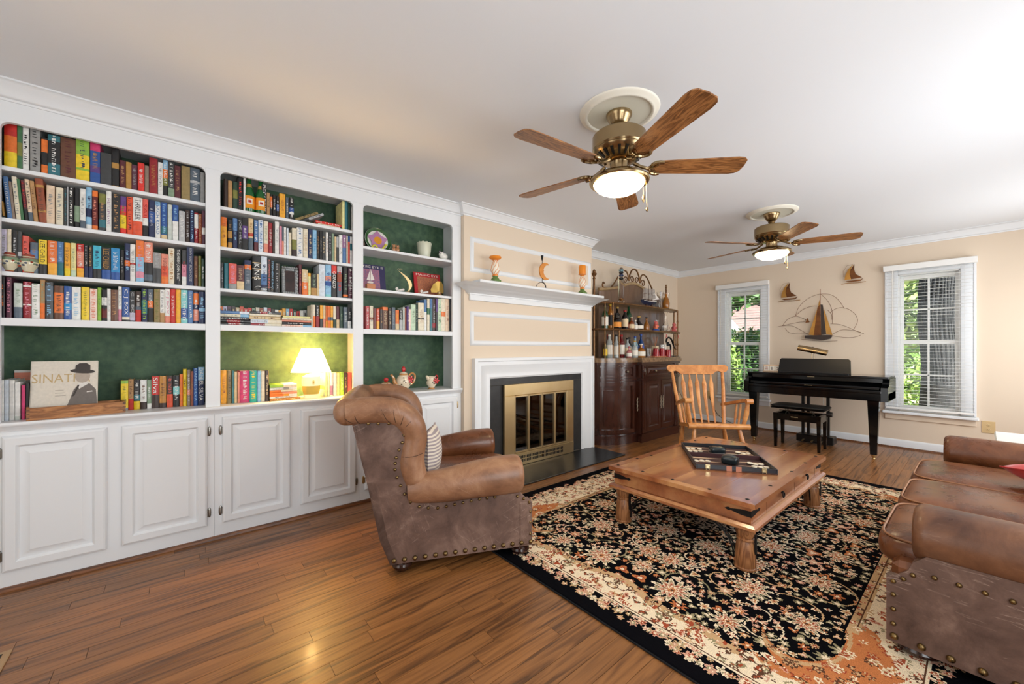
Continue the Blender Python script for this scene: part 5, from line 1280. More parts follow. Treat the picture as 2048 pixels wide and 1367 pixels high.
# ------------------------------------------------------------------ backgammon set
plain('case_black', (34, 36, 42), .35, bump=.05, scale=80); plain('felt_brown', (74, 50, 44), .9); plain('felt_cream', (206, 172, 140), .9); plain('felt_maroon', (62, 34, 36), .9); plain('chip_white', (232, 220, 196), .35); plain('chip_dark', (52, 40, 34), .35); plain('dice_cup', (20, 30, 34), .28, coat=.3); plain('stripe_tan', (176, 116, 92), .6); plain('handle_black', (20, 18, 18), .4); plain('die_pink', (222, 186, 170), .4); plain('latch_brass', (196, 182, 142), .3, 1.)
bg = thing('backgammon_case', 'open backgammon case lying skewed on the coffee table', 'board game', (2.972, 1.189, TZ + .0008), R(-55.2))
hx, hy_ = .2355, .311
for s_ in (-1, 1):
    y0, y1 = (0.001, hy_) if s_ > 0 else (-hy_, -.001); t_ = .009; hz_ = .034
    MB().bev(-hx, hx, y0, y1, 0, .008, .001).build('tray_floor', 'felt_brown', bg)
    MB().bev(-hx, -hx + t_, y0, y1, .008, hz_, .0015).build('tray_wall', 'case_black', bg); MB().bev(hx - t_, hx, y0, y1, .008, hz_, .0015).build('tray_wall', 'case_black', bg)
    oy = (y1 - t_, y1) if s_ > 0 else (y0, y0 + t_); iy = (y0, y0 + t_) if s_ > 0 else (y1 - t_, y1)
    MB().bev(-hx + t_, hx - t_, oy[0], oy[1], .008, hz_, .0015).build('tray_wall', 'case_black', bg)
    MB().bev(-hx + t_, hx - t_, iy[0], iy[1], .008, hz_, .0015).build('hinge_bar', 'felt_maroon', bg)
    for e in (-1, 1):
        for k in range(6):
            yb = (y0 + t_ if s_ > 0 else y0 + t_) + .006 + k * .0465
            MB().prism([(e * (hx - t_ - .002), yb), (e * (hx - t_ - .002), yb + .038), (e * .045, yb + .019)], 'z', .0081, .009).build('point', 'felt_cream' if (k + (e > 0)) % 2 else 'felt_maroon', bg)
MB().bev(-.10, .125, -.006, .006, .0345, .0365, .001).build('hinge', 'steel', bg)
for x in (-.165, .16):
    l_ = MB().bev(x - .014, x + .014, -hy_ - .004, -hy_, .010, .036, .001).build('latch', 'latch_brass', bg)
    MB().tube([(x - .010, -hy_ - .006, .003), (x + .010, -hy_ - .006, .003), (x + .010, -hy_ - .006, .028), (x - .010, -hy_ - .006, .028)], .0022, 5, closed=True).build('latch_loop', 'latch_brass', l_)
for x in (-.055, .0): MB().box(x, x + .032, -hy_ - .0006, -hy_ + .001, .0005, .0335).build('side_stripe', 'stripe_tan', bg)
MB().tube(smoothpath([(-.07, hy_ + .002, .018), (-.068, hy_ + .022, .02), (-.045, hy_ + .032, .022), (.045, hy_ + .032, .022), (.068, hy_ + .022, .02), (.07, hy_ + .002, .018)], 4), .007, 8).build('handle', 'handle_black', bg)
cb_, sb_ = math.cos(R(-55.2)), math.sin(R(-55.2))
def bgw(x, y, z): return (2.972 + x * cb_ - y * sb_, 1.189 + x * sb_ + y * cb_, TZ + z)
chip = MB().lathe([(0, 0), (.015, 0), (.0168, .001), (.0168, .0062), (.015, .0072), (.011, .0064), (0, .0064)], n=20)
ch_w, ch_d = chip.mesh('checker', 'chip_white'), chip.mesh('checker', 'chip_dark')
chips = [(-.206, .2), (-.169, .2), (-.12, .208), (-.2, .126), (-.163, .125), (-.125, .137), (-.2, .07), (-.204, -.148), (-.166, -.137), (-.129, -.134), (.125, .141), (.163, .143), (.2, .153), (.124, -.141), (.161, -.138), (.198, -.128), (.137, -.197), (.173, -.203), (.208, -.196)]
where = ['far left', 'far left', 'far left', 'far left', 'far left', 'far left', 'far left', 'near left', 'near left', 'near left', 'far right', 'far right', 'far right', 'near right', 'near right', 'near right', 'near right', 'near right', 'near right']
cnt = {}
for k, (x, y) in enumerate(chips):
    w_ = where[k]; cnt[w_] = cnt.get(w_, 0) + 1
    if k in (10, 13):
        o = link('checker', ch_d, None, bgw(x, y, .0098)); tag(o, 'dark checker under a white one, %s quarter of the backgammon case' % w_, 'checker', 'backgammon checkers'); o = link('checker', ch_w, None, bgw(x + .003, y, .0172))
        tag(o, 'white checker stacked on a dark one, %s quarter of the backgammon case' % w_, 'checker', 'backgammon checkers')
    else:
        o = link('checker', ch_w, None, bgw(x, y, .0098)); tag(o, 'white checker, %s in the %s quarter of the backgammon case' % (ordinal(cnt[w_]), w_), 'checker', 'backgammon checkers')
for (x, y, rz, lab) in ((-.025, .084, 8, 'black leather dice cup on the far half of the backgammon case'), (.0, -.165, -22, 'black leather dice cup on the near half of the backgammon case')):
    cu = thing('dice_cup', lab, 'dice cup', bgw(x, y, .0365 if y > 0.2 else .0095), R(-55.2 + rz), 'dice cups')
    m = MB().ell((0, 0, .0295), (.050, .034, .029), 28, 12, .35, pz=.55); m.build('cup_body', 'dice_cup', cu, smooth=50)
    MB().tube([(.0505 * 1, .026 * math.copysign(abs(math.cos(t)) ** .6, math.cos(t)), .0295 + .022 * math.copysign(abs(math.sin(t)) ** .6, math.sin(t))) for t in [2 * PI * i / 24 for i in range(24)]], .002, 5, closed=True).build('rim', 'handle_black', cu)
for (x, lab) in ((-.03, 'left pink die by the far wall of the backgammon case'), (.012, 'right pink die by the far wall of the backgammon case')):
    d = tag(MB().bev(-.007, .007, -.007, .007, 0, .014, .002).build('die', 'die_pink', None, loc=bgw(x, .272, .0095), rot=(0, 0, .4)), lab, 'die', 'dice')
    for (px, py) in ((-.003, -.003), (.003, .003), (0, 0)): MB().cyl((px, py, .014), (px, py, .0143), .0012, n=6).build('pip', 'chip_dark', d)
# ------------------------------------------------------------------ digital piano, bench, lamp, calendar
plain('piano_black', (6, 7, 9), .1, spec=.45); plain('piano_satin', (16, 16, 17), .3); plain('gold_ink', (214, 190, 140), .35, .6); plain('vinyl_black', (18, 18, 19), .45, bump=.05, scale=120)
PX, PYc = 5.56, 1.29
pn = thing('digital_piano', 'black digital piano with music rest against the back wall', 'piano', (5.80, 1.30, 0)); po = (-5.80, -1.30, 0)
def pp(nm, mb, mat='piano_black', par=None, **k): return mb.off(po).build(nm, mat, par or pn, **k)
y0, y1 = .62, 1.965
kb = pp('keybed', MB().bev(5.54, 6.08, y0, y1, .612, .70, .006))
pp('key_slip', MB().bev(5.53, 5.57, y0 + .05, y1 - .05, .690, .722, .006), par=kb)
pp('lid', MB().bev(5.548, 5.72, y0 + .06, y1 - .06, .722, .758, .010))
pp('fallboard', MB().prism([(5.70, .70), (6.09, .70), (6.09, .862), (5.66, .862), (5.655, .80), (5.69, .76)], 'y', y0 + .055, y1 - .055))
pp('top_board', MB().bev(5.63, 6.10, y0 + .005, y1 - .005, .842, .864, .004))
for (a, b) in ((y0, y0 + .055), (y1 - .055, y1)):   # cheek blocks with a swept front
    pp('cheek', MB().prism([(5.53, .612), (6.09, .612), (6.09, .842), (5.66, .842), (5.645, .81), (5.60, .775), (5.535, .755)], 'y', a, b))
mr_ = MB().prism([(.955, .866), (1.665, .866), (1.655, 1.03), (1.64, 1.045), (.985, 1.045), (.965, 1.03)], 'x', 0, .012); mr_.xf(Matrix.Translation((5.80, 0, .866)) @ Matrix.Rotation(R(14), 4, 'Y') @ Matrix.Translation((0, 0, -.866))); pp('music_rest', mr_, 'piano_satin')
pp('rest_ledge', MB().bev(5.76, 5.80, .97, 1.65, .864, .876, .002), 'piano_satin')
lettering('maker_name', 'YAMAHA', pn, (5.655 - 5.80 - .004, 1.295 - 1.30, .834), ((0, -1, 0), (0, 0, 1), (-1, 0, 0)), .075, .0125, rgb(226, 200, 150))
lettering('model_name', 'clavinova', pn, (5.547 - 5.80, 1.295 - 1.30, .742), ((0, -1, 0), (0, 0, 1), (-1, 0, 0)), .075, .011, rgb(170, 150, 110))
for y in (1.865, .735):
    lg = pp('leg', MB().add([(5.585 + sx * w, y + sy * w, z) for z, w in ((.05, .027), (.612, .046)) for sx, sy in ((-1, -1), (1, -1), (1, 1), (-1, 1))], [(0, 1, 2, 3), (4, 5, 6, 7), (0, 1, 5, 4), (1, 2, 6, 5), (2, 3, 7, 6), (3, 0, 4, 7)]))
    pp('caster', MB().lathe([(0, 0), (.014, 0), (.016, .008), (.010, .016), (.016, .022), (.02, .036), (.02, .05), (0, .05)], (5.585, y, 0), 14), 'brass', lg)
for y in (1.45, 1.395, 1.20): pp('pedal_post', MB().bev(5.985, 6.02, y - .016, y + .016, .07, .612, .003), 'piano_satin')
pb_ = pp('pedal_box', MB().bev(5.90, 6.06, 1.13, 1.50, .015, .105, .008), 'piano_satin')
for y in (1.42, 1.33, 1.24): pp('pedal', MB().tube([(5.91, y, .05), (5.86, y, .045), (5.83, y, .038)], [.010, .012, .012], 8, flat=.35), 'brass', pb_)
bn = thing('piano_bench', 'black adjustable piano bench with padded seat in front of the piano', 'bench', (5.58, 1.38, 0)); bo_ = (-5.58, -1.38, 0)
def bp(nm, mb, mat='piano_black', par=None, **k): return mb.off(bo_).build(nm, mat, par or bn, **k)
bx0, bx1, by0, by1 = 5.44, 5.735, 1.155, 1.61
st_ = bp('seat_pad', MB().add([], []).ell(((bx0 + bx1) / 2, (by0 + by1) / 2 - .005, .486), (.175, .27, .020), 36, 10, .22, pz=.7), 'vinyl_black', smooth=50)
bp('seat_board', MB().bev(bx0 - .02, bx1 + .02, by0 - .035, by1 + .025, .458, .474, .006), 'piano_black')
for (a, b) in ((by0 + .0, by0 + .03), (by1 - .03, by1)): bp('apron', MB().bev(bx0 + .03, bx1 - .03, a, b, .325, .40, .003))
ap = bp('apron', MB().bev(bx0, bx0 + .022, by0 + .03, by1 - .03, .325, .40, .003)); bp('apron', MB().bev(bx1 - .022, bx1, by0 + .03, by1 - .03, .325, .40, .003))
for x in (bx0 + .018, bx1 - .018):
    for y in (by0 + .018, by1 - .018): bp('leg', MB().add([(x + sx * w, y + sy * w, z) for z, w in ((0, .013), (.40, .021)) for sx, sy in ((-1, -1), (1, -1), (1, 1), (-1, 1))], [(0, 1, 2, 3), (4, 5, 6, 7), (0, 1, 5, 4), (1, 2, 6, 5), (2, 3, 7, 6), (3, 0, 4, 7)]))
for y in (by0 + .10, by1 - .10):
    for (xa, xb) in ((bx0 + .03, bx1 - .06), (bx1 - .03, bx0 + .06)): bp('scissor_link', MB().tube([(xa, y, .36), (xb, y, .456)], .006, 6), 'steel')
bp('adjust_screw', MB().cyl(((bx0 + bx1) / 2, by0 - .05, .42), ((bx0 + bx1) / 2, by1 - .02, .42), .006, n=8), 'steel')
bp('adjust_knob', MB().cyl(((bx0 + bx1) / 2, by0 - .075, .42), ((bx0 + bx1) / 2, by0 - .03, .42), .028, n=16), 'vinyl_black')
lettering('maker_name', 'YAMAHA', bn, (bx0 - .001 - 5.58, 1.40 - 1.38, .368), ((0, -1, 0), (0, 0, 1), (-1, 0, 0)), .07, .011, rgb(226, 200, 150))
# piano lamp with a long brass shade behind the music rest
pl = thing('piano_lamp', 'brass piano lamp with long tilted shade behind the music rest', 'lamp', (6.02, 1.36, .864))
MB().lathe([(0, 0), (.055, 0), (.055, .008), (.045, .014), (.012, .018), (0, .018)], n=20).build('base', 'antique_brass', pl)
MB().tube([(0, .012, .016), (.02, .012, .18), (.02, .012, .255)], .004, 6).build('arm', 'antique_brass', pl); MB().tube([(0, -.012, .016), (.02, -.012, .18), (.02, -.012, .255)], .004, 6).build('arm', 'antique_brass', pl)
sh = MB(); vs = []; n = 12
for (yy_, cap) in ((-.15, 0), (.15, 0)):
    for k in range(n + 1):
        a = R(-20 + 200 * k / n); vs.append((-.042 * math.cos(a), yy_, .042 * math.sin(a)))
fs = [(k, k + 1, n + 2 + k, n + 1 + k) for k in range(n)] + [tuple(range(n + 1)), tuple(range(n + 1, 2 * n + 2))]
sh.add(vs, fs); shd = sh.build('shade', 'antique_brass', pl, loc=(-.0, 0, .27), rot=(R(14), R(-20), 0))
MB().tube([(0, -.012, .035), (0, -.006, .05), (0, .006, .05), (0, .012, .035)], .003, 5).build('shade_clip', 'dark_brass', shd)
# wooden block calendar
plain('pale_wood', (214, 186, 158), .6); plain('block_white', (232, 224, 212), .6); plain('print_red', (150, 70, 60), .6)
ca = thing('block_calendar', 'small wooden block calendar on the left end of the piano', 'calendar', (5.85, 1.745, .865), R(6))
MB().bev(-.022, .022, -.10, .10, 0, .010, .002).build('tray', 'pale_wood', ca); MB().bev(.012, .022, -.10, .10, .010, .088, .002).build('back_board', 'pale_wood', ca)
for k, y in enumerate((.062, 0, -.062)):
    b_ = MB().bev(-.016, .011, y - .028, y + .028, .0105, .070, .003).build('block', 'block_white', ca)
    if k: lettering('digit', '12'[k - 1], b_, (-.0165, y, .041), ((0, -1, 0), (0, 0, 1), (-1, 0, 0)), .022 if k == 2 else .008, .036, rgb(70, 58, 56))
    else:
        for r_ in range(3): MB().box(-.0168, -.016, y - .018, y + .016 - .004 * r_, .028 + r_ * .012, .034 + r_ * .012).build('print_line', 'print_red', b_)
# ------------------------------------------------------------------ rocking chair (local: x forward, y left, z up)
wood('maple', (176, 108, 52), (208, 142, 78), (226, 166, 102), ax=(3, 3, 3), rough=.32, scale=2, rings=4, coat=.2, bump=.02)
rc = thing('rocking_chair', 'honey maple spindle-back rocking chair facing the coffee table', 'rocking chair', (4.155, 1.842, 0), math.atan2(-.765 * .985 + .644 * .12, -.644 * .985 - .765 * .12))
_th = R(-9); _l = rc.location.copy(); rc.rotation_euler = (0, _th, rc.rotation_euler.z); rc.location = _l + Vector((0, 0, 1.072)) - (Matrix.Rotation(rc.rotation_euler.z, 3, 'Z') @ Matrix.Rotation(_th, 3, 'Y') @ Vector((0, 0, 1.072)))
def rp_(nm, mb, par=None, **k): return mb.build(nm, 'maple', par or rc, **k)
W = .262
# crest: a wide board with rounded ears and a scooped lower edge
cr = [(-.315, .04), (-.318, .015), (-.30, -.012), (-.27, -.022), (-.245, -.012), (-.225, -.002), (-.20, -.008), (-.175, -.032), (-.155, -.036), (.155, -.036), (.175, -.032), (.20, -.008), (.225, -.002), (.245, -.012), (.27, -.022), (.30, -.012), (.318, .015), (.315, .04), (.295, .058), (.26, .063), (.15, .066), (0, .068), (-.15, .066), (-.26, .063), (-.295, .058)]
m = MB().prism([(-p[0], p[1]) for p in cr], 'x', -.011, .011)
m.v = [(p[0] - .05 * (1 - (p[1] / .32) ** 2) + .0, p[1], p[2]) for p in m.v]
rp_('crest_rail', m, loc=(-.262, 0, .965), rot=(0, R(-8), 0))
seatz = .405
so2 = MB().prism([(.245, -.25), (.25, .25), (.20, .262), (-.18, .235), (-.215, .20), (-.22, -.20), (-.18, -.235), (.20, -.262)], 'z', seatz - .035, seatz)
rp_('seat', so2)
rp_('front_roll', MB().cyl((.245, -.275, seatz - .024), (.245, .275, seatz - .024), .026, n=16))
for y in (-.225, .225):   # back posts
    rp_('back_post', MB().tube([(-.18, y * .93, seatz - .01), (-.205, y * 1.0, .56), (-.238, y * 1.1, .76), (-.272, y * 1.16, .945)], [.019, .020, .018, .016], 12))
for k in range(5):   # arrow spindles
    y0_, y1_ = (-.135 + .0675 * k) * .98, (-.135 + .0675 * k) * 1.1; pts, rr = [], []
    for t, r in ((0, .008), (.12, .010), (.3, .014), (.55, .020), (.78, .024), (.83, .018), (.88, .010), (1, .008)):
        pts.append((lerp(-.195, -.295, t) - .02 * math.sin(t * PI), lerp(y0_, y1_, t), lerp(seatz - .005, .938, t))); rr.append(r)
    mb = MB().tube(pts, rr, 10); mb.v = [(p[0], p[1], p[2]) for p in mb.v]
    for i, p in enumerate(mb.v):   # flatten front to back
        ring = i // 10; c = pts[ring]; mb.v[i] = (c[0] + (p[0] - c[0]) * .5, p[1], p[2])
    rp_('spindle', mb)
for sy in (-1, 1):
    am = MB(); ol = [(-.255, .245), (-.10, .268), (.08, .285), (.20, .30), (.27, .30), (.285, .285), (.285, .262), (.27, .25), (.20, .248), (.08, .246), (-.10, .238), (-.255, .218)]
    am.prism([(p[0], sy * p[1]) for p in ol], 'z', -.013, .013)
    am.v = [(p[0], p[1], p[2] + .598 + .022 * math.sin((p[0] + .25) * 5) + (.016 if p[0] > .18 else 0)) for p in am.v]; rp_('arm', am)
    rp_('arm_scroll', MB().cyl((.272, sy * .246, .618), (.272, sy * .305, .618), .026, n=14))
    rp_('arm_post', MB().tube([(.205, sy * .238, seatz - .01), (.228, sy * .262, .50), (.245, sy * .275, .605)], [.017, .022, .016], 12))
    for x in (.02, .11): rp_('arm_spindle', MB().tube([(x, sy * .232, seatz - .01), (x + .008, sy * .25, .51), (x + .012, sy * .262, .595)], [.008, .012, .008], 8))
    for (x, xb) in ((.19, .215), (-.165, -.215)): rp_('leg', MB().tube([(x, sy * .20, seatz - .02), ((x + xb) / 2, sy * .222, .22), (xb, sy * .238, .052 + (.004 if x > 0 else .006))], [.016, .024, .016], 12))
    rp_('rocker', MB().tube([(1.05 * math.sin(R(a)), sy * .238, .022 + 1.05 * (1 - math.cos(R(a)))) for a in range(-26, 22, 3)], .021, 10, flat=.9))
    rp_('side_stretcher', MB().tube([(.203, sy * .214, .22), (0, sy * .216, .205), (-.19, sy * .222, .21)], [.009, .014, .009], 8))
rp_('front_stretcher', MB().tube([(.21, -.222, .19), (.215, 0, .19), (.21, .222, .19)], [.009, .016, .009], 8))
rp_('rear_stretcher', MB().tube([(-.195, -.226, .17), (-.195, .226, .17)], .009, 8))
# ------------------------------------------------------------------ small guitar leaning in the corner behind the rocker
plain('guitar_top', (224, 190, 142), .3, coat=.3); plain('guitar_side', (110, 64, 36), .3); plain('guard_black', (22, 20, 20), .25)
gt = thing('acoustic_guitar', 'pale acoustic guitar leaning against the wall behind the rocking chair', 'guitar', (5.98, 3.02, .055), R(48))
ol = smoothpath([(0, 0, 0), (.10, .012, 0), (.165, .085, 0), (.16, .17, 0), (.115, .235, 0), (.118, .30, 0), (.13, .36, 0), (.085, .425, 0), (.0, .44, 0), (-.085, .425, 0), (-.13, .36, 0), (-.118, .30, 0), (-.115, .235, 0), (-.16, .17, 0), (-.165, .085, 0), (-.10, .012, 0)], 3, True)
rt = (R(-12), 0, 0)
gb_ = MB().prism([(p[0], p[1]) for p in ol], 'y', -.04, .04).build('body', ['guitar_top', ], gt, rot=rt)
MB().tube([(p[0], -.04, p[1]) for p in ol], .004, 5, closed=True).build('binding', 'guitar_side', gb_)
MB().cyl((0, -.0405, .285), (0, -.0415, .285), .045, n=20).build('sound_hole', 'guard_black', gb_)
MB().prism([(.03, .25), (.075, .24), (.09, .19), (.06, .15), (.02, .2)], 'y', -.042, -.0405).build('pick_guard', 'guard_black', gb_)
MB().bev(-.05, .05, -.05, -.041, .125, .142, .003).build('bridge', 'guard_black', gb_)
MB().bev(-.024, .024, -.058, -.036, .40, .66, .004).build('neck', 'guitar_side', gt, rot=rt); hd = MB().bev(-.032, .032, -.055, -.038, .66, .78, .004).build('headstock', 'guitar_side', gt, rot=rt)
for k in range(6): MB().cyl((-.02 + .008 * k, -.056, .13), (-.016 + .0064 * k, -.060, .67), .0006, n=4).build('string', 'steel', gb_)
# ------------------------------------------------------------------ bar cabinet with curved ends, and its open hutch
wood('mahogany', (34, 15, 11), (50, 24, 17), (64, 32, 22), ax=(8, 8, 1.), rough=.22, scale=1.6, rings=2, coat=.4, bump=.02)
plain('marble_top', (150, 118, 84), .2, c2=(92, 70, 54), scale=26, coat=.4); plain('pewter', (172, 160, 140), .35, 1.); plain('gilt_iron', (146, 108, 70), .4, .7, c2=(104, 72, 46), scale=30)
plain('hutch_back', (116, 88, 68), .35, c2=(96, 72, 56), scale=6, stretch=(6, 6, 1), coat=.5); plain('hutch_shelf', (176, 150, 112), .35, c2=(150, 120, 84), scale=18)
BC, BW, BYB = 4.815, .445, 3.12
bar = thing('bar_cabinet', 'dark mahogany sideboard with rounded ends beside the fireplace', 'cabinet', (BC, 2.95, 0)); bo2 = (-BC, -2.95, 0)
def bb(nm, mb, mat='mahogany', par=None, **k): return mb.off(bo2).build(nm, mat, par or bar, **k)
def plan(a=.53, b=.33, cyf=2.715, bw=BW, n=14, d=0.):
    """outline of the cabinet: curved left wing, straight middle, curved right wing"""
    L = []
    for k in range(n + 1):
        t = R(90 * k / n); L.append((BC - bw - .005 - (a + d) * math.cos(t), BYB - (b + d) * math.sin(t)))
    M_ = [(BC - bw - d, cyf - d), (BC + bw + d, cyf - d)]
    return L + M_ + [(2 * BC - p[0], p[1]) for p in L[::-1]]
bb('carcass', MB().prism(plan(), 'z', .03, .985), smooth=30)
bb('plinth', MB().prism(plan(d=.018), 'z', 0, .085), smooth=30); bb('plinth_moulding', MB().prism(plan(d=.026), 'z', .085, .108), smooth=30)
bb('waist_moulding', MB().prism(plan(d=.022), 'z', .770, .792), smooth=30); bb('cornice', MB().prism(plan(d=.028), 'z', .962, .992), smooth=30)
tp = tag(MB().prism(plan(d=.042), 'z', .9925, 1.02).prism(plan(d=.03), 'z', 1.02, 1.045).off((-BC, -2.95, -.99)).build('marble_slab', 'marble_top', None, smooth=30, loc=(BC, 2.95, .9905)), 'brown veined marble top lying on the bar cabinet', 'countertop')
def curved_frame(z0, z1, t0, t1, d0, fw, nm, par=None, field=.004):
    """raised frame and field following the curved left wing between two angles"""
    a, b = .53, .33; m = MB()
    def P(t, d): return (BC - BW - .005 - (a + d) * math.cos(R(t)), BYB - (b + d) * math.sin(R(t)))
    def strip(ta, tb, za, zb, d, n=10):
        vs = []
        for k in range(n + 1):
            t = lerp(ta, tb, k / n)
            for dd in (0, d):
                for z in (za, zb): vs.append((*P(t, dd), z))
        fs = []
        for k in range(n):
            q = 4 * k; fs += [(q + 2, q + 3, q + 7, q + 6), (q, q + 2, q + 6, q + 4), (q + 1, q + 3, q + 7, q + 5)]
        fs += [(0, 1, 3, 2), tuple(4 * n + i for i in (0, 1, 3, 2))]; m.add(vs, fs)
    tw = fw / .45 * 57.3 * .55
    strip(t0, t1, z0, z0 + fw, d0); strip(t0, t1, z1 - fw, z1, d0); strip(t0, t0 + tw, z0 + fw, z1 - fw, d0, 3); strip(t1 - tw, t1, z0 + fw, z1 - fw, d0, 3)
    strip(t0 + tw * 2, t1 - tw * 2, z0 + fw * 2, z1 - fw * 2, field)
    return bb(nm, m, par=par, smooth=40)
dl = curved_frame(.13, .755, 26, 84, .022, .05, 'curved_door', field=.014); curved_frame(.80, .955, 26, 84, .02, .022, 'curved_drawer', field=.012)
def knob(x, y, z, par, big=1.): return MB().lathe([(0, 0), (.006, 0), (.006, .008), (.014, .014), (.016, .02), (.012, .027), (0, .029)], n=14).xf(Matrix.Translation((x, y, z)) @ Matrix.Rotation(R(90), 4, 'X')).off(bo2).build('knob', 'pewter', par)
knob(4.187, 2.80, .878, bar)
def ornate_handle(x, y, z, par):
    m = MB()
    for k in range(11): m.ell((x + .006 * math.sin(k * 2.1), y - .008, z - .075 + .015 * k), (.008 + .004 * math.sin(k * PI / 10), .006, .011), 8, 6)
    h_ = m.off(bo2).build('door_handle', 'pewter', par); return h_
ornate_handle(4.345, 2.758, .47, dl)
def panel_door(x0, x1, z0, z1, y, nm, fw=.05):
    m = MB(); lv = [(0, 0), (.003, -.014), (fw, -.014), (fw + .008, -.004), (fw + .022, -.004), (fw + .045, -.016), (fw + .05, -.016)]; vs = []
    for d, yo in lv:
        for (x, z) in ((x0 + d, z0 + d), (x1 - d, z0 + d), (x1 - d, z1 - d), (x0 + d, z1 - d)): vs.append((x, y + yo, z))
    n = len(lv); m.add(vs, [(i * 4 + j, i * 4 + (j + 1) % 4, (i + 1) * 4 + (j + 1) % 4, (i + 1) * 4 + j) for i in range(n - 1) for j in range(4)] + [tuple(range(4 * n - 4, 4 * n))]); return bb(nm, m, smooth=25)
yf_ = 2.7145
d1 = panel_door(4.475, 4.812, .13, .755, yf_, 'door'); d2 = panel_door(4.818, 5.155, .13, .755, yf_, 'door'); ornate_handle(4.79, 2.694, .47, d1); ornate_handle(4.842, 2.694, .47, d2)
dr = panel_door(4.475, 5.155, .80, .955, yf_, 'drawer', .022); knob(4.66, 2.70, .878, dr, 1.2); knob(4.97, 2.70, .878, dr, 1.2)
for x in (4.42, 5.21):
    p = bb('pilaster', MB().bev(x - .04, x + .04, 2.695, 2.7145, .11, .77, .004)); bb('pilaster_panel', MB().bev(x - .022, x + .022, 2.690, 2.695, .16, .72, .003), par=p)
    q = bb('rosette_block', MB().bev(x - .04, x + .04, 2.695, 2.7145, .79, .965, .004)); bb('oval_rosette', MB().ell((x, 2.693, .878), (.022, .012, .05), 18, 8), par=q); bb('oval_ring', MB().tube([(x + .03 * math.cos(t), 2.694, .878 + .06 * math.sin(t)) for t in [2 * PI * i / 24 for i in range(24)]], .005, 6, closed=True), par=q)
# hutch
hu = thing('bar_hutch', 'iron and wood open hutch with scrolled crest on the bar cabinet', 'hutch', (BC, 3.05, 1.046)); ho = (-BC, -3.05, -1.046)
def hb_(nm, mb, mat='gilt_iron', par=None, **k): return mb.off(ho).build(nm, mat, par or hu, **k)
hx0, hx1 = 4.03, 5.60
def archz(x):
    t = (x - BC) / ((hx1 - hx0) / 2); return 1.90 + .15 * math.exp(-(t * 2.1) ** 2) - .012 * math.cos(t * PI * 1.6) * (abs(t) > .5)
nb = 12
for k in range(nb):
    xa, xb = lerp(hx0, hx1, k / nb) + .0008, lerp(hx0, hx1, (k + 1) / nb) - .0008
    hb_('back_board', MB().prism([(xa, 1.0465), (xb, 1.0465), (xb, archz(xb)), ((xa + xb) / 2, archz((xa + xb) / 2)), (xa, archz(xa))], 'y', 3.10, 3.115), 'hutch_back')
hb_('arched_rail', MB().tube([(x, 3.095, archz(x) + .008) for x in [lerp(hx0 - .01, hx1 + .01, k / 40) for k in range(41)]], .016, 8, flat=1.2), 'hutch_shelf')
def shelf_plan(ex, fy):
    pts = [(BC - ex, 3.09)]
    for k in range(21):
        t = R(180 - 180 * k / 20); pts.append((BC + ex * math.copysign(abs(math.cos(t)) ** .55, math.cos(t)), 3.02 - (3.02 - fy) * math.sin(t) ** .8 if math.sin(t) > 0 else 3.02))
    return pts + [(BC + ex, 3.09)]
for (z, ex, fy) in ((1.725, .95, 2.86), (1.40, .985, 2.83)):
    s_ = hb_('shelf', MB().prism(shelf_plan(ex, fy), 'z', z - .012, z), 'hutch_shelf', smooth=30)
    hb_('shelf_rim', MB().tube([(p[0], p[1], z - .006) for p in shelf_plan(ex, fy)], .011, 8), 'gilt_iron', par=s_)
posts = [(3.85, 3.03, 2.0)]
hb_('end_post', MB().cyl((5.78, 3.03, 1.0465), (5.78, 3.03, 1.72), .011, n=10))
for (x, y, zt) in posts:
    p = hb_('corner_post', MB().cyl((x, y, 1.0465), (x, y, zt), .013, n=10)); hb_('finial', MB().lathe([(.013, 0), (.02, .012), (.012, .022), (.016, .04), (.034, .06), (.03, .075), (.016, .085), (.02, .098), (.014, .112), (0, .122)], (x, y, zt), 14), par=p)
for (x, y, zt) in ((3.93, 2.93, 1.72), (4.03, 2.885, 1.72), (5.60, 2.885, 1.72), (5.70, 2.93, 1.72), (4.12, 2.86, 1.39), (5.51, 2.86, 1.39)):
    p = hb_('spindle', MB().cyl((x, y, 1.0465), (x, y, zt), .0075, n=8))
    for z in (1.22, 1.55):
        if z < zt: hb_('spindle_knop', MB().ell((x, y, z), (.013, .013, .02), 10, 6), par=p)
# scrolled crest
def scroll(cx_, cz, r0, a0, turns, sg, n=34): return [(cx_ + r0 * (1 - .82 * k / n) * math.cos(R(a0) + sg * turns * 2 * PI * k / n), 3.095, cz + r0 * (1 - .82 * k / n) * math.sin(R(a0) + sg * turns * 2 * PI * k / n)) for k in range(n + 1)]
for sg in (-1, 1):
    c = BC
    hb_('crest_scroll', MB().tube(scroll(c + sg * .055, 2.105, .05, 90 + sg * -90 + 0, 1.2, sg), .008, 6)); hb_('crest_scroll', MB().tube(scroll(c + sg * .215, 2.08, .055, 90 + sg * 90, 1.2, -sg), .008, 6))
    hb_('crest_bow', MB().tube(smoothpath([(c, 3.095, 2.255), (c + sg * .06, 3.095, 2.235), (c + sg * .115, 3.095, 2.16), (c + sg * .13, 3.095, 2.08)], 6), .011, 8))
    hb_('crest_bow', MB().tube(smoothpath([(c + sg * .13, 3.095, 2.08), (c + sg * .17, 3.095, 2.18), (c + sg * .24, 3.095, 2.205), (c + sg * .33, 3.095, 2.16), (c + sg * .45, 3.095, 2.03), (c + sg * .55, 3.095, 1.945), (c + sg * .66, 3.095, 1.925), (c + sg * .71, 3.095, 1.955), (c + sg * .70, 3.095, 2.0), (c + sg * .675, 3.095, 1.99)], 6), .010, 8))
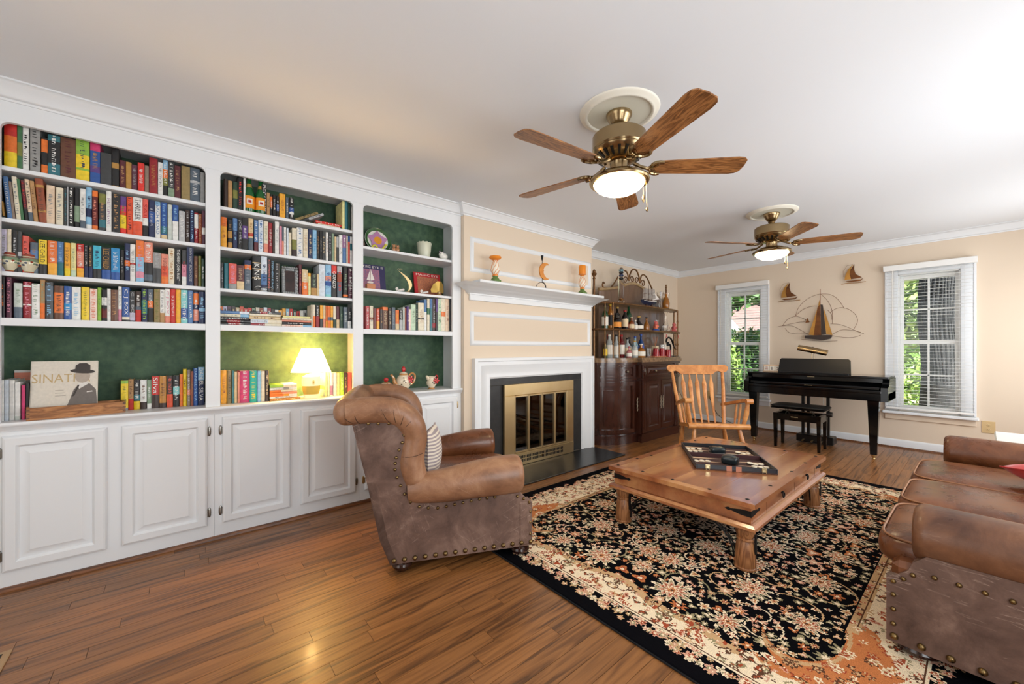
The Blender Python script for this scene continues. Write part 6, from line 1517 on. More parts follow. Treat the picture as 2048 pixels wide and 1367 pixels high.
# ------------------------------------------------------------------ bottles, glasses and small things on the bar
def bottle_mat(name, c, rough=.05): 
    m, nt, b = base_mat(name); b.inputs['Base Color'].default_value = rgb(*c); b.inputs['Roughness'].default_value = rough; b.inputs['Transmission Weight'].default_value = .35; b.inputs['Coat Weight'].default_value = .4; return m
BCOL = dict(green=(16, 74, 40), dark=(26, 18, 16), amber=(150, 74, 24), red=(120, 26, 30), clear=(196, 204, 204), blue=(28, 74, 140), gold=(176, 110, 34), olive=(86, 92, 36), pinkish=(200, 120, 120), rust=(130, 48, 22), paleblue=(150, 196, 214))
for k, c in BCOL.items(): bottle_mat('glass_' + k, c)
for k, c in dict(white=(232, 226, 214), cream=(226, 206, 170), orange=(232, 150, 60), yellow=(226, 190, 60), red=(170, 40, 40), black=(30, 28, 28), blue=(60, 90, 170), gold=(186, 146, 70)).items(): plain('label_' + k, c, .6)
def bottle(x, y, z, h, r, glass_, lab, cap, label, shape='std'):
    o = thing('bottle', label, 'bottle', (x, y, z), 0, 'bottles on the bar'); n = 16
    r *= 1.12; P = {'std': [(0, 0), (.9, 0), (1, .01), (1, .55), (.9, .63), (.36, .76), (.33, .95), (.38, .955), (.38, .975), (0, .975)], 'squat': [(0, 0), (.95, 0), (1, .03), (1, .5), (.8, .62), (.3, .72), (.28, .93), (.36, .94), (0, .95)],
         'flask': [(0, 0), (.9, 0), (1, .08), (.98, .35), (.7, .55), (.35, .66), (.3, .9), (.36, .92), (0, .93)], 'slim': [(0, 0), (.95, 0), (1, .02), (1, .62), (.8, .72), (.42, .82), (.4, .96), (0, .97)], 'ball': [(0, 0), (.6, 0), (.95, .1), (1, .25), (.85, .42), (.45, .55), (.3, .66), (.3, .9), (0, .91)]}[shape]
    b = MB().lathe([(p[0] * r, p[1] * h) for p in P], n=n).build('glass_body', 'glass_' + glass_, o, smooth=40)
    if lab:
        z0, z1 = {'std': (.14, .5), 'squat': (.12, .44), 'flask': (.1, .34), 'slim': (.15, .56), 'ball': (.12, .34)}[shape]
        MB().lathe([(r * 1.008, h * z0), (r * 1.012, h * (z0 + .005)), (r * 1.012, h * (z1 - .005)), (r * 1.008, h * z1)], n=n).build('paper_label', 'label_' + lab, o)
    rc_ = r * .42 if shape != 'slim' else r * .46
    MB().lathe([(0, h * .93), (rc_, h * .93), (rc_, h), (rc_ * .8, h * 1.008), (0, h * 1.008)], n=12).build('cap', 'label_' + cap, o); return o
M2, M1, M0 = 1.401, 1.726, 1.046
BT = [   # middle shelf, left to right
    (4.00, 2.98, M2, .30, .036, 'green', 'white', 'black', 'tall green bottle with white label, left end of the middle bar shelf', 'std'),
    (4.12, 2.99, M2, .315, .03, 'gold', 'black', 'yellow', 'yellow-necked dark bottle behind spindles on the middle bar shelf', 'slim'),
    (4.17, 2.93, M2, .20, .05, 'dark', 'orange', 'black', 'squat dark bottle with round orange label, middle bar shelf', 'squat'),
    (4.27, 2.99, M2, .29, .036, 'dark', 'black', 'gold', 'dark brown bottle with gold neck on the middle bar shelf', 'std'),
    (4.345, 2.93, M2, .245, .036, 'dark', 'cream', 'red', 'dark bottle with red cap and cream label, middle bar shelf', 'slim'),
    (4.42, 2.98, M2, .22, .04, 'rust', 'red', 'black', 'reddish amber bottle with black stopper on the middle bar shelf', 'squat'),
    (4.475, 2.92, M2, .165, .034, 'amber', 'cream', 'cream', 'small amber bottle with cream label on the middle bar shelf', 'squat'),
    (4.53, 3.0, M2, .335, .036, 'green', None, 'black', 'tall bright green bottle reaching the upper bar shelf', 'std'),
    (4.55, 2.91, M2, .13, .026, 'clear', 'white', 'white', 'tiny clear bottle in front of the green one on the bar', 'std'),
    (4.66, 2.93, M2, .185, .055, 'dark', 'white', 'gold', 'wide dark bottle with gold stopper on the middle bar shelf', 'ball'),
    (4.83, 2.92, M2, .185, .035, 'gold', None, 'black', 'small amber figure bottle alone on the middle bar shelf', 'flask'),
    # cabinet top, left to right
    (3.99, 2.97, M0, .20, .022, 'olive', 'yellow', 'black', 'slim olive-green bottle at the left end of the marble bar top', 'slim'),
    (4.06, 2.96, M0, .285, .034, 'clear', 'white', 'white', 'clear bottle with tall white cap at the left of the marble bar top', 'slim'),
    (4.19, 2.95, M0, .285, .036, 'clear', 'white', 'black', 'clear bottle with white label behind the bar spindles', 'std'),
    (4.16, 3.05, M0, .29, .035, 'red', None, 'red', 'dark red bottle behind the clear one on the marble bar top', 'std'),
    (4.34, 2.98, M0, .29, .038, 'red', 'white', 'red', 'red bottle with large white label on the marble bar top', 'slim'),
    (4.36, 2.88, M0, .14, .032, 'pinkish', 'white', 'red', 'small pink bottle in front of the red one on the bar', 'squat'),
    (4.43, 2.95, M0, .25, .036, 'clear', 'cream', 'black', 'clear bottle with cream label, centre of the marble bar top', 'std'),
    (4.47, 2.87, M0, .215, .038, 'clear', 'white', 'gold', 'clear bottle with gold cap and white label, front of the bar', 'squat'),
    (4.52, 2.98, M0, .26, .034, 'dark', 'cream', 'black', 'dark bottle with cream neck label on the marble bar top', 'std'),
    (4.62, 2.96, M0, .275, .036, 'paleblue', 'blue', 'blue', 'pale blue bottle with dark blue cap on the marble bar top', 'std'),
    (4.585, 2.85, M0, .175, .05, 'gold', 'white', 'white', 'square-shouldered golden bottle at the front of the bar', 'squat'),
    (4.76, 2.96, M0, .31, .036, 'blue', 'blue', 'blue', 'tall cobalt blue bottle on the marble bar top', 'std')]
for t_ in BT: bottle(*t_)
def glassware(name, label, cat, x, y, z, prof, mat='clear_glass', n=20, grp=None):
    o = tag(MB().lathe(prof, n=n).build(name, mat, None, loc=(x, y, z), smooth=40), label, cat, grp); return o
glassware('beer_glass', 'tall clear drinking glass beside the pink figure, middle bar shelf', 'glass', 5.17, 2.98, M2, [(0, .004), (.03, .004), (.036, .16), (.038, .16), (.032, 0), (0, 0)])
glassware('wine_decanter', 'clear long-necked decanter on the middle bar shelf', 'decanter', 5.42, 2.97, M2, [(0, 0), (.08, 0), (.085, .012), (.06, .06), (.026, .13), (.022, .26), (.034, .285), (.031, .285), (.018, .26), (.022, .13), (.056, .06), (.078, .014), (0, .006)])
glassware('glass_bowl', 'small clear bowl left of the decanter on the bar', 'bowl', 5.30, 2.92, M2, [(0, 0), (.03, 0), (.05, .04), (.045, .09), (.042, .09), (.046, .04), (.027, .006), (0, .006)])
plain('ruby_glass', (176, 16, 34), .08, trans=.3, coat=.5)
for k, (x, y, lab) in enumerate(((4.98, 2.87, 'left ruby-red tumbler upside down on the bar tray'), (5.12, 2.86, 'middle ruby-red tumbler upside down on the bar tray'), (5.28, 2.86, 'right ruby-red tumbler upside down on the marble bar top'))):
    glassware('red_tumbler', lab, 'tumbler', x, y, M0 + (.0125 if k < 2 else 0), [(0, .105), (.03, .105), (.036, .1), (.048, 0), (.045, 0), (.033, .098), (0, .1)], 'ruby_glass', 20, 'ruby tumblers')
plain('tray_wood', (196, 130, 92), .5)
tag(MB().bev(-.15, .15, -.055, .055, 0, .012, .004).build('serving_tray', 'tray_wood', None, loc=(5.02, 2.87, M0)), 'small reddish wooden tray under the ruby tumblers', 'tray')
ri = thing('reed_diffuser', 'cream reed diffuser box with sticks behind the ruby tumblers', 'diffuser', (5.14, 2.97, M0))
MB().bev(-.035, .035, -.035, .035, 0, .15, .004).build('jar', 'label_cream', ri)
for k in range(4): MB().cyl((0, 0, .14), (.05 * math.cos(k * 1.9), .03 * math.sin(k * 1.9), .28), .0025, n=5).build('reed', 'tray_wood', ri)
glassware('clear_tumbler', 'patterned clear tumbler left of the ruby ones on the bar', 'glass', 4.89, 2.92, M0, [(0, .006), (.03, .006), (.036, .115), (.04, .115), (.034, 0), (0, 0)])
for x, lab in ((5.31, 'left clear tumbler behind the right ruby one'), (5.38, 'right clear tumbler behind the right ruby one')): glassware('clear_tumbler', lab, 'glass', x, 2.96, M0, [(0, .006), (.03, .006), (.034, .17), (.038, .17), (.034, 0), (0, 0)])
plain('pink_glaze', (214, 108, 104), .3, coat=.3); plain('blue_glaze', (60, 90, 170), .3, coat=.3); plain('orange_glaze', (232, 128, 88), .3)
for (x, y, z, base, lab) in ((5.08, 2.93, M2, 'blue_glaze', 'pink and blue figurine on the middle bar shelf'), (5.62, 2.95, M2, 'pink_glaze', 'pink pig figurine at the right end of the middle bar shelf')):
    f = thing('figurine', lab, 'figurine', (x, y, z), 0, 'bar figurines')
    MB().lathe([(0, 0), (.045, 0), (.05, .02), (.035, .035), (0, .035)], n=16).build('base', base, f); MB().ell((0, 0, .06), (.036, .034, .04), 14, 10).build('body', 'orange_glaze' if base == 'blue_glaze' else 'pink_glaze', f)
    MB().ell((0, -.005, .112), (.028, .026, .026), 14, 10).build('head', 'pink_glaze', f)
    for sx in (-1, 1): MB().ell((sx * .022, 0, .136), (.010, .006, .013), 8, 6).build('ear', 'pink_glaze', f); MB().ell((sx * .034, -.018, .07), (.012, .014, .02), 8, 6).build('arm', 'pink_glaze', f)
    MB().ell((0, -.032, .108), (.010, .008, .008), 8, 6).build('snout', 'orange_glaze', f)
wo = thing('lever_corkscrew', 'dark iron lever wine opener standing on the right of the bar', 'wine opener', (5.47, 2.93, M0))
MB().bev(-.13, .16, -.05, .05, 0, .012, .003).build('base_board', 'mahogany', wo)
MB().tube(smoothpath([(.0, 0, .012), (.02, 0, .12), (.0, 0, .17), (-.05, 0, .185)], 5), .011, 8).build('stand', 'iron', wo)
MB().tube(smoothpath([(-.10, 0, .20), (-.09, 0, .25), (-.03, 0, .275), (.05, 0, .24), (.11, 0, .15), (.16, 0, .105), (.22, 0, .105)], 5), [.012] * 20 + [.007] * 11, 8).build('lever', 'iron', wo)
MB().cyl((-.06, 0, .15), (-.06, 0, .21), .02, n=12).build('clamp', 'iron', wo)
for (x, y, z, lab) in ((5.18, 2.825, 1.375, 'pink ribbon charm hanging from the shelf over the ruby tumblers'), (5.66, 2.90, 1.375, 'pink ribbon charm hanging at the right end of the bar shelf')):
    r_ = thing('ribbon_charm', lab, 'charm', (x, y, z), 0, 'hanging charms'); MB().tube([(0, 0, .012), (0, 0, -.02)], .0012, 4).build('thread', 'cord_white', r_)
    MB().tube(smoothpath([(-.022, 0, -.07), (.006, 0, -.03), (0, 0, -.018), (-.006, 0, -.03), (.022, 0, -.07)], 4), .005, 5, flat=.5).build('ribbon', 'pink_glaze', r_)
# top of the hutch: liquid thermometer, ship model, gold decanter
th_ = thing('liquid_thermometer', 'tall clear tube thermometer with coloured floats on the upper bar shelf', 'thermometer', (4.25, 2.92, M1))
MB().lathe([(0, 0), (.04, 0), (.036, .006), (.036, .40), (.03, .43), (.012, .45), (0, .452)], n=18).build('tube', 'clear_glass', th_)
for k, (z, c) in enumerate(((.05, 'gold'), (.31, 'dark'), (.35, 'blue'), (.385, 'dark'), (.41, 'paleblue'))): MB().ell((0, 0, z), (.02, .02, .018), 10, 8).build('float', 'glass_' + c, th_)
sp_ = thing('ship_model', 'wooden sailing ship model on the upper bar shelf', 'ship model', (4.93, 2.95, M1), R(-8))
plain('sail_white', (232, 226, 220), .8); plain('hull_navy', (34, 38, 62), .4); plain('mast_brown', (84, 56, 40), .6)
hm = MB(); sec = [(-.15, .01, .075), (-.12, .03, .06), (-.05, .042, .045), (.05, .042, .045), (.12, .026, .055), (.165, .004, .075)]; vs = []
for (x, w, kz) in sec: vs += [(x, -w, .095 - (.01 if abs(x) < .1 else 0)), (x, 0, kz - .015), (x, w, .095 - (.01 if abs(x) < .1 else 0))]
hm.add(vs, [(3 * i + j, 3 * i + j + 1, 3 * i + j + 4, 3 * i + j + 3) for i in range(5) for j in range(2)] + [(3 * i, 3 * i + 3, 3 * i + 5, 3 * i + 2) for i in range(5)] + [(0, 1, 2), (15, 16, 17)]); hl = hm.build('hull', 'hull_navy', sp_)
MB().tube([(-.13, -.036, .085), (-.05, -.0435, .078), (.05, -.0435, .078), (.13, -.03, .085)], .004, 5).build('stripe', 'sail_white', hl)
for (x, h_) in ((-.075, .27), (.0, .31), (.075, .285)):
    m_ = MB().cyl((x, 0, .08), (x, 0, h_), .0035, n=6).build('mast', 'mast_brown', sp_)
    for k in range(2):
        z0 = .11 + .075 * k; w = .05 - .01 * k; MB().add([(x + .004, -w, z0), (x + .004, w, z0), (x + .018, w * .9, z0 + .035), (x + .018, -w * .9, z0 + .035), (x + .006, -w * .85, z0 + .07), (x + .006, w * .85, z0 + .07)], [(0, 1, 2, 3), (3, 2, 5, 4)]).build('sail', 'sail_white', m_)
MB().tube([(.14, 0, .09), (.24, 0, .125)], .003, 6).build('bowsprit', 'mast_brown', sp_); MB().add([(.085, 0, .1), (.235, 0, .125), (.085, 0, .24)], [(0, 1, 2)]).build('jib', 'sail_white', sp_)
for x in (-.05, .06): MB().bev(x - .005, x + .005, -.015, .015, 0, .045, .001).build('stand', 'mast_brown', sp_)
gd = thing('gold_vase', 'gold-flecked glass decanter with beaded stopper on the upper bar shelf', 'decanter', (5.40, 2.95, M1))
MB().lathe([(0, 0), (.035, 0), (.045, .02), (.05, .09), (.035, .15), (.018, .19), (.022, .23), (0, .23)], n=18).build('body', 'glass_gold', gd)
for k in range(5): MB().ell((0, 0, .245 + .025 * k), (.012 + .004 * (k % 2), .012 + .004 * (k % 2), .014), 10, 8).build('bead', 'gilt_iron', gd)
for (x, lab) in ((5.32, 'clear fluted vase left of the gold decanter on the bar'), (5.50, 'clear fluted vase right of the gold decanter on the bar')): glassware('glass_vase', lab, 'vase', x, 3.0, M1, [(0, 0), (.04, 0), (.035, .02), (.03, .1), (.045, .25), (.042, .25), (.026, .1), (.03, .02), (0, .008)])
# ------------------------------------------------------------------ mantel ornaments
plain('orange_wax', (238, 142, 34), .45); plain('green_ceramic', (98, 128, 66), .5); plain('milk_glass', (246, 238, 220), .25, emit=(255, 240, 215), estr=.0); plain('swirl_orange', (226, 138, 60), .35); plain('moon_orange', (226, 154, 72), .5, c2=(206, 126, 50), scale=14)
def candlestick(x, y, label, wide, k):
    o = thing('candlestick', label, 'candlestick', (x, y, 1.7625)); s_ = k
    MB().bev(-.038 * s_, .038 * s_, -.038 * s_, .038 * s_, 0, .022, .004).build('foot', 'green_ceramic', o)
    MB().lathe([(.038 * s_, .022), (.036 * s_, .03), (.022 * s_, .045), (.026 * s_, .056), (0, .056)], n=16).build('green_stem', 'green_ceramic', o)
    MB().lathe([(.0, .056), (.024 * s_, .056), (.026 * s_, .066), (.022 * s_, .074), (0, .074)], n=16).build('collar', 'swirl_orange', o)
    pr_ = [(.018, .074), (.03, .09), (.039, .11), (.036, .14), (.024, .17), (.017, .19), (.016, .20)]
    b = MB().lathe([(r * s_, z) for r, z in pr_], n=20).build('glass_stem', 'milk_glass', o, smooth=60)
    for j in range(7):
        pts = []
        for t in range(22):
            u = t / 21 * (len(pr_) - 1); i = min(int(u), len(pr_) - 2); r = lerp(pr_[i][0], pr_[i + 1][0], u - i) * s_ + .0008; z = lerp(pr_[i][1], pr_[i + 1][1], u - i); a = j * 2 * PI / 7 + t / 21 * 2.6; pts.append((r * math.cos(a), r * math.sin(a), z))
        MB().tube(pts, .0022, 5).build('swirl', 'swirl_orange', b)
    if wide: MB().lathe([(0, .20), (.022, .20), (.05, .214), (.056, .226), (.05, .236), (.03, .232), (0, .23)], n=24).build('cup', 'orange_wax', o)
    else: MB().lathe([(0, .20), (.02, .20), (.026, .21), (.043, .216), (.043, .222), (0, .222)], n=20).build('cup', 'swirl_orange', o)
    return o
candlestick(2.20, 2.85, 'swirled candlestick with wide orange cup, left on the mantel', True, 1.05); candlestick(3.415, 2.85, 'swirled candlestick under an orange candle, right on the mantel', False, 1.05)
cn = thing('pillar_candle', 'orange pillar candle on the right mantel candlestick', 'candle', (3.415, 2.85, 1.9848))
MB().lathe([(0, 0), (.037, 0), (.038, .004), (.038, .088), (.035, .094), (.012, .092), (0, .09)], n=24).build('wax', 'orange_wax', cn); MB().cyl((0, 0, .09), (0, 0, .1), .0012, n=5).build('wick', 'iron', cn)
mo = thing('moon_candle_holder', 'orange crescent moon on a black iron candle stand, mantel centre', 'candle holder', (2.80, 2.855, 1.7625))
MB().tube([(0, 0, .06), (0, 0, .285)], .003, 6).build('rod', 'iron', mo); MB().lathe([(.004, .285), (.008, .295), (.014, .335), (.012, .335), (0, .30)], n=12).build('cup', 'iron', mo)
for a in (20, 160, 270): MB().tube([(.075 * math.cos(R(a)) * math.sin(R(t)), .055 * math.sin(R(a)) * math.sin(R(t)), .0 + .065 * math.cos(R(t))) for t in range(0, 91, 10)], .0028, 5).build('leg', 'iron', mo)
ou = [(.085 * math.cos(R(t)) + .045, .18 + .088 * math.sin(R(t))) for t in range(65, 296, 10)]; inn = [(.078 * math.cos(R(t)) + .09, .18 + .07 * math.sin(R(t))) for t in range(270, 89, -10)]
inn = inn[:9] + [(.017, .182), (.0235, .192)] + inn[9:]
MB().prism(ou + inn, 'y', -.007, .007).build('crescent', 'moon_orange', mo, smooth=20)
# ------------------------------------------------------------------ shelf ornaments
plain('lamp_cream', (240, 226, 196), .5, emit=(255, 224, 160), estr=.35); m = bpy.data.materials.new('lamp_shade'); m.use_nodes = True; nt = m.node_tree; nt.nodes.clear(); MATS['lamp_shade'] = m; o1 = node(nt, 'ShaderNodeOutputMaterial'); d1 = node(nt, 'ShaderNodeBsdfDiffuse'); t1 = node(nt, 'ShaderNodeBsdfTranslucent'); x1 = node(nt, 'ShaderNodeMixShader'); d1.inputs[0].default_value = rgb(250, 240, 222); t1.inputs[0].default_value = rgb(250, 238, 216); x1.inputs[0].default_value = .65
nt.links.new(d1.outputs[0], x1.inputs[1]); nt.links.new(t1.outputs[0], x1.inputs[2]); nt.links.new(x1.outputs[0], o1.inputs[0])
plain('lamp_olive', (196, 176, 84), .5)
lm = thing('table_lamp', 'lit cream ceramic table lamp in the middle bookcase bay', 'lamp', (.732, 3.12, .8085))
MB().lathe([(0, 0), (.045, 0), (.048, .006), (.05, .03), (.057, .06), (.062, .10), (.062, .135), (.056, .155), (.03, .168), (.012, .172), (.010, .195), (0, .195)], n=28).build('base', 'lamp_cream', lm)
MB().lathe([(.0502, .03), (.0575, .06), (.0605, .088), (.0606, .07), (.0505, .028)], n=28, a0=PI, a1=2 * PI).build('dune_band', 'lamp_olive', lm)
for a in (0, 36, 72, 108, 144): MB().tube([(.012 * math.cos(R(a)) * k - .0, -.0635, .115 + .018 * math.sin(R(a)) * k) for k in (-1, 1)], .0012, 4).build('palm_leaf', 'lamp_olive', lm)
sh_ = MB().lathe([(.131, .186), (.063, .356)], n=40).build('shade', 'lamp_shade', lm, smooth=60)
for (r, z) in ((.131, .186), (.0635, .356)): MB().tube([(r * math.cos(t), r * math.sin(t), z) for t in [2 * PI * i / 32 for i in range(32)]], .002, 5, closed=True).build('shade_rim', 'lamp_cream', sh_)
MB().ell((0, 0, .25), (.02, .02, .03), 12, 8).build('bulb', 'lit_bowl', lm)
ld = bpy.data.lights.new('table_lamp_light', 'POINT'); ld.energy = 30; ld.color = (1, .58, .16); ld.shadow_soft_size = .03; lo_ = bpy.data.objects.new('table_lamp_light', ld); C.objects.link(lo_); lo_.location = (.732, 3.12, .8085 + .285)
ld = bpy.data.lights.new('table_lamp_light', 'POINT'); ld.energy = 5; ld.color = (1, .62, .2); ld.shadow_soft_size = .03; lo_ = bpy.data.objects.new('table_lamp_light', ld); C.objects.link(lo_); lo_.location = (.732, 3.12, .8085 + .205)
fr = thing('greeting_card', 'small white card standing behind the lamp shade', 'card', (.80, 3.235, .8085)); MB().bev(-.04, .04, 0, .002, 0, .27, .0005).build('front_leaf', 'white_gloss', fr, rot=(R(-4), 0, 0)); MB().bev(-.04, .04, .022, .024, 0, .268, .0005).build('back_leaf', 'white_gloss', fr, rot=(R(4), 0, 0))
book(.016, .155, .11, 'lime', [(0, .3, 'mint')], '', '', 'yellow-green book leaning right beside the table lamp', (.822, 3.13, .812), (0, R(9), 0))
# ginger jars
CR, RD, BL, GN, GD_ = rgb(214, 206, 178), rgb(150, 62, 44), rgb(60, 74, 100), rgb(120, 140, 112), rgb(176, 130, 70)
for (x, lab) in ((-.632, 'small painted ginger jar at the far left of the third shelf'), (-.573, 'small painted ginger jar before the red book, third shelf')):
    j = thing('ginger_jar', lab, 'jar', (x, 3.075, 1.5385), 0, 'ginger jars'); pr_ = [(0, 0), (.017, 0), (.02, .005), (.019, .008), (.033, .04), (.036, .056), (.03, .072), (.02, .078)]
    MB().lathe(pr_, n=24, col=[RD, RD, GD_, CR, CR, GN, RD]).build('body', 'glazed', j); l_ = MB().lathe([(.021, .078), (.024, .083), (.02, .094), (.008, .098), (.008, .101), (0, .104)], n=20, col=[CR, RD, CR, RD, RD]).build('lid', 'glazed', j)
    MB().ell((0, 0, .106), (.006, .006, .006), 8, 6, col=RD).build('knob', 'glazed', l_)
    rr = random.Random(2)
    for k in range(9):
        a = R(200 + 140 * k / 9); z = .03 + .03 * rr.random(); r = .0335; MB().ell((r * math.cos(a), r * math.sin(a), z), (.006, .005, .005), 6, 5, col=rr.choice((BL, BL, RD, GN))).build('painted_blossom', 'glazed', j)
# two green bottles on the top shelf, middle bay
plain('beer_green', (20, 92, 44), .08, coat=.5); plain('beer_label', (238, 168, 40), .5, c2=(226, 120, 30), scale=30); plain('foil_gold', (190, 156, 76), .4, .5)
for (x, lab) in ((.352, 'left green beer bottle with orange label, top of middle bay'), (.416, 'right green beer bottle with orange label, top of middle bay')):
    bt = thing('beer_bottle', lab, 'bottle', (x, 3.085, 2.0485), 0, 'green beer bottles')
    MB().lathe([(0, 0), (.029, 0), (.031, .004), (.031, .115), (.028, .135), (.016, .165), (.0135, .19), (.013, .225), (.0145, .226), (.0145, .236), (0, .236)], n=20).build('glass_body', 'beer_green', bt)
    lb = MB().lathe([(.0314, .024), (.0314, .104)], n=20).build('label_band', 'beer_label', bt); MB().lathe([(.0315, .05), (.0315, .086)], n=8, a0=R(240), a1=R(300)).build('label_emblem', 'label_white', lb); MB().lathe([(.0317, .06), (.0317, .076)], n=6, a0=R(255), a1=R(288)).build('emblem_mark', 'label_red', lb)
    MB().lathe([(.0168, .163), (.0142, .186)], n=16).build('neck_label', 'foil_gold', bt); MB().lathe([(0, .2365), (.0152, .2365), (.0152, .228)], n=14).build('cap', 'foil_gold', bt)
# ornate photo frame and reading glasses, third shelf middle bay
plain('pewter_frame', (150, 154, 156), .35, .9, bump=.5, scale=120); plain('dark_photo', (24, 18, 20), .3, c2=(66, 40, 36), scale=16)
pf = thing('framed_photo', 'ornate pewter photo frame with dark picture, third shelf middle bay', 'picture frame', (.586, 3.058, 1.5385))
MB().box(-.03, .03, .004, .008, .012, .158).build('photo', 'dark_photo', pf, rot=(R(-3), 0, 0))
for (x0, x1, z0, z1) in ((-.05, -.028, 0, .175), (.028, .05, 0, .175), (-.028, .028, 0, .014), (-.028, .028, .155, .18)): MB().bev(x0, x1, 0, .012, z0, z1, .004).build('frame_bar', 'pewter_frame', pf, rot=(R(-3), 0, 0))
fr_ = random.Random(8)
for k in range(26):
    t = k / 26; x, z = (lerp(-.045, .045, t * 4), .178) if t < .25 else (.042, lerp(.17, .01, (t - .25) * 4)) if t < .5 else (lerp(.045, -.045, (t - .5) * 4), .007) if t < .75 else (-.042, lerp(.01, .17, (t - .75) * 4))
    MB().ell((x, -.001, z), (.008, .005, .008), 7, 5).build('frame_bead', 'pewter_frame', pf)
plain('leather_blue', (110, 150, 176), .5)
rg_ = thing('reading_glasses', 'folded wire reading glasses in front of the dark books, third shelf', 'glasses', (.43, 3.052, 1.5385))
for sx in (-1, 1): MB().tube([(sx * .03 + .022 * math.cos(t), -.006 + .003 * math.sin(t), .018 + .014 * math.sin(t)) for t in [2 * PI * i / 20 for i in range(20)]], .0014, 5, closed=True).build('rim', 'steel', rg_)
MB().tube([(-.008, -.006, .02), (0, -.008, .024), (.008, -.006, .02)], .0014, 5).build('bridge', 'steel', rg_); MB().tube([(.052, -.004, .02), (.03, .003, .008), (-.04, .003, .004)], .0014, 5).build('temple', 'steel', rg_); MB().tube([(-.052, -.004, .02), (-.03, .004, .01), (.045, .004, .006)], .0014, 5).build('temple', 'steel', rg_)
# right bay, upper shelf
WH, PK, YL_, OR_, LG, BR_ = rgb(236, 234, 226), rgb(196, 140, 186), rgb(206, 198, 60), rgb(236, 162, 44), rgb(52, 96, 50), rgb(176, 124, 84)
pt = thing('painted_plate', 'round painted plate with green rim and lilac star, right bay', 'plate', (1.262, 3.235, 1.9492)); pt.scale = (1.1, 1.1, 1.1)
pm_ = Matrix.Translation((0, 0, .095)) @ Matrix.Rotation(R(90 - 14), 4, 'X')
pl_ = MB().lathe([(0, 0), (.06, 0), (.08, .006), (.098, .014), (.1, .016), (.098, .019), (.078, .010), (.058, .004), (0, .004)], n=40, col=[WH, WH, LG, WH, WH, LG, WH, WH]); pl_.xf(pm_); pl_.build('dish', 'glazed', pt)
st = []
for k in range(20): r = .082 if k % 4 == 0 else .052 if k % 2 == 0 else .06; a = R(90 + 18 * k); st.append((r * math.cos(a), r * math.sin(a)))
MB().prism(st, 'z', .0105, .0115, col=PK).xf(pm_).build('lilac_star', 'glazed', pt, smooth=0); MB().lathe([(0, .012), (.03, .012), (.03, .0118)], n=20, col=OR_).xf(pm_).build('orange_centre', 'glazed', pt)
yf2 = thing('yellow_figurine', 'yellow arched figurine before the painted plate', 'figurine', (1.235, 3.105, 1.9492)); MB().tube(smoothpath([(-.07, 0, .006), (-.055, 0, .028), (-.035, 0, .03), (-.02, 0, .010), (.01, 0, .008), (.03, 0, .03), (.04, 0, .045)], 4), .008, 8, col=YL_).build('body', 'glazed', yf2); MB().ell((.044, -.004, .05), (.012, .009, .009), 10, 8, col=YL_).build('head', 'glazed', yf2)
bf = thing('bear_figurine', 'small tan bear pair figurine beside the painted plate', 'figurine', (1.362, 3.10, 1.9492))
for sx in (-1, 1):
    MB().ell((sx * .016, 0, .022), (.017, .016, .022), 10, 8, col=BR_).build('bear_body', 'glazed', bf); hd = MB().ell((sx * .016, -.004, .050), (.013, .012, .012), 10, 8, col=BR_).build('bear_head', 'glazed', bf)
    for s2 in (-1, 1): MB().ell((sx * .016 + s2 * .009, 0, .061), (.005, .004, .005), 6, 5, col=BR_).build('ear', 'glazed', hd)
plain('celadon', (206, 208, 186), .3, coat=.4)
cp = thing('ribbed_pot', 'pale celadon ribbed pot on the right bay upper shelf', 'pot', (1.635, 3.13, 1.9492)); N_ = 44; vs = []
pp_ = [(.0, 0), (.042, 0), (.048, .012), (.055, .06), (.058, .1), (.063, .122), (.06, .13), (.056, .12), (.05, .06), (.0, .02)]
cpb = MB(); 
for r, z in pp_:
    for k in range(N_): a = 2 * PI * k / N_; q = r * (1 + (.035 if k % 2 else -.02) * (z > .01)); vs.append((q * math.cos(a), q * math.sin(a), z + (.004 if k % 4 < 2 and z > .12 else 0)))
cpb.add(vs, [(i * N_ + k, i * N_ + (k + 1) % N_, (i + 1) * N_ + (k + 1) % N_, (i + 1) * N_ + k) for i in range(len(pp_) - 1) for k in range(N_)]); cpb.build('pot_body', 'celadon', cp, smooth=60)
ow = thing('white_owl_figurine', 'round white owl figurine at the right end of the upper shelf', 'figurine', (1.805, 3.11, 1.9492))
MB().ell((.01, 0, .034), (.040, .036, .034), 18, 12, col=WH).build('body', 'glazed', ow); hd = MB().ell((-.016, -.012, .046), (.026, .024, .026), 14, 10, col=WH).build('head', 'glazed', ow)
for sx in (-1, 1): MB().ell((-.022 + sx * .012, -.032, .048), (.0038, .003, .0038), 8, 6, col=rgb(30, 30, 30)).build('eye', 'glazed', hd); MB().ell((-.016 + sx * .016, -.008, .071), (.007, .005, .008), 8, 6, col=PK).build('ear_tuft', 'glazed', hd)
dkf = thing('dark_figurine', 'tiny dark figurine at the left end of the right bay shelf', 'figurine', (1.098, 3.10, 1.9492)); MB().lathe([(0, 0), (.014, 0), (.012, .03), (.006, .045), (0, .046)], n=12, col=rgb(80, 50, 52)).build('robe', 'glazed', dkf); MB().ell((0, 0, .054), (.009, .009, .011), 10, 8, col=rgb(120, 84, 78)).build('head', 'glazed', dkf)
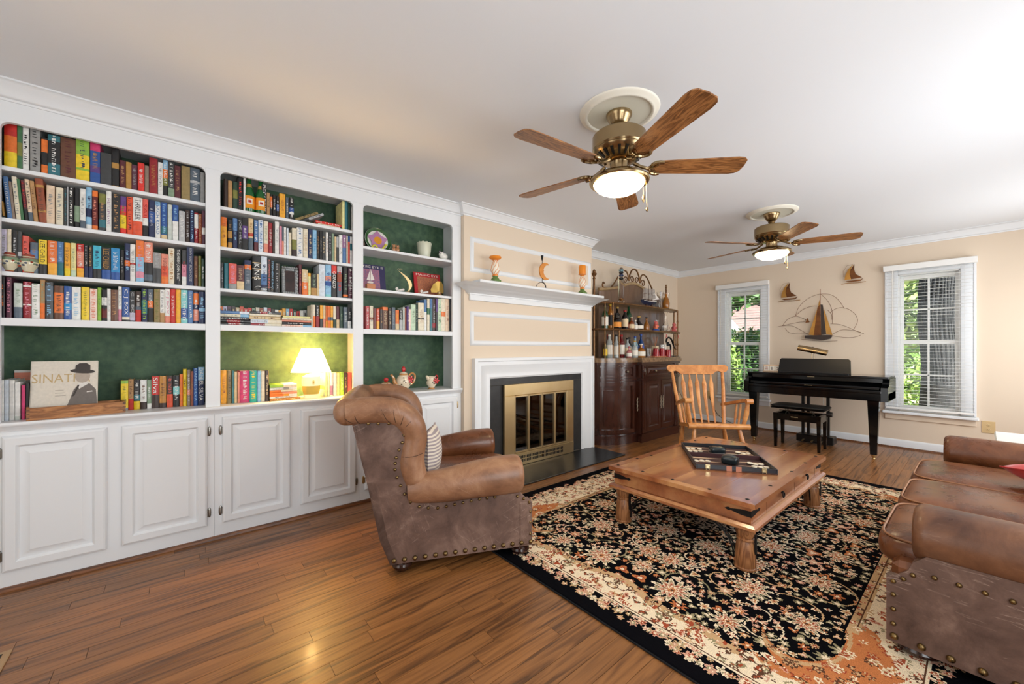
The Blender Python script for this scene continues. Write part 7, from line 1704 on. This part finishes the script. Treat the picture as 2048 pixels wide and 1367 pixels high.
# right bay, middle shelf
sm = thing('sailboat_model', 'tiny white-sailed boat on a wooden block, right bay', 'ship model', (1.152, 3.10, 1.6272))
MB().bev(-.033, .033, -.022, .022, 0, .042, .003).build('block', 'tray_wood', sm); MB().ell((0, 0, .055), (.026, .009, .010), 14, 8).build('hull', 'sail_white', sm); MB().cyl((0, 0, .055), (0, 0, .165), .0012, n=5).build('mast', 'mast_brown', sm)
MB().prism([(.002, .07), (.034, .078), (.003, .16)], 'y', -.001, .001).build('sail', 'sail_white', sm); MB().prism([(-.002, .07), (-.028, .074), (-.003, .15)], 'y', -.001, .001).build('sail', 'sail_white', sm)
gs = thing('brass_sail_ornament', 'curved brass sail ornament with a gull, right bay middle shelf', 'ornament', (1.44, 3.10, 1.6272))
cu_ = [(.05 - .085 * (1 - t) ** 1.4 + .028 * math.sin(t * PI), .165 * (1 - t)) for t in [k / 12 for k in range(13)]]; cu2 = [(x + .034 * math.sin(PI * k / 12) ** .8, z) for k, (x, z) in enumerate(cu_)][::-1]
MB().prism([(p[0] - .02, p[1] + .012) for p in cu_ + cu2[1:-1]], 'y', -.002, .002).build('sail', 'brass', gs, smooth=20); MB().lathe([(0, 0), (.024, 0), (.02, .010), (0, .014)], (.026, 0, 0), 12).build('foot', 'brass', gs)
MB().tube(smoothpath([(-.062, 0, .186), (-.05, 0, .194), (-.042, 0, .188), (-.034, 0, .195), (-.022, 0, .19)], 3), .002, 5).build('gull', 'brass', gs)
for (x, lab) in ((1.395, 'white seashell left of the brass sail ornament'), (1.615, 'white seashell before the red picture book')):
    sh = thing('seashell', lab, 'shell', (x, 3.085, 1.6272), R(20), 'seashells'); pts = []
    b_ = MB()
    for k in range(7): a = R(-60 + 20 * k); b_.tube([(-.03, 0, .010), (.032 * math.cos(a), .026 * math.sin(a), .018 + .006 * math.cos(a))], [.004, .009], 6)
    b_.build('ribs', 'sail_white', sh, smooth=60); MB().tube(smoothpath([(-.035, 0, .012), (-.045, 0, .022), (-.036, 0, .03), (-.028, 0, .022)], 4), .007, 6).build('hinge', 'sail_white', sh)
gf = thing('gold_shell_dish', 'gilded shell dish on a stand before the red picture book', 'ornament', (1.765, 3.10, 1.6272)); n = 13; vs = [(0, 0, .03)]
for k in range(n): a = R(-10 + 200 * k / (n - 1)); r = .082 + .006 * (k % 2); vs.append((r * math.cos(a) * .75, .012 + .02 * math.cos(a * 2), .045 + r * math.sin(a)))
for k in range(n): p = vs[k + 1]; vs.append((p[0] * .98, p[1] + .004, p[2]))
MB().add(vs + [(0, .006, .03)], [(0, k, k + 1) for k in range(1, n)] + [(2 * n + 1, n + k, n + k + 1) for k in range(1, n)] + [(k, k + 1, n + k + 1, n + k) for k in range(1, n)]).build('dish', 'foil_gold', gf, smooth=20); MB().lathe([(0, 0), (.03, 0), (.026, .012), (.012, .02), (.016, .035), (0, .04)], n=16).build('stand', 'brass', gf)
# tea set on the right bay counter
IV, RE, HO = rgb(236, 222, 196), rgb(190, 34, 36), rgb(196, 140, 82)
LF = rgb(74, 60, 34)
def poinsettia(par, c, r, nrm=(0, -1, 0)):
    o = None
    for k in range(6):
        a = R(60 * k); m = MB().ell((c[0] + r * .55 * math.cos(a), c[1] - .002, c[2] + r * .55 * math.sin(a)), (r * .5, .003, r * .26), 8, 6, col=RE)
        cc = Matrix.Translation((c[0] + r * .55 * math.cos(a), c[1], c[2] + r * .55 * math.sin(a))); m.xf(cc @ Matrix.Rotation(-a, 4, 'Y') @ cc.inverted())
        m.build('petal', 'glazed', par)
def leaves(par, spots, rad):
    for (a, z) in spots: MB().ell((rad * math.cos(R(a)), rad * math.sin(R(a)), z), (.009, .004, .0035), 6, 5, col=LF).build('painted_leaf', 'glazed', par)
tp_ = thing('teapot', 'cream poinsettia teapot on the counter beside the fireplace', 'teapot', (1.43, 3.10, .8085))
bd = MB().lathe([(0, 0), (.036, 0), (.038, .008), (.03, .016), (.05, .034), (.062, .065), (.058, .10), (.045, .125), (.034, .134), (.036, .14), (0, .14)], n=28, col=[HO, HO, HO, IV, IV, IV, IV, IV, HO, HO]).build('body', 'glazed', tp_, smooth=50)
ld_ = MB().lathe([(.036, .14), (.034, .148), (.02, .158), (.010, .162), (0, .163)], n=24, col=[HO, IV, IV, IV]).build('lid', 'glazed', tp_); MB().ell((0, 0, .182), (.018, .016, .024), 12, 8, col=RE).build('knob', 'glazed', ld_)
MB().tube(smoothpath([(-.05, 0, .05), (-.075, 0, .07), (-.085, 0, .11), (-.108, 0, .142)], 5), [.020] * 4 + [.016] * 4 + [.012] * 4 + [.010] * 4, 10, col=HO).build('spout', 'glazed', tp_)
MB().tube(smoothpath([(.045, 0, .12), (.07, 0, .145), (.098, 0, .135), (.102, 0, .10), (.085, 0, .065), (.055, 0, .05)], 5), .0085, 8, col=HO).build('handle', 'glazed', tp_)
poinsettia(tp_, (.035, -.052, .098), .034); leaves(tp_, [(250, .09), (262, .075), (290, .07), (232, .06), (245, .115), (300, .06)], .061)
sg_ = thing('sugar_bowl', 'cream poinsettia sugar bowl partly behind the armchair', 'sugar bowl', (1.268, 3.07, .8085)); MB().lathe([(0, 0), (.03, 0), (.026, .010), (.04, .04), (.04, .065), (.032, .08), (.026, .084), (0, .084)], n=24, col=[HO, HO, IV, IV, IV, HO, HO]).build('body', 'glazed', sg_)
MB().ell((0, 0, .105), (.02, .018, .018), 12, 8, col=RE).build('lid', 'glazed', sg_); poinsettia(sg_, (.008, -.04, .052), .03)
for sx in (-1, 1): MB().tube(smoothpath([(sx * .036, 0, .065), (sx * .052, 0, .06), (sx * .05, 0, .04), (sx * .038, 0, .034)], 4), .005, 6, col=HO).build('handle', 'glazed', sg_)
cr_ = thing('creamer', 'cream poinsettia creamer jug at the right end of the counter', 'jug', (1.69, 3.10, .8085)); MB().lathe([(0, 0), (.028, 0), (.03, .006), (.02, .014), (.042, .04), (.046, .06), (.034, .085), (.03, .1), (.034, .11), (.031, .11), (.027, .1), (0, .09)], n=26, col=[HO] * 3 + [IV] * 8).build('body', 'glazed', cr_, smooth=50)
MB().tube([(-.03, 0, .09), (-.044, 0, .11), (-.05, 0, .118)], [.016, .012, .008], 8, col=IV).build('spout', 'glazed', cr_); MB().tube(smoothpath([(.03, 0, .1), (.05, 0, .118), (.06, 0, .09), (.044, 0, .055)], 5), .006, 7, col=RE).build('handle', 'glazed', cr_); poinsettia(cr_, (.022, -.044, .075), .03); leaves(cr_, [(255, .06), (270, .05), (280, .07)], .046)
# ------------------------------------------------------------------ wall art, outlets, vent, cables on the back wall
plain('copper_wire', (130, 84, 52), .4, .8); plain('sail_bronze', (96, 62, 44), .35, .8, c2=(140, 92, 54), scale=9); plain('sail_gold', (206, 160, 88), .3, .8, c2=(176, 126, 62), scale=8); plain('hull_steel', (72, 64, 62), .4, .7)
def smallboat(label, yc, z, k):
    o = thing('wall_sailboat', label, 'wall art', (XB - .004, yc, z), 0, 'small metal sailboats'); f = lambda p: (-p[0] * k, p[1] * k)
    MB().prism([f(p) for p in ((-.085, .02), (-.08, .07), (-.05, .15), (0, .21), (-.028, .14), (-.035, .08), (-.02, .02))], 'x', -.03, -.026).build('gold_sail', 'sail_gold', o)
    MB().prism([f(p) for p in ((-.02, .02), (-.035, .08), (-.028, .14), (.012, .21), (.008, .14), (.025, .08), (.085, .03))], 'x', -.034, -.030).build('dark_sail', 'sail_bronze', o)
    MB().prism([f(p) for p in ((-.075, -.0), (.07, .005), (.095, .018), (.07, -.012), (-.05, -.014))], 'x', -.036, -.02).build('hull', 'sail_bronze', o)
    MB().tube([(-.026, *f(p)) for p in ((.0, .21), (-.06, .2), (-.10, .13), (-.098, .06))], .0014, 5).build('wire', 'copper_wire', o)
    MB().tube([(-.015, *f(p)) for p in ((-.12, -.03), (-.04, -.024), (.04, -.03), (.12, -.026))], .004 * k, 5).build('water_line', 'sail_gold', o)
    MB().cyl((0, 0, .1 * k), (-.03, 0, .1 * k), .003, n=5).build('standoff', 'iron', o)
smallboat('small copper sailboat on the wall left of the big sail art', 1.715, 1.845, 1.06); smallboat('small copper sailboat on the wall high right of the big sail art', 1.035, 2.005, .98)
ws = thing('sailboat_wall_art', 'large bronze sailboat wall art with looping wires above the piano', 'wall art', (XB - .004, 1.37, 1.30)); wy = lambda y: y - 1.37; wz = lambda z: z - 1.30
def wpoly(nm, pts, x0, x1, mat): return MB().prism([(wy(y), wz(z)) for y, z in pts], 'x', x0, x1).build(nm, mat, ws)
wpoly('gold_sail', [(1.485, 1.345), (1.385, 1.71), (1.372, 1.80), (1.36, 1.72), (1.43, 1.335)], -.05, -.046, 'sail_gold'); wpoly('bronze_sail', [(1.43, 1.335), (1.39, 1.70), (1.36, 1.74), (1.352, 1.335)], -.056, -.05, 'sail_bronze'); wpoly('dark_sail', [(1.350, 1.34), (1.356, 1.735), (1.335, 1.73), (1.30, 1.345)], -.056, -.05, 'hull_steel'); wpoly('gold_sail', [(1.298, 1.345), (1.33, 1.70), (1.235, 1.335)], -.05, -.046, 'sail_gold')
wpoly('hull', [(1.525, 1.335), (1.25, 1.335), (1.238, 1.325), (1.26, 1.285), (1.33, 1.27), (1.525, 1.295)], -.065, -.025, 'hull_steel')
MB().tube([(-.05, wy(1.36), wz(1.33)), (-.05, wy(1.362), wz(1.937))], .003, 6).build('mast', 'copper_wire', ws)
def wire(pts): MB().tube(smoothpath([(-.03, wy(y), wz(z)) for y, z in pts], 6), .0022, 5).build('wire', 'copper_wire', ws)
wire([(1.64, 1.60), (1.60, 1.72), (1.52, 1.81), (1.44, 1.855), (1.362, 1.872), (1.26, 1.855), (1.18, 1.78), (1.121, 1.664)]); wire([(1.64, 1.60), (1.56, 1.68), (1.46, 1.72), (1.40, 1.72)]); wire([(1.79, 1.475), (1.73, 1.56), (1.64, 1.598), (1.56, 1.57), (1.50, 1.53)]); wire([(1.853, 1.462), (1.75, 1.485), (1.6, 1.515), (1.47, 1.52)]); wire([(1.79, 1.475), (1.68, 1.47), (1.58, 1.41), (1.49, 1.345)]); wire([(1.76, 1.44), (1.70, 1.375), (1.6, 1.37), (1.5, 1.365)])
wire([(1.29, 1.66), (1.25, 1.60), (1.245, 1.53)]); wire([(1.265, 1.625), (1.19, 1.675), (1.10, 1.665), (1.02, 1.59), (.994, 1.5), (1.03, 1.40)]); wire([(1.26, 1.48), (1.15, 1.46), (1.0, 1.375), (.933, 1.341)]); wire([(1.25, 1.335), (1.15, 1.395), (1.04, 1.385), (.96, 1.36)]); wire([(1.24, 1.325), (1.12, 1.30), (1.03, 1.30), (.965, 1.325)]); wire([(1.362, 1.872), (1.29, 1.78), (1.245, 1.65), (1.24, 1.48)]); wire([(1.57, 1.285), (1.46, 1.27), (1.30, 1.255), (1.19, 1.26)])
wpoly('tiny_sail', [(1.525, 1.505), (1.50, 1.57), (1.478, 1.508)], -.04, -.036, 'sail_bronze')
MB().cyl((0, wy(1.36), wz(1.6)), (-.05, wy(1.36), wz(1.6)), .003, n=5).build('standoff', 'iron', ws)
plain('almond', (214, 186, 138), .4)
for (y, z, lab, mat) in ((-.04, .343, 'almond wall outlet right of the tree window', 'almond'), (2.79, .43, 'almond wall outlet behind the rocking chair with a plug', 'almond')):
    o = thing('wall_outlet', lab, 'outlet', (XB, y, z), 0, 'wall outlets'); MB().bev(-.006, -.0005, -.046, .046, -.062, .062, .002).build('cover_plate', mat, o)
    for dz in (-.025, .022):
        s_ = MB().ell((-.006, 0, dz), (.002, .017, .015), 14, 6).build('socket', mat, o)
        for dy in (-.006, .006): MB().box(-.0086, -.0076, dy - .001, dy + .001, dz, dz + .007).build('slot', 'black_plastic', s_)
        MB().cyl((-.0076, 0, dz - .006), (-.0088, 0, dz - .006), .002, n=6).build('ground_hole', 'black_plastic', s_)
cbm = tag(MB().tube(smoothpath([(XB - .01, 2.79, .41), (XB - .04, 2.77, .38), (XB - .05, 2.70, .22), (XB - .05, 2.60, .10), (XB - .06, 2.42, .03), (XB - .08, 2.30, .006)], 6), .004, 6).build('power_cord', 'black_cable'), 'black power cord hanging from the outlet behind the rocking chair', 'cord')
cb2 = tag(MB().tube(smoothpath([(XB - .03, 1.335, .60), (XB - .03, 1.335, .35), (XB - .03, 1.34, .2), (XB - .05, 1.38, .11), (XB - .12, 1.44, .04), (XB - .2, 1.48, .006)], 6), .003, 6).build('power_cord', 'cord_white'), 'pale cord hanging behind the piano bench', 'cord')
fv = thing('floor_vent', 'brown metal floor register under the narrow window', 'vent', (6.28, 2.27, 0)); MB().bev(-.055, .055, -.16, .16, .0, .006, .002).build('frame', 'dark_brass', fv)
for k in range(14): MB().bev(-.042, .042, -.145 + k * .0215, -.134 + k * .0215, .006, .0075, .0005).build('slat', 'black_plastic', fv)
mt_ = thing('door_mat', 'corner of a beige-bordered dark mat at the lower left edge', 'mat', (-.85, 2.17, 0), 0); plain('mat_dark', (52, 48, 46), .95, bump=.3, scale=300); plain('mat_beige', (168, 140, 108), .95, bump=.3, scale=300)
MB().bev(-.36, .36, -.24, .24, 0.0, .007, .002).build('border', 'mat_beige', mt_); MB().bev(-.34, .34, -.22, .22, .007, .0085, .001).build('centre', 'mat_dark', mt_)
# ------------------------------------------------------------------ garden and neighbour seen through the windows
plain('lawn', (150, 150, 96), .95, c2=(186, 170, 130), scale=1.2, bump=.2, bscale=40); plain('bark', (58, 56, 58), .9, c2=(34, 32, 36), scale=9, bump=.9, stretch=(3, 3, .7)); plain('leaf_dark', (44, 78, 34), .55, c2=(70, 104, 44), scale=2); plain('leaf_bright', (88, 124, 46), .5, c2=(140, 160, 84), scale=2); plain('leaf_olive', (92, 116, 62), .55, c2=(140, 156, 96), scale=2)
plain('pink_brick', (150, 108, 98), .8, c2=(134, 94, 86), scale=4, stretch=(1, 1, 6)); plain('roof_shingle', (140, 108, 104), .85, c2=(120, 92, 90), scale=7, stretch=(1, 1, 4)); plain('driveway', (206, 196, 184), .9, c2=(190, 180, 170), scale=2)
gd_ = MB().add([(6.6, -30, -.35), (70, -30, -.35), (70, 50, -.35), (6.6, 50, -.35)], [(0, 1, 2, 3)]).build('ground', 'lawn'); struct(gd_)
dw = MB().box(8.2, 30, 3.6, 6.5, -.36, -.335).build('driveway', 'driveway'); struct(dw)
def leaf_cloud(c, r, n, size, mat, seed, flat=1.):
    g = np.random.RandomState(seed); d = g.normal(size=(n, 3)); d /= np.linalg.norm(d, axis=1)[:, None]; rad = g.uniform(.55, 1.02, (n, 1)) * (1 + .18 * np.sin(d[:, :1] * 7 + seed) * np.cos(d[:, 1:2] * 6)); P = d * rad * np.array(r) + np.array(c)
    a = g.normal(size=(n, 3)); a /= np.linalg.norm(a, axis=1)[:, None]; b = np.cross(a, g.normal(size=(n, 3))); b /= np.linalg.norm(b, axis=1)[:, None]; s_ = size * g.uniform(.6, 1.3, (n, 1))
    V = np.stack([P - a * s_, P + b * s_ * .5, P + a * s_, P - b * s_ * .5], 1).reshape(-1, 3); me = bpy.data.meshes.new('foliage'); me.vertices.add(4 * n); me.vertices.foreach_set('co', V.ravel().astype(np.float32))
    me.loops.add(4 * n); me.loops.foreach_set('vertex_index', np.arange(4 * n, dtype=np.int32)); me.polygons.add(n); me.polygons.foreach_set('loop_start', np.arange(0, 4 * n, 4, dtype=np.int32)); me.update(calc_edges=True); me.materials.append(MATS[mat]); return me
def plant(name, label, cat, base, r, zc, n, size, mat, seed, stem=.03, grp=None):
    o = thing(name, label, cat, base, 0, grp); f = link('foliage', leaf_cloud((0, 0, zc), r, n, size, mat, seed), o, kind='stuff')
    MB().tube([(0, 0, 0), (.02, .03, zc * .5), (0, 0, zc)], [stem * 1.5, stem, stem * .6], 8).build('stem', 'bark', o); return o
tr_ = thing('oak_tree', 'large dark tree trunk standing close outside the right window', 'tree', (9.0, .42, -.35)); pts, rr = [], []
for z, r in ((0, .42), (.25, .30), (.7, .235), (1.5, .21), (2.6, .205), (4.5, .19), (6, .17)): pts.append((.03 * math.sin(z * 2), .02 * math.cos(z * 3), z)); rr.append(r)
MB().tube(smoothpath(pts, 4), [lerp(rr[min(i // 4, 6)], rr[min(i // 4 + 1, 6)], (i % 4) / 4) * (1 + .03 * math.sin(i * 1.7)) for i in range(25)], 22).build('trunk', 'bark', tr_, smooth=60)
g_ = random.Random(6)
for k in range(36):   # ridged bark plates
    a = 2 * PI * k / 36; MB().tube([((.215 + .004 * g_.random()) * math.cos(a + .05 * math.sin(t * 1.3 + k)) + .03 * math.sin(t * .4 * 2), (.215 + .004 * g_.random()) * math.sin(a + .05 * math.sin(t * 1.3 + k)) + .02 * math.cos(t * .4 * 3), t * .4) for t in range(2, 12)], [.004 + .012 * g_.random() for _ in range(10)], 5).build('bark_ridge', 'bark', tr_)
link('crown', leaf_cloud((0, 0, 6.2), (3.2, 3.2, 1.7), 5000, .16, 'leaf_dark', 31), tr_, kind='stuff')  # unseen crown, added to shade the trunk
plant('garden_tree', 'sunlit leafy tree left of the big trunk outside', 'tree', (16.5, 1.9, -.35), (2.2, 1.6, 2.4), 3.4, 6000, .13, 'leaf_olive', 12, .12)
plant('garden_shrub', 'pale sunlit shrub low beside the big trunk outside', 'shrub', (12.2, 1.25, -.35), (.7, .55, .75), .9, 2500, .06, 'leaf_bright', 5, .03, 'shrubs outside')
plant('garden_shrub', 'bright green climbing shrub at the left side of the narrow window', 'shrub', (7.6, 2.98, -.35), (.28, .22, .95), .85, 2600, .045, 'leaf_bright', 15, .02, 'shrubs outside')
plant('garden_shrub', 'dark green round bush outside the narrow window', 'shrub', (9.2, 3.10, -.35), (.75, .62, .78), 1.0, 4200, .055, 'leaf_dark', 8, .03, 'shrubs outside')
plant('garden_shrub', 'pale sunlit bush behind the round bush outside', 'shrub', (10.6, 3.75, -.35), (.9, .9, .62), 1.35, 3600, .06, 'leaf_bright', 19, .03, 'shrubs outside')  # bright leaf colour holds the sunlit top of the hedge
for k, (x, y, r, lab) in enumerate(((36, 12.5, 4.5, 'dark tree left behind the neighbour house'), (38, 18, 5, 'dark tree far behind the neighbour house'), (34, 3, 4, 'tall tree far across the lawn beyond the trunk'))): plant('background_tree', lab, 'tree', (x, y, -.35), (r, r, r * .9), 5.2, 5000, .4, 'leaf_dark' if k < 2 else 'leaf_olive', 40 + k, .25, 'trees far outside')
hs_ = thing('neighbour_house', 'pale brick neighbour house with pinkish roof outside', 'house', (30, 11, -.35))
MB().box(0, 6, -5, 5, 0, 2.75).build('wall', 'pink_brick', hs_); rf = MB().prism([(-.5, 2.7), (3, 4.9), (6.5, 2.7)], 'y', -5.4, 5.4).build('roof', 'roof_shingle', hs_, smooth=0)
MB().box(-1.5, 0, -.1, 1.7, 0, 2.75).build('porch_wall', 'white_paint', hs_); MB().prism([(-.4, 2.7), (.8, 3.6), (2.0, 2.7)], 'x', -1.8, 1.5).build('porch_gable', 'white_paint', hs_)
wd_ = MB().box(-1.52, -1.50, .9, 1.5, 1.1, 2.3).build('window', 'leaf_olive', hs_); MB().box(-1.54, -1.52, 1.18, 1.22, 1.1, 2.3).build('mullion', 'white_paint', wd_)
